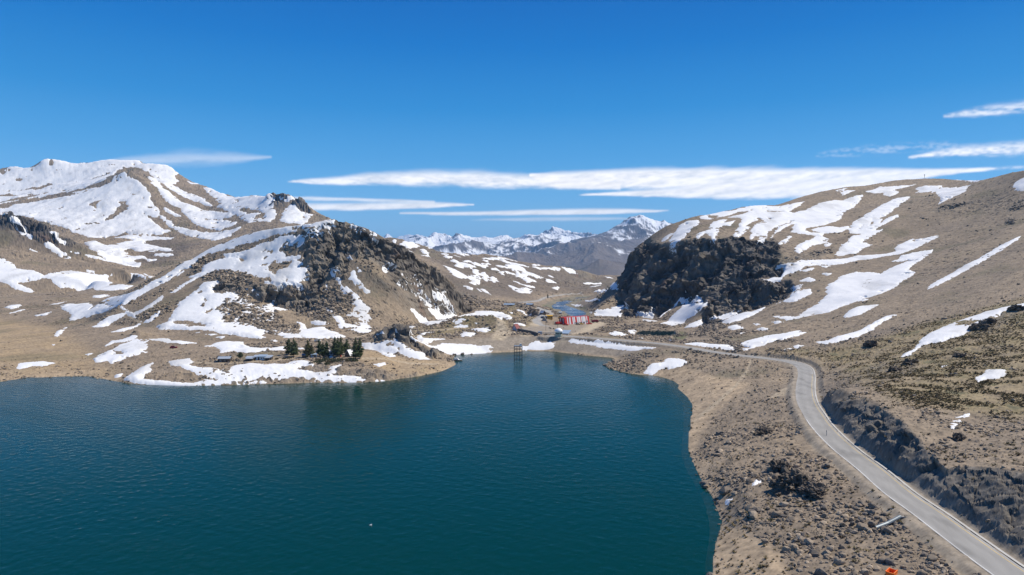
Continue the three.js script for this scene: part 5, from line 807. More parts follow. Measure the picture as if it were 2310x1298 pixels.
// ------------------------------------------------------------------ far ranges
{
  const v0 = Math.log(4600), v1 = Math.log(31500), um = 0.36, nu = 500, nv = 340, du = 2 * um / (nu - 1), dv = (v1 - v0) / (nv - 1);
  const step = 0.006, w = Math.round(2 * um / step) + 2, h = Math.round((v1 - v0) / step) + 2, G = new Float64Array(w * h).fill(-0.02), F = new Uint8Array(w * h), C = new Uint16Array(w * h), S = new Float64Array(w * h);
  for (const ln of FARLINES) for (let i = 0; i + 5 < ln.length; i += 3) for (let q = 0; q <= 400; q++) {
    const t = q / 400, z = mix(-ln[i + 2], -ln[i + 5], t), a = Math.round((mix(ln[i], ln[i + 3], t) / z + um) / step), b = Math.round((Math.log(z) - v0) / step);
    if (a >= 0 && a < w && b >= 0 && b < h) { S[b * w + a] += mix(ln[i + 1], ln[i + 4], t) / z; C[b * w + a]++; }
  }
  for (let o = 0; o < w * h; o++) if (C[o]) { G[o] = S[o] / C[o]; F[o] = 1; }
  for (let it = 0; it < 900; it++) for (let j = 0; j < h; j++) for (let i = 0; i < w; i++) { const o = j * w + i; if (!F[o]) G[o] += 1.6 * ((G[j ? o - w : o] + G[j < h - 1 ? o + w : o] + G[i ? o - 1 : o] + G[i < w - 1 ? o + 1 : o]) / 4 - G[o]); }
  const at = (u, v) => { const y = clamp((v - v0) / step, 0, h - 1.001), x = clamp((u + um) / step, 0, w - 1.001), a = Math.floor(y), b = Math.floor(x), p = a * w + b; return mix(mix(G[p], G[p + 1], x - b), mix(G[p + w], G[p + w + 1], x - b), y - a); };
  const P = new Float32Array(nu * nv * 3), K = new Float32Array(nu * nv * 3), I = [];
  const hgt = new Float32Array(nu * nv), rel = new Float32Array(nu * nv);
  for (let j = 0; j < nv; j++) for (let i = 0; i < nu; i++) {
    const o = j * nu + i, u = -um + i * du, Z = Math.exp(v0 + j * dv), x = u * Z, g = at(u, v0 + j * dv);
    const up = smooth(-0.02, 0.03, g), s = 1 + Z / 30000;
    const wx = x + 500 * noise2(x / 1800, Z / 1800), wz = Z + 500 * noise2(x / 1800 + 7, Z / 1800), r = ridge3(wx / (1000 * s) + 3, 0.5, wz / (1700 * s), 6), r2 = noise2(x / 4200, Z / 4200);
    hgt[o] = g * Z + up * Z * (0.024 * (r - 0.62) + 0.004 * r2); rel[o] = r;
    P[3 * o] = x; P[3 * o + 1] = hgt[o]; P[3 * o + 2] = -Z;
  }
  for (let j = 0; j < nv; j++) for (let i = 0; i < nu; i++) {
    const o = j * nu + i, x = P[3 * o], z = P[3 * o + 2], Z = -z;
    const jj = Math.min(nv - 1, j + 1), ii = Math.min(nu - 1, i + 1), hz = (hgt[jj * nu + i] - hgt[o]) / (Z * dv), hx = (hgt[j * nu + ii] - hgt[o]) / (Z * du);
    const n = noise2(x / 330, z / 330) + 0.8 * noise2(x / 130, z / 130) + 0.5 * noise2(x / 900, z / 900);
    const alt = hgt[o] / Z;                                   // climb with distance: the snow line of the farther, higher ranges
    const line = Z > 22500 ? 0.012 : mix(0.042, 0.015, smooth(13500, 15000, Z)) + 0.012 * (1 - smooth(9500, 11500, Z));
    let k = smooth(-0.10, 0.10, (alt - line) * 11 + n * 0.34 + 1.0 * (0.55 - rel[o]) - 0.3 * Math.max(0, hz - 0.55) - 0.28 * hx);
    if (Z < 9000) k *= 0.1 * smooth(0.6, 0.9, n);
    const f = smooth(0.1, 0.4, noise2(x / 700, z / 700) + 0.5 * noise2(x / 150, z / 150)) * (1 - smooth(0.0, 0.012, alt)) * (1 - smooth(8000, 10000, Z));
    const t = 1 + 0.25 * n;
    K[3 * o] = mix(mix(0.135 * t, 0.035, f), 0.80, k); K[3 * o + 1] = mix(mix(0.108 * t, 0.050, f), 0.80, k); K[3 * o + 2] = mix(mix(0.088 * t, 0.030, f), 0.80, k);
  }
  for (let j = 0; j < nv - 1; j++) for (let i = 0; i < nu - 1; i++) { const a = j * nu + i; I.push(a, a + 1, a + nu, a + 1, a + nu + 1, a + nu); }
  const g = new THREE.BufferGeometry(); g.setAttribute('position', new THREE.BufferAttribute(P, 3)); g.setAttribute('color', new THREE.BufferAttribute(K, 3)); g.setIndex(I); g.computeVertexNormals();
  const m = new THREE.Mesh(g, groundMaterial); m.name = 'far_mountains'; m.castShadow = m.receiveShadow = true; scene.add(m);
  m.userData = { kind: 'structure', label: 'snow streaked mountain ranges far down the valley', category: 'mountains' };
}

// ------------------------------------------------------------------ water
function rippleTexture(size, seed, count, k0, k1, dir, spread) {
  const r = mulberry(seed), waves = [];
  for (let i = 0; i < count; i++) { const k = k0 + (k1 - k0) * Math.pow(r(), 1.6), a = dir + (r() - 0.5) * spread; const kx = Math.round(k * Math.cos(a)), ky = Math.round(k * Math.sin(a)); waves.push([kx, ky, r() * 6.2832, 1 / Math.pow(Math.hypot(kx, ky) + 1, 1.05)]); }
  const H = new Float32Array(size * size); let lo = 1e9, hi = -1e9;
  for (const [kx, ky, ph, am] of waves) { const cx = new Float32Array(size), sx = new Float32Array(size); for (let i = 0; i < size; i++) { const q = 6.283185 * kx * i / size + ph; cx[i] = Math.cos(q); sx[i] = Math.sin(q); }
    for (let j = 0; j < size; j++) { const q = 6.283185 * ky * j / size, c = Math.cos(q) * am, s = Math.sin(q) * am; for (let i = 0; i < size; i++) H[j * size + i] += sx[i] * c + cx[i] * s; } }
  for (const v of H) { lo = Math.min(lo, v); hi = Math.max(hi, v); }
  const d = new Uint8Array(size * size * 4);
  for (let i = 0; i < size * size; i++) { let v = (H[i] - lo) / (hi - lo); v = Math.pow(v, 1.25); d[4 * i] = d[4 * i + 1] = d[4 * i + 2] = v * 255; d[4 * i + 3] = 255; }
  const t = new THREE.DataTexture(d, size, size); t.wrapS = t.wrapT = THREE.RepeatWrapping; t.magFilter = t.minFilter = THREE.LinearFilter; t.needsUpdate = true; return t;
}
const ripples = rippleTexture(1024, 5, 220, 12, 130, 1.15, 3.0);
// wind lanes: where the surface is ruffled more or less
const lanes = (() => { const n = 256, d = new Uint8Array(n * n * 4); for (let j = 0; j < n; j++) for (let i = 0; i < n; i++) { const a = i / n * 6.2832, b = j / n * 6.2832, v = 0.62 + 0.9 * fbm2(3 + 1.6 * Math.cos(a) + 0.5 * Math.cos(b), 8 + 1.6 * Math.sin(a) + 2.4 * Math.sin(b), 5), k = 255 * clamp(v, 0.25, 1), o = 4 * (j * n + i); d[o] = d[o + 1] = d[o + 2] = k; d[o + 3] = 255; } const t = new THREE.DataTexture(d, n, n); t.wrapS = t.wrapT = THREE.RepeatWrapping; t.magFilter = t.minFilter = THREE.LinearFilter; t.repeat.set(0.16, 0.22); t.needsUpdate = true; return t; })();
function waterSheet(name, shape, y, label, colour, bump, rough, clear = 1, shine = 0.55) {
  const g = new THREE.ShapeGeometry(shape); g.rotateX(-Math.PI / 2); g.translate(0, y, 0);
  const p = g.attributes.position, uv = new Float32Array(p.count * 2); for (let i = 0; i < p.count; i++) { uv[2 * i] = p.getX(i) / 62; uv[2 * i + 1] = p.getZ(i) / 62; }
  g.setAttribute('uv', new THREE.BufferAttribute(uv, 2)); g.computeVertexNormals();
  const m = new THREE.Mesh(g, new THREE.MeshPhysicalMaterial({ color: colour, roughness: rough, ior: 1.333, bumpMap: ripples, bumpScale: bump, specularIntensity: shine, roughnessMap: lanes, transparent: clear < 1, opacity: clear }));
  m.name = name; m.receiveShadow = m.castShadow = true; m.userData = { kind: 'structure', label, category: 'water' }; scene.add(m); return m;
}
const outline = (...pts) => new THREE.Shape(pts.map(([x, z]) => new THREE.Vector2(x, -z)));
waterSheet('lake', outline([-900, 400], [330, 400], [330, -440], [40, -492], [-300, -480], [-900, -430]), 0, 'deep teal mountain lake ruffled by wind', new THREE.Color().setRGB(0.0005, 0.041, 0.036), 0.12, 0.20, 0.76);
waterSheet('lake_depths', outline([-900, 400], [330, 400], [330, -440], [40, -492], [-300, -480], [-900, -430]), -1.4, 'deep water of the lake below its clear surface', new THREE.Color().setRGB(0.0005, 0.041, 0.036), 0.0001, 0.9);
waterSheet('river', outline([60, -760], [110, -780], [110, -900], [150, -1180], [260, -1350], [260, -1440], [120, -1400], [40, -1200], [40, -960]), -2, 'narrow blue river winding down the valley below the dam', new THREE.Color().setRGB(0.003, 0.026, 0.075), 0.015, 0.35, 1, 0.3);
waterSheet('pond', outline([108, -578], [113, -600], [120, -613], [131, -616], [149, -612], [151, -596], [140, -572], [122, -571]), 1.9, 'dark still pond behind the road embankment', new THREE.Color().setRGB(0.004, 0.020, 0.022), 0.03, 0.06);
waterSheet('pond_001', outline([105, -529], [112, -535], [121, -536], [127, -530], [119, -519]), 2.6, 'sliver of dark pond close behind the road', new THREE.Color().setRGB(0.004, 0.018, 0.018), 0.03, 0.06);

// ------------------------------------------------------------------ things
const taken = new Map();
function numbered(name) { const n = taken.get(name) ?? 0; taken.set(name, n + 1); return n ? name + '_' + String(n).padStart(3, '0') : name; }
function thing(name, label, category, x, z, turn = 0, group, y) {
  const o = new THREE.Group(); o.name = numbered(name); o.position.set(x, y ?? groundAt(x, z), z); o.rotation.y = turn;
  o.userData = { label, category }; if (group) o.userData.group = group; scene.add(o); return o;
}
function part(name, g, m, parent, label) { const o = new THREE.Mesh(Array.isArray(g) ? mergeGeometries(g.map((q) => q.index ? q.toNonIndexed() : q)) : g, m); o.name = name; o.castShadow = o.receiveShadow = true; parent.add(o); if (label) o.userData.label = label; return o; }
const box = (w, h, d, x = 0, y = 0, z = 0, ry = 0, rz = 0, rx = 0) => { const g = new THREE.BoxGeometry(w, h, d); if (rx) g.rotateX(rx); if (rz) g.rotateZ(rz); if (ry) g.rotateY(ry); return g.translate(x, y, z); };
const rod = (a, b, r, n = 6) => { const A = new THREE.Vector3(...a), B = new THREE.Vector3(...b), d = B.clone().sub(A), g = new THREE.CylinderGeometry(r, r, d.length(), n); g.applyQuaternion(new THREE.Quaternion().setFromUnitVectors(new THREE.Vector3(0, 1, 0), d.normalize())); const c = A.add(B).multiplyScalar(0.5); return g.translate(c.x, c.y, c.z); };
const lathe = (pts, n = 32) => new THREE.LatheGeometry(pts.map(([r, y]) => new THREE.Vector2(r, y)), n);
const prism = (pts, depth, bevel = 0) => new THREE.ExtrudeGeometry(new THREE.Shape(pts.map(([x, y]) => new THREE.Vector2(x, y))), { depth, bevelEnabled: bevel > 0, bevelSize: bevel, bevelThickness: bevel, bevelSegments: 1 }).translate(0, 0, -depth / 2);
const paint = (r, g, b, rough = 0.6, metal = 0) => new THREE.MeshStandardMaterial({ color: new THREE.Color().setRGB(r, g, b), roughness: rough, metalness: metal });
const mat = {
  red: paint(0.55, 0.03, 0.02, 0.5), deepRed: paint(0.24, 0.02, 0.025, 0.55), white: paint(0.78, 0.77, 0.75, 0.6), grey: paint(0.30, 0.31, 0.32, 0.6), lightMetal: paint(0.46, 0.50, 0.54, 0.45, 0.25), blueMetal: paint(0.36, 0.45, 0.54, 0.45, 0.2),
  yellow: paint(0.72, 0.40, 0.04, 0.55), cream: paint(0.66, 0.58, 0.36, 0.6), darkWood: paint(0.055, 0.045, 0.038, 0.8), wood: paint(0.16, 0.11, 0.075, 0.8), black: paint(0.02, 0.02, 0.022, 0.5), glass: paint(0.02, 0.03, 0.035, 0.12), concrete: paint(0.34, 0.31, 0.27, 0.9), darkConcrete: paint(0.15, 0.13, 0.115, 0.9),
  mint: paint(0.40, 0.47, 0.37, 0.6), dome: paint(0.84, 0.84, 0.83, 0.5), steel: paint(0.075, 0.085, 0.09, 0.5, 0.4), galvan: paint(0.30, 0.31, 0.31, 0.45, 0.5), lavender: paint(0.50, 0.48, 0.53, 0.7), roofRed: paint(0.24, 0.055, 0.05, 0.7), orange: paint(0.85, 0.18, 0.015, 0.5), tyre: paint(0.02, 0.02, 0.02, 0.9), blue: paint(0.12, 0.26, 0.40, 0.6), tan: paint(0.30, 0.21, 0.13, 0.8),
};
// gabled house: ridge along local x
function house(name, label, category, spot, turn, o) {
  const t = thing(name, label, category, spot[0], spot[1], turn, o.group), { w, d, h, rise } = o, ov = o.over ?? 0.35;
  const wall = part('wall', prism([[-d / 2, -0.8], [d / 2, -0.8], [d / 2, h], [0, h + rise], [-d / 2, h]], w).rotateY(Math.PI / 2), o.wall, t);
  const run = Math.hypot(d / 2 + ov, rise * (d / 2 + ov) / (d / 2)), a = Math.atan2(rise, d / 2);
  for (const s of [-1, 1]) part('roof_panel', box(w + 2 * ov, 0.14, run, 0, h + rise / 2 - ov * rise / d + 0.1, s * (d / 2 + ov) / 2, 0, 0, s * a), s < 0 ? o.roofBack ?? o.roof : o.roof, t);
  part('ridge_cap', box(w + 2 * ov, 0.16, 0.3, 0, h + rise + 0.16, 0), o.roof, t);
  const n = o.windows ?? 2;
  for (let i = 0; i < n; i++) { const x = -w / 2 + w * (i + 0.7) / (n + 0.9), win = part('window', box(Math.min(1.1, w / n * 0.45), 0.9, 0.08, x, h * 0.56, d / 2 + 0.03), mat.glass, t); part('frame', box(Math.min(1.1, w / n * 0.45) + 0.2, 0.12, 0.12, x, h * 0.56 - 0.5, d / 2 + 0.04), mat.white, win); }
  part('door', box(0.95, Math.min(2, h * 0.85), 0.1, w / 2 - 0.9, Math.min(2, h * 0.85) / 2, d / 2 + 0.04), o.door ?? mat.wood, t);
  if (o.gable) for (const s of [-1, 1]) part('gable_trim', [box(0.2, 0.3, run, s * (w / 2 + ov + 0.06), h + rise / 2 - ov * rise / d + 0.12, (d / 2 + ov) / 2, 0, 0, a), box(0.2, 0.3, run, s * (w / 2 + ov + 0.06), h + rise / 2 - ov * rise / d + 0.12, -(d / 2 + ov) / 2, 0, 0, -a)], o.gable, t);
  if (o.chimney) part('chimney', box(0.5, 1.4, 0.5, w * 0.2, h + rise * 0.8 + 0.4, -d * 0.15), mat.darkConcrete, t);
  return t;
}
function leanTo(name, label, spot, turn, o) {     // low cabin under a single slope
  const t = thing(name, label, 'cabin', spot[0], spot[1], turn, o.group), { w, d, h } = o;
  part('wall', prism([[-d / 2, -0.7], [d / 2, -0.7], [d / 2, h], [-d / 2, h + 0.5]], w).rotateY(-Math.PI / 2), o.wall, t);
  part('roof', box(w + 0.7, 0.13, d + 0.9, 0, h + 0.36, 0.05, 0, 0, Math.atan2(0.5, d)), o.roof, t);
  const n = o.windows ?? 2;
  for (let i = 0; i < n; i++) part('window', box(w / n * 0.45, 0.8, 0.08, -w / 2 + w * (i + 0.5) / n, h * 0.55, d / 2 + 0.03), mat.glass, t);
  part('door', box(0.9, 1.9, 0.1, -w / 2 + 0.7, 0.95, d / 2 + 0.04), mat.darkWood, t);
  if (o.porch) { part('porch_roof', box(w * 0.9, 0.1, 1.8, 0, h - 0.15, d / 2 + 0.9, 0, 0, 0.12), o.roof, t); for (const s of [-1, 1]) part('post', box(0.14, h, 0.14, s * w * 0.4, h / 2 - 0.3, d / 2 + 1.6), mat.wood, t); }
  return t;
}
function vehicle(name, label, category, spot, turn, colour, kind = 'car', group) {
  const t = thing(name, label, category, spot[0], spot[1], turn, group), L = kind === 'car' ? 4.3 : kind === 'pickup' ? 5.2 : 7, W = kind === 'truck' ? 2.3 : 1.8;
  if (kind === 'truck') {
    part('chassis', box(L, 0.35, W * 0.8, 0, 0.75, 0), mat.black, t);
    part('body', box(L * 0.66, 1.7, W, -L * 0.15, 1.85, 0), colour, t);
    const c = part('cab', prism([[0, 0], [1.7, 0], [1.7, 1.0], [1.3, 1.9], [0, 1.9]], W * 0.95, 0.04).translate(L / 2 - 1.75, 0.9, 0), colour, t);
    part('windscreen', box(0.06, 0.75, W * 0.8, L / 2 - 0.22, 2.3, 0, 0, 0.4), mat.glass, c);
  } else {
    part('body', prism(kind === 'car' ? [[-L / 2, 0.35], [L / 2, 0.35], [L / 2, 0.8], [L / 2 - 0.9, 0.95], [-L / 2, 1.0]] : [[-L / 2, 0.4], [L / 2, 0.4], [L / 2, 0.95], [L / 2 - 1.1, 1.1], [-L / 2, 1.1]], W, 0.05), colour, t);
    const c = part('cabin', prism(kind === 'car' ? [[-1.9, 0.98], [1.1, 0.95], [0.4, 1.5], [-1.5, 1.52]] : [[-0.6, 1.1], [1.5, 1.1], [0.8, 1.75], [-0.5, 1.75]], W * 0.84, 0.04), mat.glass, t);
    part('roof', box(kind === 'car' ? 1.8 : 1.2, 0.08, W * 0.85, kind === 'car' ? -0.55 : 0.15, kind === 'car' ? 1.57 : 1.8, 0), colour, c);
  }
  for (const sx of [-1, 1]) for (const sz of [-1, 1]) part('wheel', new THREE.CylinderGeometry(kind === 'truck' ? 0.5 : 0.34, kind === 'truck' ? 0.5 : 0.34, 0.24, 14).rotateX(Math.PI / 2).translate(sx * L * 0.31, kind === 'truck' ? 0.5 : 0.34, sz * W * 0.45), mat.tyre, t);
  for (const sz of [-1, 1]) part('headlight', box(0.06, 0.16, 0.3, L / 2 + 0.05, kind === 'truck' ? 1.05 : 0.72, sz * W * 0.34), mat.white, t);
  return t;
}

// ---- road
{
  const strip = (off, half, y, from = 0, to = road.length) => {
    const P = [], I = [], C = []; let n = 0;
    for (let i = from; i < to; i++) {
      const a = road[Math.max(0, i - 1)], b = road[Math.min(road.length - 1, i + 1)], dx = b.x - a.x, dz = b.z - a.z, l = Math.hypot(dx, dz), nx = -dz / l, nz = dx / l, m = Math.max(1, Math.round(half * 4));
      for (let k = 0; k <= m; k++) { const q = off + half * (2 * k / m - 1), x = road[i].x - nx * q, z = road[i].z - nz * q; P.push(x, road[i].y + y, z); const c = 1 + 0.12 * noise2(x / 3, z / 9) + 0.12 * noise2(x / 0.8, z / 0.8) - 0.20 * smooth(0.30, 0.45, noise2(x / 5 + 50, z / 11)) - 0.09 * Math.exp(-(((Math.abs(q) - 1.6) / 0.7) ** 2)) + 0.16 * smooth(2.6, 3.5, Math.abs(q) + 0.8 * noise2(x / 4, z / 4)); C.push(c, c, c); }
      if (i > from) for (let k = 0; k < m; k++) { const p = n - m - 1 + k, q = n + k; I.push(p, p + 1, q, p + 1, q + 1, q); }
      n += m + 1;
    }
    const g = new THREE.BufferGeometry(); g.setAttribute('position', new THREE.Float32BufferAttribute(P, 3)); g.setAttribute('color', new THREE.Float32BufferAttribute(C, 3)); g.setIndex(I); g.computeVertexNormals(); return g;
  };
  const asphalt = new THREE.MeshStandardMaterial({ color: new THREE.Color().setRGB(0.30, 0.285, 0.26), vertexColors: true, roughness: 0.9, side: THREE.DoubleSide });
  const r = new THREE.Mesh(strip(0, 3.5, 0), asphalt); r.name = 'road'; r.receiveShadow = r.castShadow = true; r.userData = { kind: 'structure', label: 'pale asphalt road curving along the shore to the dam', category: 'road' }; scene.add(r);
  const worn = (c) => new THREE.MeshStandardMaterial({ color: c, roughness: 0.85, vertexColors: true, side: THREE.DoubleSide }), n = road.length;
  part('edge_line', strip(2.75, 0.09, 0.006, Math.floor(n * 0.5)), worn(new THREE.Color().setRGB(0.55, 0.40, 0.16)), r);
  part('edge_line', strip(-3.2, 0.08, 0.006, Math.floor(n * 0.72)), worn(new THREE.Color().setRGB(0.6, 0.59, 0.56)), r);
  part('gutter', strip(4.0, 0.28, 0.07, Math.floor(n * 0.35)), worn(new THREE.Color().setRGB(0.42, 0.40, 0.36)), r);
}

// ---- gatehouse on the dam
{
  const t = thing('gatehouse', 'round pale green gatehouse with white domed roof on the dam crest', 'gatehouse', SPOT.gate[0], SPOT.gate[1], 0, undefined, groundAt(SPOT.gate[0], SPOT.gate[1]) - 0.4);
  part('wall', lathe([[2.3, -1.5], [2.3, 0.4], [2.62, 0.6], [2.62, 4.6], [2.5, 4.6]], 40), mat.mint, t);
  part('dome', lathe([[2.6, 4.5], [3.15, 4.45], [3.2, 4.75], [2.9, 5.5], [2.3, 6.2], [1.4, 6.75], [0.5, 7.0], [0, 7.05]], 40), mat.dome, t);
  part('band', lathe([[2.64, 3.95], [2.7, 3.95], [2.7, 4.15], [2.64, 4.15]], 40), mat.white, t);
  for (let i = 0; i < 9; i++) { const a = -1.0 + i * 0.25 + (i > 4 ? 0.25 : 0); const w = part('window', box(0.5, 1.05, 0.1, 0, 3.0, 2.63).rotateY(a), mat.glass, t); part('frame', box(0.6, 0.1, 0.14, 0, 2.42, 2.64).rotateY(a), mat.white, w); }
  const d = part('door', box(0.95, 2, 0.14, 0, 1.6, 2.62).rotateY(1.1), mat.cream, t); part('handle', box(0.08, 0.2, 0.1, 0.3, 1.6, 2.72).rotateY(1.1), mat.black, d);
  const ring = []; for (let i = 0; i < 14; i++) { const a = i / 14 * 6.2832; ring.push(rod([3.4 * Math.cos(a), 0.3, 3.4 * Math.sin(a)], [3.4 * Math.cos(a), 1.4, 3.4 * Math.sin(a)], 0.05)); }
  ring.push(new THREE.TorusGeometry(3.4, 0.05, 6, 40).rotateX(Math.PI / 2).translate(0, 1.4, 0)); part('railing', ring, mat.galvan, t);
  part('landing', lathe([[0, 0.25], [3.5, 0.25], [3.5, -0.4], [2.4, -1.6]], 36), mat.concrete, t);
}
// ---- footbridge, spillway, booth and roof beside it
{
  const t = thing('footbridge', 'narrow railed footbridge between the grey booth and the domed gatehouse', 'footbridge', SPOT.box[0] + 6.5, SPOT.box[1] + 18, -0.05, undefined, 8.6);
  part('deck', box(10, 0.25, 1.3, 0, 0, 0), mat.concrete, t);
  for (const s of [-1, 1]) { part('handrail', [rod([-5, 1.1, s * 0.6], [5, 1.1, s * 0.6], 0.06), rod([-5, 0.6, s * 0.6], [5, 0.6, s * 0.6], 0.04)], mat.galvan, t); for (let i = 0; i < 6; i++) part('post', rod([-5 + 2 * i, 0, s * 0.6], [-5 + 2 * i, 1.1, s * 0.6], 0.05), mat.galvan, t); }
  for (const x of [-4, 0, 4]) part('pier', box(0.4, 3, 0.8, x, -1.5, 0), mat.concrete, t);
}
{
  const t = thing('control_booth', 'small boxy pale grey booth at the end of the spillway wall', 'booth', SPOT.box[0] - 0.8, SPOT.box[1] + 18, 0.15);
  part('wall', box(2.9, 2.6, 2.4, 0, 0.9, 0), mat.blueMetal, t); part('roof', box(3.2, 0.15, 2.7, 0, 2.25, 0), mat.lightMetal, t); part('door', box(0.8, 1.8, 0.08, -0.6, 0.8, 1.22), mat.grey, t); part('window', box(0.7, 0.7, 0.08, 0.7, 1.2, 1.22), mat.glass, t); part('panel', box(0.5, 2.3, 0.1, 1.2, 0.9, 1.22), mat.white, t);
}
{
  const t = thing('spillway_wall', 'dark curved concrete wing wall of the spillway below the red roofed house', 'wall', 0, 0, 0, undefined, 0);
  const A = new THREE.CatmullRomCurve3([new THREE.Vector3(SPOT.wall_a[0], 8, SPOT.wall_a[1]), new THREE.Vector3(SPOT.wall_b[0] - 1, 8, SPOT.wall_b[1]), new THREE.Vector3(SPOT.wall_c[0], 8, SPOT.wall_c[1])]).getPoints(9);
  for (let i = 0; i < 9; i++) { const a = A[i], b = A[i + 1], y = (groundAt(a.x, a.z) + groundAt(b.x, b.z)) / 2; part('wall_segment', box(a.distanceTo(b) + 0.05, 3.2, 0.5, (a.x + b.x) / 2, y + 0.8, (a.z + b.z) / 2, Math.atan2(-(b.z - a.z), b.x - a.x)), mat.darkConcrete, t); part('coping', box(a.distanceTo(b) + 0.02, 0.2, 0.7, (a.x + b.x) / 2, y + 2.5, (a.z + b.z) / 2, Math.atan2(-(b.z - a.z), b.x - a.x)), mat.concrete, t); }
}
{
  const t = thing('sloping_roof', 'low shed under a broad blue grey sloping metal roof behind the gatehouse', 'shed', SPOT.roof[0] + 0.5, SPOT.roof[1] + 6, -0.35);
  part('wall', box(5.6, 1.6, 8, 0, 0.2, 0), mat.grey, t);
  for (let i = 0; i < 6; i++) part('roof_sheet', box(1.06, 0.09, 9.4, -2.7 + i * 1.08, 1.9 - 0.004 * (i % 2), 0, 0, 0, 0.2), mat.blueMetal, t);
}
// ---- intake tower
{
  const t = thing('intake_tower', 'dark steel lattice tower standing in the lake off the dam', 'tower', 4.1, -439.6, 0, undefined, 0);
  const W = 2.6, H = 9.2, n = 3;
  for (let i = 0; i <= n; i++) for (let j = 0; j <= n; j++) if (i === 0 || j === 0 || i === n || j === n) part('post', rod([-W + 2 * W * i / n, -4, -W + 2 * W * j / n], [-W + 2 * W * i / n, H - 0.3, -W + 2 * W * j / n], i % n || j % n ? 0.13 : 0.2), mat.steel, t);
  for (let k = 0; k < 5; k++) { const y = 0.4 + k * (H - 0.8) / 4; part('ring_beam', [[-1, 0], [1, 0], [0, -1], [0, 1]].map(([a, b]) => a ? box(0.2, 0.26, 2 * W, a * W, y, 0) : box(2 * W - 0.22, 0.26, 0.2, 0, y, b * W)), mat.steel, t); }
  for (const s of [-1, 1]) part('brace', rod([s * W, 0.2, W], [s * W, H - 0.5, -W], 0.05), mat.steel, t);
  part('platform', box(2 * W + 0.3, 0.12, 2 * W + 0.3, 0, H - 0.2, 0), mat.galvan, t);
  part('railing', [rod([-W, H + 0.9, W], [W, H + 0.9, W], 0.05), rod([-W, H + 0.9, -W], [W, H + 0.9, -W], 0.05), rod([-W, H + 0.9, -W], [-W, H + 0.9, W], 0.05), rod([W, H + 0.9, -W], [W, H + 0.9, W], 0.05), ...[-1, 1].flatMap((a) => [-1, 0, 1].map((b) => rod([a * W, H - 0.2, b * W], [a * W, H + 0.9, b * W], 0.05)))], mat.steel, t);
  part('hoist', box(1.2, 1.3, 1.0, 1.6, H + 0.5, 0.2), mat.white, t);
}
// ---- red hall
{
  const A = new THREE.Vector3(SPOT.hall_l[0], 0, SPOT.hall_l[1]), B = new THREE.Vector3(SPOT.hall_r[0] + 1.0, 0, SPOT.hall_r[1] - 1), L = A.distanceTo(B), turn = Math.atan2(-(B.z - A.z), B.x - A.x);
  const t = thing('striped_hall', 'long hall clad in red and white upright stripes near the river', 'building', (A.x + B.x) / 2, (A.z + B.z) / 2, turn, undefined, Math.min(groundAt(A.x, A.z), groundAt(B.x, B.z)) - 0.2);
  const d = 9, h = 7.6, lean = 1.5;
  part('wall', prism([[-d, -1], [0, -1], [-lean, h - 0.1], [-d + lean, h - 0.1]], L - 0.2).rotateY(-Math.PI / 2).scale(1, 1, 1), mat.deepRed, t);
  const pattern = 'rrrwrpwrrwpwrrwpwwrwpwwwrwrr', n = pattern.length;
  for (let i = 0; i < n; i++) {
    const c = pattern[i], m = c === 'r' ? mat.red : c === 'w' ? mat.white : mat.lavender, x = -L / 2 + L * (i + 0.5) / n, low = i > 9 && i < n - 5 && i % 5 !== 0 ? 2.4 : 0;
    part('cladding_panel', box(L / n - 0.02, Math.hypot(h - low, lean * (1 - low / h)), 0.12, x, (h + low) / 2, -lean * ((h + low) / 2) / h + 0.08, 0, 0, -Math.atan2(lean, h)), m, t);
    if (low) part('window', box(L / n - 0.12, 1.5, 0.1, x, 1.3, 0.03), i % 3 ? mat.white : mat.glass, t);
  }
  for (let i = 0; i < 6; i++) part('end_panel', box(0.1, h - 0.6 * Math.abs(i - 2.5), 1.3, -L / 2 - 0.06, (h - 0.6 * Math.abs(i - 2.5)) / 2, -1.2 - i * 1.35), i % 3 === 1 ? mat.lavender : mat.deepRed, t);
  part('roof', box(L + 0.1, 0.16, d - 2 * lean + 0.1, 0, h + 0.02, -d / 2), mat.red, t);
  part('door', box(3, 3.4, 0.12, L / 2 - 3.2, 1.7, -0.2), mat.grey, t);
}
vehicle('red_truck', 'red truck parked at the shaded end of the striped hall', 'truck', [SPOT.truck0[0] - 1, SPOT.truck0[1]], 0.6, mat.red, 'truck', 'vehicles around the striped hall');
vehicle('red_pickup', 'red pickup at the near corner of the striped hall', 'truck', [SPOT.truck1[0], SPOT.truck1[1] + 2.5], 2.8, mat.red, 'pickup', 'vehicles around the striped hall');
vehicle('yellow_pickup', 'small yellow truck in front of the striped hall', 'truck', [SPOT.truck2[0], SPOT.truck2[1] + 3], 0.4, mat.yellow, 'pickup', 'vehicles around the striped hall');
vehicle('red_pickup', 'red truck off the far right end of the striped hall', 'truck', [SPOT.truck3[0] + 1.5, SPOT.truck3[1] + 3], 0.3, mat.red, 'pickup', 'vehicles around the striped hall');
vehicle('dark_red_truck', 'dark red truck standing alone right of the striped hall', 'truck', SPOT.truck4, 0.2, mat.deepRed, 'truck', 'vehicles around the striped hall');
vehicle('black_car', 'black car parked against the middle of the striped hall', 'car', [SPOT.truck5[0], SPOT.truck5[1] + 2.2], 0.5, mat.black, 'car', 'vehicles around the striped hall');
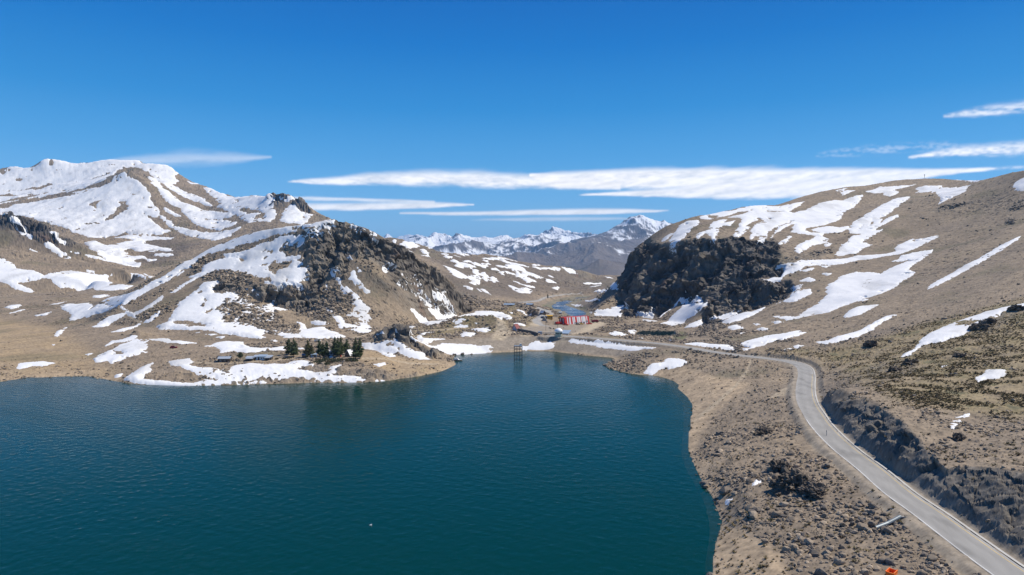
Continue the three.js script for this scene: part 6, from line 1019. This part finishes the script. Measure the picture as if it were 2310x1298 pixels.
// ---- yard buildings
house('yellow_building', 'yellow walled building with a dark window band in the yard', 'building', SPOT.yellow, 0.1, { w: 7, d: 5, h: 3.1, rise: 0.5, wall: mat.yellow, roof: mat.yellow, windows: 4 });
house('annex', 'dark grey annex joined to the left of the yellow building', 'building', SPOT.yellow_annex, 0.1, { w: 5, d: 4.5, h: 2.6, rise: 0.4, wall: mat.darkConcrete, roof: mat.grey, windows: 2 });
house('a_frame_hut', 'steep A-frame hut with yellow gable trim facing the dam', 'hut', SPOT.aframe, Math.PI / 2 - 0.1, { w: 4, d: 4.4, h: 0.7, rise: 3.6, wall: mat.grey, roof: mat.galvan, gable: mat.cream, windows: 0 });
house('grey_house', 'house with a dark gable and light grey roof by the gravel road', 'house', SPOT.grey_house, -0.9, { w: 5, d: 4.5, h: 2, rise: 2.1, wall: mat.darkWood, roof: mat.lightMetal, windows: 1 });
house('small_hut', 'tiny hut with a white wall on the river flat', 'hut', SPOT.hut, 0.2, { w: 3.8, d: 3, h: 2, rise: 0.8, wall: mat.wood, roof: mat.lightMetal, windows: 1, door: mat.white });
house('dark_shed', 'small black shed on the green mound above the red roofed house', 'shed', SPOT.black_shed, 0.4, { w: 2.2, d: 2, h: 1.6, rise: 0.6, wall: mat.black, roof: mat.black, windows: 0 });
house('grey_booth', 'small grey guard booth left of the striped hall', 'booth', SPOT.booth, 0.1, { w: 1.9, d: 1.8, h: 1.9, rise: 0.3, wall: mat.grey, roof: mat.grey, windows: 1 });
house('red_roofed_house', 'small house with a steep red roof and pale gable above the spillway', 'house', SPOT.red_house, 0.95, { w: 4.6, d: 4.4, h: 1.6, rise: 3.3, wall: mat.lavender, roof: mat.roofRed, gable: mat.deepRed, windows: 2, chimney: true });
house('grey_roofed_barn', 'long grey roofed barn half hidden behind the boulder ridge', 'barn', SPOT.far_roof0, -0.15, { w: 15, d: 7, h: 1.6, rise: 1.6, wall: mat.darkWood, roof: mat.blueMetal, windows: 3 });
house('grey_roofed_barn', 'shorter grey roofed barn right of the boulder ridge', 'barn', SPOT.far_roof1, -0.35, { w: 10, d: 7, h: 2.2, rise: 1.5, wall: mat.darkWood, roof: mat.blueMetal, windows: 3 });
{
  const t = thing('yellow_loader', 'yellow wheel loader parked between the yellow building and the hall', 'loader', SPOT.loader[0], SPOT.loader[1], 0.4);
  part('body', box(2.6, 1.0, 1.9, -0.6, 1.1, 0), mat.yellow, t); const c = part('cab', box(1.2, 1.4, 1.5, -0.2, 2.2, 0), mat.glass, t); part('roof', box(1.4, 0.12, 1.7, -0.2, 2.95, 0), mat.yellow, c);
  part('arm', rod([0.6, 1.3, 0], [2.4, 0.9, 0], 0.16), mat.yellow, t); part('bucket', prism([[0, 0], [1.1, 0], [0.4, 0.9], [0, 0.9]], 2.2).translate(2.2, 0.2, 0), mat.yellow, t);
  for (const sx of [-1.3, 0.8]) for (const s of [-1, 1]) part('wheel', new THREE.CylinderGeometry(0.65, 0.65, 0.45, 14).rotateX(Math.PI / 2).translate(sx, 0.65, s * 0.95), mat.tyre, t);
}
for (const [s, l] of [[SPOT.pole0, 'thin dark utility pole left of the domed gatehouse'], [SPOT.pole1, 'thin dark utility pole right behind the domed gatehouse']]) {
  const t = thing('utility_pole', l, 'pole', s[0], s[1], 0.3, 'utility poles in the yard'); part('pole', rod([0, -0.5, 0], [0, 7.5, 0], 0.11), mat.darkWood, t); part('crossarm', box(1.7, 0.12, 0.12, 0, 7.0, 0), mat.darkWood, t); for (const x of [-0.7, 0.7]) part('insulator', rod([x, 7.06, 0], [x, 7.3, 0], 0.06), mat.white, t);
}
// ---- cabins on the point
house('metal_roofed_shed', 'shed with a corrugated grey roof standing apart left of the cabins', 'shed', SPOT.shed, 0.12, { w: 6.6, d: 4.6, h: 1.9, rise: 0.9, wall: mat.darkWood, roof: mat.lightMetal, windows: 2 });
leanTo('low_cabin', 'low cabin with a dark open porch, leftmost of the joined row', [SPOT.cabin_low[0], SPOT.cabin_low[1]], 0.1, { w: 4.6, d: 3.6, h: 1.7, wall: mat.darkWood, roof: mat.lightMetal, porch: true, group: 'row of low cabins' });
leanTo('low_cabin', 'narrow pale blue cabin second in the joined row', [SPOT.cabin_blue[0], SPOT.cabin_blue[1] - 0.8], 0.1, { w: 2.2, d: 3.6, h: 2.1, wall: mat.blueMetal, roof: mat.lightMetal, windows: 1, group: 'row of low cabins' });
leanTo('low_cabin', 'grey blue cabin third in the joined row, the tallest of it', [SPOT.cabin_mid[0], SPOT.cabin_mid[1] - 0.6], 0.05, { w: 4.6, d: 4, h: 2.3, wall: mat.blueMetal, roof: mat.blueMetal, windows: 3, group: 'row of low cabins' });
leanTo('low_cabin', 'cabin with a shady porch at the right end of the joined row', [SPOT.cabin_end[0] - 0.3, SPOT.cabin_end[1]], 0.05, { w: 3.8, d: 3.6, h: 1.8, wall: mat.darkWood, roof: mat.lightMetal, porch: true, group: 'row of low cabins' });
house('blue_house', 'light blue cabin between the pines', 'cabin', SPOT.house_blue, 0.2, { w: 3.2, d: 3, h: 1.7, rise: 0.5, wall: mat.blue, roof: mat.blueMetal, windows: 1 });
leanTo('dark_hut', 'dark hut left of the single olive pine', [SPOT.hut_dark[0], SPOT.hut_dark[1]], 0.1, { w: 2.6, d: 2.4, h: 1.5, wall: mat.black, roof: mat.blue, windows: 1 });
house('white_roofed_house', 'house with a white roof behind the tallest pines', 'house', [SPOT.house_white[0], SPOT.house_white[1] - 2], 0.1, { w: 4, d: 3.6, h: 1.9, rise: 1.0, wall: mat.lavender, roof: mat.white, windows: 1 });
house('chalet', 'steep chalet with a white roof and brown gable at the right pines', 'chalet', SPOT.chalet, Math.PI / 2 - 0.5, { w: 4, d: 4.2, h: 0.9, rise: 3.0, wall: mat.wood, roof: mat.white, windows: 1 });
{
  const t = thing('dome_tent', 'small grey dome tent below the tall pines', 'tent', SPOT.tent[0], SPOT.tent[1]);
  part('fly', lathe([[1.3, -0.1], [1.2, 0.45], [0.85, 0.95], [0.4, 1.2], [0, 1.28]], 12), mat.lightMetal, t); part('door', box(0.7, 0.75, 0.1, 0.1, 0.35, 1.12, 0, 0, -0.35), mat.grey, t);
  const r = thing('red_tank', 'small red drum on the ground between the pines', 'drum', SPOT.red_tank[0], SPOT.red_tank[1]); part('barrel', new THREE.CylinderGeometry(0.42, 0.42, 1.0, 14).translate(0, 0.45, 0), mat.red, r); part('lid', new THREE.CylinderGeometry(0.44, 0.44, 0.06, 14).translate(0, 0.98, 0), mat.deepRed, r);
}
vehicle('white_car', 'white car on the track above the pines', 'car', SPOT.car_white, 0.2, mat.white);
vehicle('dark_red_car', 'dark red car alone on the bare flat at left', 'car', SPOT.car_red, 0.3, mat.deepRed);
// ---- boat and jetty
{
  const t = thing('boat', 'white cabin boat moored at the tip of the point', 'boat', -35.6, -432.5, -0.12, undefined, 0);
  const hull = new THREE.Shape(); hull.moveTo(-2.4, -0.9); hull.lineTo(1.2, -0.9); hull.quadraticCurveTo(2.6, -0.5, 3.0, 0); hull.quadraticCurveTo(2.6, 0.5, 1.2, 0.9); hull.lineTo(-2.4, 0.9); hull.closePath();
  part('hull', new THREE.ExtrudeGeometry(hull, { depth: 0.75, bevelEnabled: true, bevelSize: 0.08, bevelThickness: 0.06, bevelSegments: 2 }).rotateX(-Math.PI / 2).translate(0, -0.15, 0), mat.tan, t);
  part('deck', new THREE.ExtrudeGeometry(hull, { depth: 0.08, bevelEnabled: false }).rotateX(-Math.PI / 2).scale(0.92, 1, 0.9).translate(0, 0.67, 0), mat.white, t);
  const c = part('cabin', prism([[-1.5, 0], [0.8, 0], [0.4, 0.95], [-1.4, 0.95]], 1.4, 0.05).translate(-0.2, 0.75, 0), mat.white, t); part('window', box(1.2, 0.36, 1.56, -0.5, 1.35, 0), mat.glass, c);
  const d = thing('rowing_boat', 'small pale rowing boat pulled in beside the cabin boat', 'boat', -39.6, -430.5, 0.5, undefined, 0.05);
  part('hull', new THREE.ExtrudeGeometry(hull, { depth: 0.35, bevelEnabled: true, bevelSize: 0.05, bevelThickness: 0.05, bevelSegments: 1 }).rotateX(-Math.PI / 2).scale(0.55, 1, 0.6), mat.lightMetal, d); part('thwart', box(0.3, 0.06, 1.05, 0, 0.44, 0), mat.wood, d);
}
// ---- gull on the water
{
  const t = thing('gull', 'white gull floating alone on the open lake', 'bird', -33.7, -156.8, 0.6, undefined, 0), g = new THREE.SphereGeometry(0.2, 20, 14), p = g.attributes.position;
  for (let i = 0; i < p.count; i++) { let x = p.getX(i), y = p.getY(i), z = p.getZ(i); const k = x / 0.2; x *= 1.9; y = y * (0.75 + 0.15 * k) + (k < -0.3 ? (-k - 0.3) * 0.1 : 0); z *= 0.85 - 0.35 * Math.max(0, -k); if (k > 0.35) { const q = (k - 0.35) / 0.65; y += q * 0.22; x -= q * 0.12; z *= 1 - 0.35 * q; y *= 1; } p.setXYZ(i, x, y + 0.08, z); }
  g.computeVertexNormals(); part('body', g, mat.white, t); part('wing', [box(0.36, 0.03, 0.1, -0.1, 0.2, 0.13, 0.12, 0.08), box(0.36, 0.03, 0.1, -0.1, 0.2, -0.13, -0.12, 0.08)], mat.grey, t); part('bill', new THREE.ConeGeometry(0.025, 0.12, 6).rotateZ(-Math.PI / 2).translate(0.34, 0.31, 0), mat.yellow, t);
}
// ---- roadside and foreground
{
  const t = thing('marker_post', 'slim road marker post on the lake side of the curve', 'post', SPOT.post[0], SPOT.post[1]); part('shaft', box(0.14, 2.0, 0.08, 0, 0.9, 0), mat.grey, t); part('reflector', box(0.15, 0.25, 0.1, 0, 1.6, 0), mat.black, t);
  const s = thing('road_sign', 'small white sign beside the road by the pond', 'sign', SPOT.sign[0], SPOT.sign[1], -0.3); part('leg', rod([0, -0.3, 0], [0, 1.6, 0], 0.05), mat.galvan, s); part('board', box(1.3, 0.9, 0.05, 0, 1.7, 0.06), mat.white, s);
  const m = thing('mast', 'thin mast standing on the crest of the right hill', 'mast', SPOT.mast[0], SPOT.mast[1]); part('pole', rod([0, -1, 0], [0, 7, 0], 0.22), mat.steel, m); part('antenna', box(1.2, 1.6, 0.5, 0, 6.2, 0), mat.steel, m);
  const c = thing('orange_crate', 'open orange plastic crate lying among the boulders', 'crate', SPOT.crate[0], SPOT.crate[1] - 0.6, 0.75); const q = groundAt(SPOT.crate[0], SPOT.crate[1]);
  for (const k of [-1, 1]) { part('side_panel', box(2.0, 0.6, 0.09, 0, 0.45, k * 0.62), mat.orange, c); part('end_panel', box(0.09, 0.6, 1.15, k * 0.955, 0.45, 0), mat.orange, c); part('rim', box(2.1, 0.08, 0.16, 0, 0.79, k * 0.64), mat.orange, c); }
  part('base', box(1.8, 0.06, 1.14, 0, 0.16, 0), mat.orange, c);
}
{
  const t = thing('drain_flume', 'grey half-pipe drain leading from the road down to the boulders', 'drain', 0, 0, 0, undefined, 0);
  const P = [SPOT.flume_a, [(SPOT.flume_a[0] + SPOT.flume_b[0]) / 2, (SPOT.flume_a[1] + SPOT.flume_b[1]) / 2], SPOT.flume_b].map(([x, z]) => new THREE.Vector3(x, groundAt(x, z) + 0.45, z));
  for (let i = 0; i < 2; i++) { const a = P[i], b = P[i + 1], L = a.distanceTo(b), g = new THREE.CylinderGeometry(0.42, 0.42, L, 12, 1, true, 0, Math.PI).rotateZ(-Math.PI / 2).rotateX(Math.PI); const d = b.clone().sub(a).normalize(); g.applyQuaternion(new THREE.Quaternion().setFromUnitVectors(new THREE.Vector3(1, 0, 0), d)); const c = a.clone().add(b).multiplyScalar(0.5); part('channel', g.translate(c.x, c.y, c.z), new THREE.MeshStandardMaterial({ color: new THREE.Color().setRGB(0.22, 0.25, 0.26), roughness: 0.5, metalness: 0.3, side: THREE.DoubleSide }), t); }
  const a = P[2], b = new THREE.Vector3(SPOT.flume_c[0], 10.05, SPOT.flume_c[1]); part('apron', box(a.distanceTo(b), 0.2, 0.6, (a.x + b.x) / 2, (a.y + b.y) / 2 - 0.1, (a.z + b.z) / 2, Math.atan2(-(b.z - a.z), b.x - a.x)), mat.concrete, t);
}
// ---- trees and shrubs
const leafy = new THREE.MeshPhysicalMaterial({ vertexColors: true, roughness: 1, transmission: 0.5, thickness: 0, side: THREE.DoubleSide });
const bark = paint(0.09, 0.065, 0.05, 0.95);
function foliage(rnd, points, size, dark, light) {
  const P = [], C = [];
  for (const [x, y, z, k] of points) {
    const a = rnd() * 6.28, b = (rnd() - 0.5) * 1.6, s = size * (0.6 + 0.8 * rnd()), ca = Math.cos(a), sa = Math.sin(a), t = clamp(k + (rnd() - 0.5) * 0.5, 0, 1);
    P.push(x - ca * s * 0.5, y - s * 0.2, z - sa * s * 0.5, x + ca * s * 0.5, y - s * 0.2 * b, z + sa * s * 0.5, x + sa * s * 0.35, y + s * 0.65 * (b < 0 ? -0.6 : 1), z - ca * s * 0.35);
    for (let i = 0; i < 3; i++) C.push(mix(dark[0], light[0], t), mix(dark[1], light[1], t), mix(dark[2], light[2], t));
  }
  const g = new THREE.BufferGeometry(); g.setAttribute('position', new THREE.Float32BufferAttribute(P, 3)); g.setAttribute('color', new THREE.Float32BufferAttribute(C, 3)); g.computeVertexNormals(); return g;
}
function pine(label, spot, seed, tone) {
  const [x, z] = spot, h = spot[2] * 1.08, w = spot[3] * 1.12, rnd = mulberry(seed), t = thing('pine_tree', label, 'tree', x, z, 0, 'pines by the cabins');
  part('trunk', [new THREE.CylinderGeometry(h * 0.006, h * 0.022, h * 0.95, 7).translate(0, h * 0.45, 0)], bark, t);
  const pts = [], limbs = [], lv = 15 + Math.floor(h);
  for (let i = 0; i < lv; i++) {
    const f = i / (lv - 1), y = h * (0.10 + 0.88 * f), prof = Math.pow(1 - f, 0.62) * (0.62 + 0.38 * smooth(0, 0.22, f)) + 0.05;
    const nb = Math.max(3, Math.round(7 * (1 - f) + 3));
    for (let b = 0; b < nb; b++) {
      const a = rnd() * 6.28, L = w * 1.2 * prof * (0.45 + 0.75 * rnd()) * (0.85 + 0.35 * Math.sin(a * 2 + seed + i * 0.7)), droop = 0.10 + 0.25 * rnd();
      if (L > 0.8) limbs.push(rod([0, y, 0], [Math.cos(a) * L * 0.8, y + L * droop * 0.3, Math.sin(a) * L * 0.8], 0.03, 4));
      const m = Math.max(5, Math.round(L * 13));
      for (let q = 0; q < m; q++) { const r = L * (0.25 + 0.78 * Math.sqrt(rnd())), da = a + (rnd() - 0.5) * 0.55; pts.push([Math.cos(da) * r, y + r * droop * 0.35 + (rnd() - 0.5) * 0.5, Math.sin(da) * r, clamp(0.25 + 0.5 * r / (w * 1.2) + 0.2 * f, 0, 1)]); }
    }
  }
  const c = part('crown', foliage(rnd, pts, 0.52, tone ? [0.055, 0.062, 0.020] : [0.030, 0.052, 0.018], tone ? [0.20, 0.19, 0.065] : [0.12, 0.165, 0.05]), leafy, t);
  part('limbs', limbs, bark, c);
}
[['broad left pine of the leftmost pair', 0], ['darkest pine, right one of the leftmost pair', 0], ['olive pine standing between the pair and the blue cabin', 1], ['short olive pine right against the olive pine', 1], ['slim tall pine above the blue cabin', 0], ['low dark pine right of the blue cabin', 0], ['thin pine left of the tall grove', 0], ['tall pine at the left of the grove', 0], ['thick pine in the middle of the grove, nearest the lake', 0], ['tallest pine at the back of the grove', 0], ['shorter pine between the grove and the chalet', 0], ['columnar pine in front of the chalet', 0], ['rightmost pine, just behind the columnar one', 0]].forEach(([l, tone], i) => pine(l, SPOT['pine' + i], 40 + i, tone));
{
  const [x, z, h, w] = SPOT.broadleaf, rnd = mulberry(77), t = thing('broadleaf_tree', 'small round crowned tree between the shed and the cabins', 'tree', x, z), pts = [];
  part('trunk', [rod([0, -0.3, 0], [0.05, h * 0.5, 0], 0.12), rod([0, h * 0.35, 0], [0.7, h * 0.65, 0.2], 0.06), rod([0, h * 0.35, 0], [-0.6, h * 0.7, -0.2], 0.06)], bark, t);
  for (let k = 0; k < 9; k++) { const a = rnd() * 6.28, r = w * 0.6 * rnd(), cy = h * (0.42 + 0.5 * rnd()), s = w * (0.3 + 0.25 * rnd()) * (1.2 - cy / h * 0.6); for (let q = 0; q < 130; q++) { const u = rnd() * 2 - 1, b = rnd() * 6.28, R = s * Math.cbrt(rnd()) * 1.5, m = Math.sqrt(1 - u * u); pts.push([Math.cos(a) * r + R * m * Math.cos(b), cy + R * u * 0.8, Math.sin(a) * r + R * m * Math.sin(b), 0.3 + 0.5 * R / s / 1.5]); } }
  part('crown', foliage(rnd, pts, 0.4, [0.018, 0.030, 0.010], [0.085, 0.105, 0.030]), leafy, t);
}
{
  const [x, z] = SPOT.far_tree, rnd = mulberry(78), t = thing('lone_conifer', 'lone dark conifer beside the far bend of the river road', 'tree', x, z), pts = [];
  part('trunk', rod([0, -0.5, 0], [0, 7, 0], 0.2), bark, t); for (let q = 0; q < 700; q++) { const f = rnd(), r = 1.9 * (1 - f) * Math.sqrt(rnd()), a = rnd() * 6.28; pts.push([Math.cos(a) * r, 0.8 + 7 * f, Math.sin(a) * r, rnd()]); } part('crown', foliage(rnd, pts, 0.6, [0.012, 0.022, 0.01], [0.04, 0.06, 0.02]), leafy, t);
}
for (let i = 0; i < 17; i++) {
  const [x, z, w] = SPOT['bush' + i], rnd = mulberry(200 + i), pts = [], brown = i % 3 === 1 || i > 13;
  const t = thing('shrub', i < 10 ? 'low leafy shrub in the thicket below the pine grove' : i < 13 ? 'dark shrub at the foot of the columnar pine' : i === 13 ? 'tiny lone shrub on the bare point right of the pines' : 'brown shrub on the mound left of the olive pine', 'shrub', x, z, 0, i < 10 ? 'shrubs of the thicket below the grove' : i < 13 ? 'shrubs at the columnar pine' : i === 13 ? undefined : 'shrubs on the mound');
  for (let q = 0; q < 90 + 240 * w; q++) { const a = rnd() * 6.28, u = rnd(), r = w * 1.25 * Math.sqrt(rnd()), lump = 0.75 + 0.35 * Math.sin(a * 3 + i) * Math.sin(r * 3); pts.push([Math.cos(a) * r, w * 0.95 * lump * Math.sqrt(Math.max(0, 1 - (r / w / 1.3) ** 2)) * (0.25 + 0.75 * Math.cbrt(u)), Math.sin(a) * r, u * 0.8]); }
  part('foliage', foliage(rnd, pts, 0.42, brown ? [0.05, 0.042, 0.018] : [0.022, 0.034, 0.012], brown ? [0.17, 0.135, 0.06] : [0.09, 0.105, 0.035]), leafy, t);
  part('stem', [rod([0, -0.3, 0], [0.15, w * 0.5, 0], 0.05), rod([0, -0.3, 0], [-0.2, w * 0.5, 0.1], 0.05)], bark, t);
}

// ---- stones
function rockShape(seed, detail, sharp) {
  const g = new THREE.IcosahedronGeometry(1, detail), p = g.attributes.position, r = mulberry(seed), cuts = [];
  for (let i = 0; i < 7; i++) { const u = r() * 2 - 1, a = r() * 6.28, m = Math.sqrt(1 - u * u); cuts.push([m * Math.cos(a), u, m * Math.sin(a), 0.55 + 0.4 * r()]); }
  const sx = 0.8 + 0.6 * r(), sy = 0.6 + 0.3 * r(), sz = 0.75 + 0.5 * r();
  for (let i = 0; i < p.count; i++) {
    let x = p.getX(i), y = p.getY(i), z = p.getZ(i); const n = 1 + sharp * noise3(x * 1.7 + seed, y * 1.7, z * 1.7) + 0.4 * sharp * noise3(x * 4 + seed, y * 4, z * 4); x *= n; y *= n; z *= n;
    for (const [a, b, c, d] of cuts) { const q = a * x + b * y + c * z - d; if (q > 0) { x -= a * q * 0.9; y -= b * q * 0.9; z -= c * q * 0.9; } }
    p.setXYZ(i, x * sx, y * sy, z * sz);
  }
  g.computeVertexNormals(); return g;
}
const stoneMaterial = new THREE.MeshStandardMaterial({ color: 0xffffff, roughness: 0.95 });
const STONE = [[0.24, 0.185, 0.13], [0.30, 0.232, 0.16], [0.185, 0.15, 0.115], [0.35, 0.275, 0.195], [0.14, 0.118, 0.096]];
// outcrops: big craggy rocks on the lake side of the road
function outcrop(spot, r, h, seed, label, turn) {
  const t = thing('rock_outcrop', label, 'rock', spot[0], spot[1], turn), g = new THREE.IcosahedronGeometry(1, 18), p = g.attributes.position, C = new Float32Array(p.count * 3);
  for (let i = 0; i < p.count; i++) { let x = p.getX(i), y = p.getY(i), z = p.getZ(i); const b1 = blocks(x * 1.5 + seed, y * 1.2 + 5, z * 1.5), b2 = blocks(x * 3.6 + seed, y * 3, z * 3.6), b3 = blocks(x * 8 + seed, y * 7, z * 8), k = 0.82 + 0.62 * b1[0] + 0.32 * b2[0] + 0.14 * b3[0] + 0.25 * noise3(x * 1.2 + seed, y, z * 1.2); const c = 0.7 + 0.6 * noise3(x * 3 + seed, y * 3, z * 3) + 0.3 * noise3(x * 11, y * 11, z * 11); const q = clamp(c, 0.35, 1.5); C[3 * i] = 0.175 * q; C[3 * i + 1] = 0.138 * q; C[3 * i + 2] = 0.102 * q; p.setXYZ(i, x * k * r, y * k * h, z * k * r * 0.8); }
  g.setAttribute('color', new THREE.BufferAttribute(C, 3)); g.computeVertexNormals(); part('rock', g, groundMaterial, t);
}
outcrop(SPOT.outcrop0, 5.4, 3.4, 3, 'largest dark craggy outcrop between the road and the lake', 0.4);
outcrop(SPOT.outcrop2, 3.0, 2.8, 8, 'pointed dark rock at the left shoulder of the largest outcrop', 1.2);
outcrop(SPOT.outcrop3, 3.8, 1.9, 13, 'low jagged rock at the right foot of the largest outcrop', 2.2);
outcrop(SPOT.outcrop1, 3.4, 2.0, 19, 'dark outcrop alone on the slope below the road curve', 0.2);

[[5.2, 3.0, 'largest dark outcrop below the long snow strip at right'], [4.4, 2.6, 'upper right end of the dark outcrop below the long snow strip'], [3.6, 2.4, 'squat dark rock on the slope right above the road bend'], [3.6, 2.0, 'jagged rock just below the lower tip of the long snow strip'], [3.2, 1.8, 'low jagged rock above the start of the road cut'], [4.2, 2.4, 'dark rocks at the right edge beside the long snow strip'], [2.4, 1.4, 'small dark rock midway down the right slope'], [1.7, 1.3, 'rounded dark boulder on the grass above the road cut']].forEach(([r, h, l], i) => outcrop(SPOT['crop' + i], r, h, 31 + 5 * i, l, i));
function pickStones(n, z0, z1, seed, weight, sizeOf) {
  const rnd = mulberry(seed), out = []; let tries = n * 40;
  while (out.length < n && tries-- > 0) {
    const v = mix(Math.log(z0), Math.log(z1), rnd()), u = (rnd() * 2 - 1) * 0.86; let a = 0, b = NV - 1; while (a < b) { const m = a + b + 1 >> 1; if (ROWS[m] <= v) a = m; else b = m - 1; }
    const o = a * NU + Math.round((u + UM) / DU); if (landH[o] < 0.05 || roadD[o] < 5.2) { if (roadD[o] < 5.2 || landH[o] < -0.35) continue; }
    const w = weight(o, px[o], pz[o], Zr[a]); if (rnd() > w) continue;
    const s = sizeOf(rnd, o, Zr[a]); out.push([px[o] + (rnd() - 0.5) * s, py[o], pz[o] + (rnd() - 0.5) * s, s, rnd(), o]);
  }
  return out;
}
const Q = new THREE.Quaternion(), E = new THREE.Euler(), M4 = new THREE.Matrix4();
function instances(name, label, category, list, shapes, sink, flat, colours, material = stoneMaterial) {
  const rnd = mulberry(list.length), c = new THREE.Color();
  shapes.forEach((shape, k) => {
    const mine = list.filter((_, i) => i % shapes.length === k); if (!mine.length) return;
    const m = new THREE.InstancedMesh(shape, material, mine.length); m.name = numbered(name); m.userData = { kind: 'stuff', label, category }; m.castShadow = m.receiveShadow = true;
    mine.forEach(([x, y, z, s, r], i) => {
      E.set((rnd() - 0.5) * flat, rnd() * 6.28, (rnd() - 0.5) * flat); Q.setFromEuler(E);
      m.setMatrixAt(i, M4.compose(new THREE.Vector3(x, y + s * sink, z), Q, new THREE.Vector3(s, s * (0.8 + 0.4 * rnd()), s)));
      const t = colours[Math.floor(r * colours.length)], q = 0.8 + 0.45 * rnd(); m.setColorAt(i, c.setRGB(t[0] * q, t[1] * q, t[2] * q));
    });
    scene.add(m);
  });
}
const shapes0 = [1, 2, 3, 4].map((s) => rockShape(s * 7, 0, 0.25)), shapes1 = [1, 2, 3, 4, 5, 6].map((s) => rockShape(s * 13, 1, 0.28));
{
  // boulder field between the road and the lake: the largest ones one by one
  const field = pickStones(5200, 92, 235, 11, (o, x, z, Z) => (x < 110 && roadD[o] > 6 && leftOfRoad(x, z) && Math.hypot(x - SPOT.crate[0], z - SPOT.crate[1] - 1) > 4 ? 1 : 0) * clamp(0.22 + 1.2 * noise2(x / 19 + 3, z / 19) + 0.8 * noise2(x / 6, z / 6) + (Z < 150 ? 0.35 : 0) - 1.4 * area.beach[o] - area.track[o], 0.008, 1), (r, o, Z) => 0.13 + 0.45 * Math.pow(r(), 3) + 0.9 * Math.pow(r(), 14));
  field.sort((a, b) => b[3] / -b[2] - a[3] / -a[2]);
  const rnd = mulberry(5), mats = STONE.map((c) => paint(c[0], c[1], c[2], 0.95));
  field.slice(0, 240).forEach(([x, y, z, s], i) => { const m = new THREE.Mesh(shapes1[i % 6], mats[i % 5]); m.name = numbered('boulder'); m.position.set(x, y + s * 0.22, z); m.rotation.set((rnd() - 0.5), rnd() * 6.28, (rnd() - 0.5)); m.scale.setScalar(s); m.castShadow = m.receiveShadow = true; m.userData = { label: 'angular brown boulder in the boulder field between road and lake', category: 'boulder', group: 'boulders between the road and the lake' }; scene.add(m); });
  instances('boulder_field_stones', 'small stones between the boulders below the road', 'stones', field.slice(240), shapes0, 0.2, 1, STONE);
}
const open = (o) => snowTop[o] < 0 || area.rubble[o] > 0.5 ? 1 : 0.01;
instances('scree_stones', 'loose stones scattered on the near slopes', 'stones', pickStones(10000, 95, 400, 21, (o, x, z, Z) => open(o) * (1 - 0.97 * area.track[o]) * clamp(0.10 + 0.5 * noise2(x / 14, z / 14) + 0.3 * noise2(x / 5, z / 5) - 2 * area.cut[o] - 0.8 * area.beach[o] - 0.25 * area.olive[o], 0.003, 1), (r, o, Z) => (0.12 + 0.5 * Math.pow(r(), 4)) * (0.6 + Z / 400)), shapes0, 0.2, 1, STONE);
instances('scree_stones', 'loose rocks scattered on the middle slopes', 'stones', pickStones(38000, 380, 1000, 22, (o, x, z, Z) => open(o) * clamp(0.16 + 0.6 * noise2(x / 30, z / 30) + 0.5 * area.rubble[o] - 0.6 * area.crag[o] - 0.6 * area.gravel[o] - 0.9 * area.ochre[o] - area.track[o] - area.roadg[o] - 0.45 * smooth(120, 240, x) - 0.5 * smooth(0.2, 0.35, steep[o]) - 0.4 * smooth(150, 230, -x) * (1 - area.rubble[o]) * (1 - smooth(0.05, 0.12, steep[o])), 0.0012, 1), (r, o, Z) => (0.3 + 1.25 * Math.pow(r(), 4)) * (0.4 + Z / 900) * (area.rubble[o] > 0.4 ? 1.3 : 1)), shapes0, 0.2, 1, STONE);
// tussocks and cushion shrubs on the near right slope
const tuft = (() => { const P = [], r = mulberry(9); for (let i = 0; i < 26; i++) { const a = r() * 6.28, l = 0.5 + 0.6 * r(), w = 0.16, R = 0.35 * r(); const x = Math.cos(a) * R, z = Math.sin(a) * R; P.push(x - Math.sin(a) * w, 0, z + Math.cos(a) * w, x + Math.sin(a) * w, 0, z - Math.cos(a) * w, x + Math.cos(a) * l * 0.8, 0.35 + 0.4 * r(), z + Math.sin(a) * l * 0.8); } const g = new THREE.BufferGeometry(); g.setAttribute('position', new THREE.Float32BufferAttribute(P, 3)); g.computeVertexNormals(); return g; })();
const tuftMaterial = new THREE.MeshStandardMaterial({ roughness: 0.95, side: THREE.DoubleSide });
instances('tussock_grass', 'tussocks of dry grass and cushion shrubs on the slope right of the road', 'grass', pickStones(20000, 120, 430, 31, (o, x, z, Z) => (snowTop[o] < 0 ? 1 : 0) * (area.cut[o] > 0.5 ? 0.03 : 1) * clamp((0.05 + area.olive[o] * 0.8) * (0.30 + 0.9 * noise2(x / 9, z / 9) + 0.4 * noise2(x / 34, z / 34)), 0, 1), (r, o, Z) => 0.2 + 0.6 * Math.pow(r(), 3)), [tuft], 0, 0.3, [[0.13, 0.105, 0.045], [0.18, 0.135, 0.06], [0.085, 0.075, 0.03], [0.24, 0.18, 0.085], [0.10, 0.07, 0.04]], tuftMaterial);

renderer.render(scene, camera);
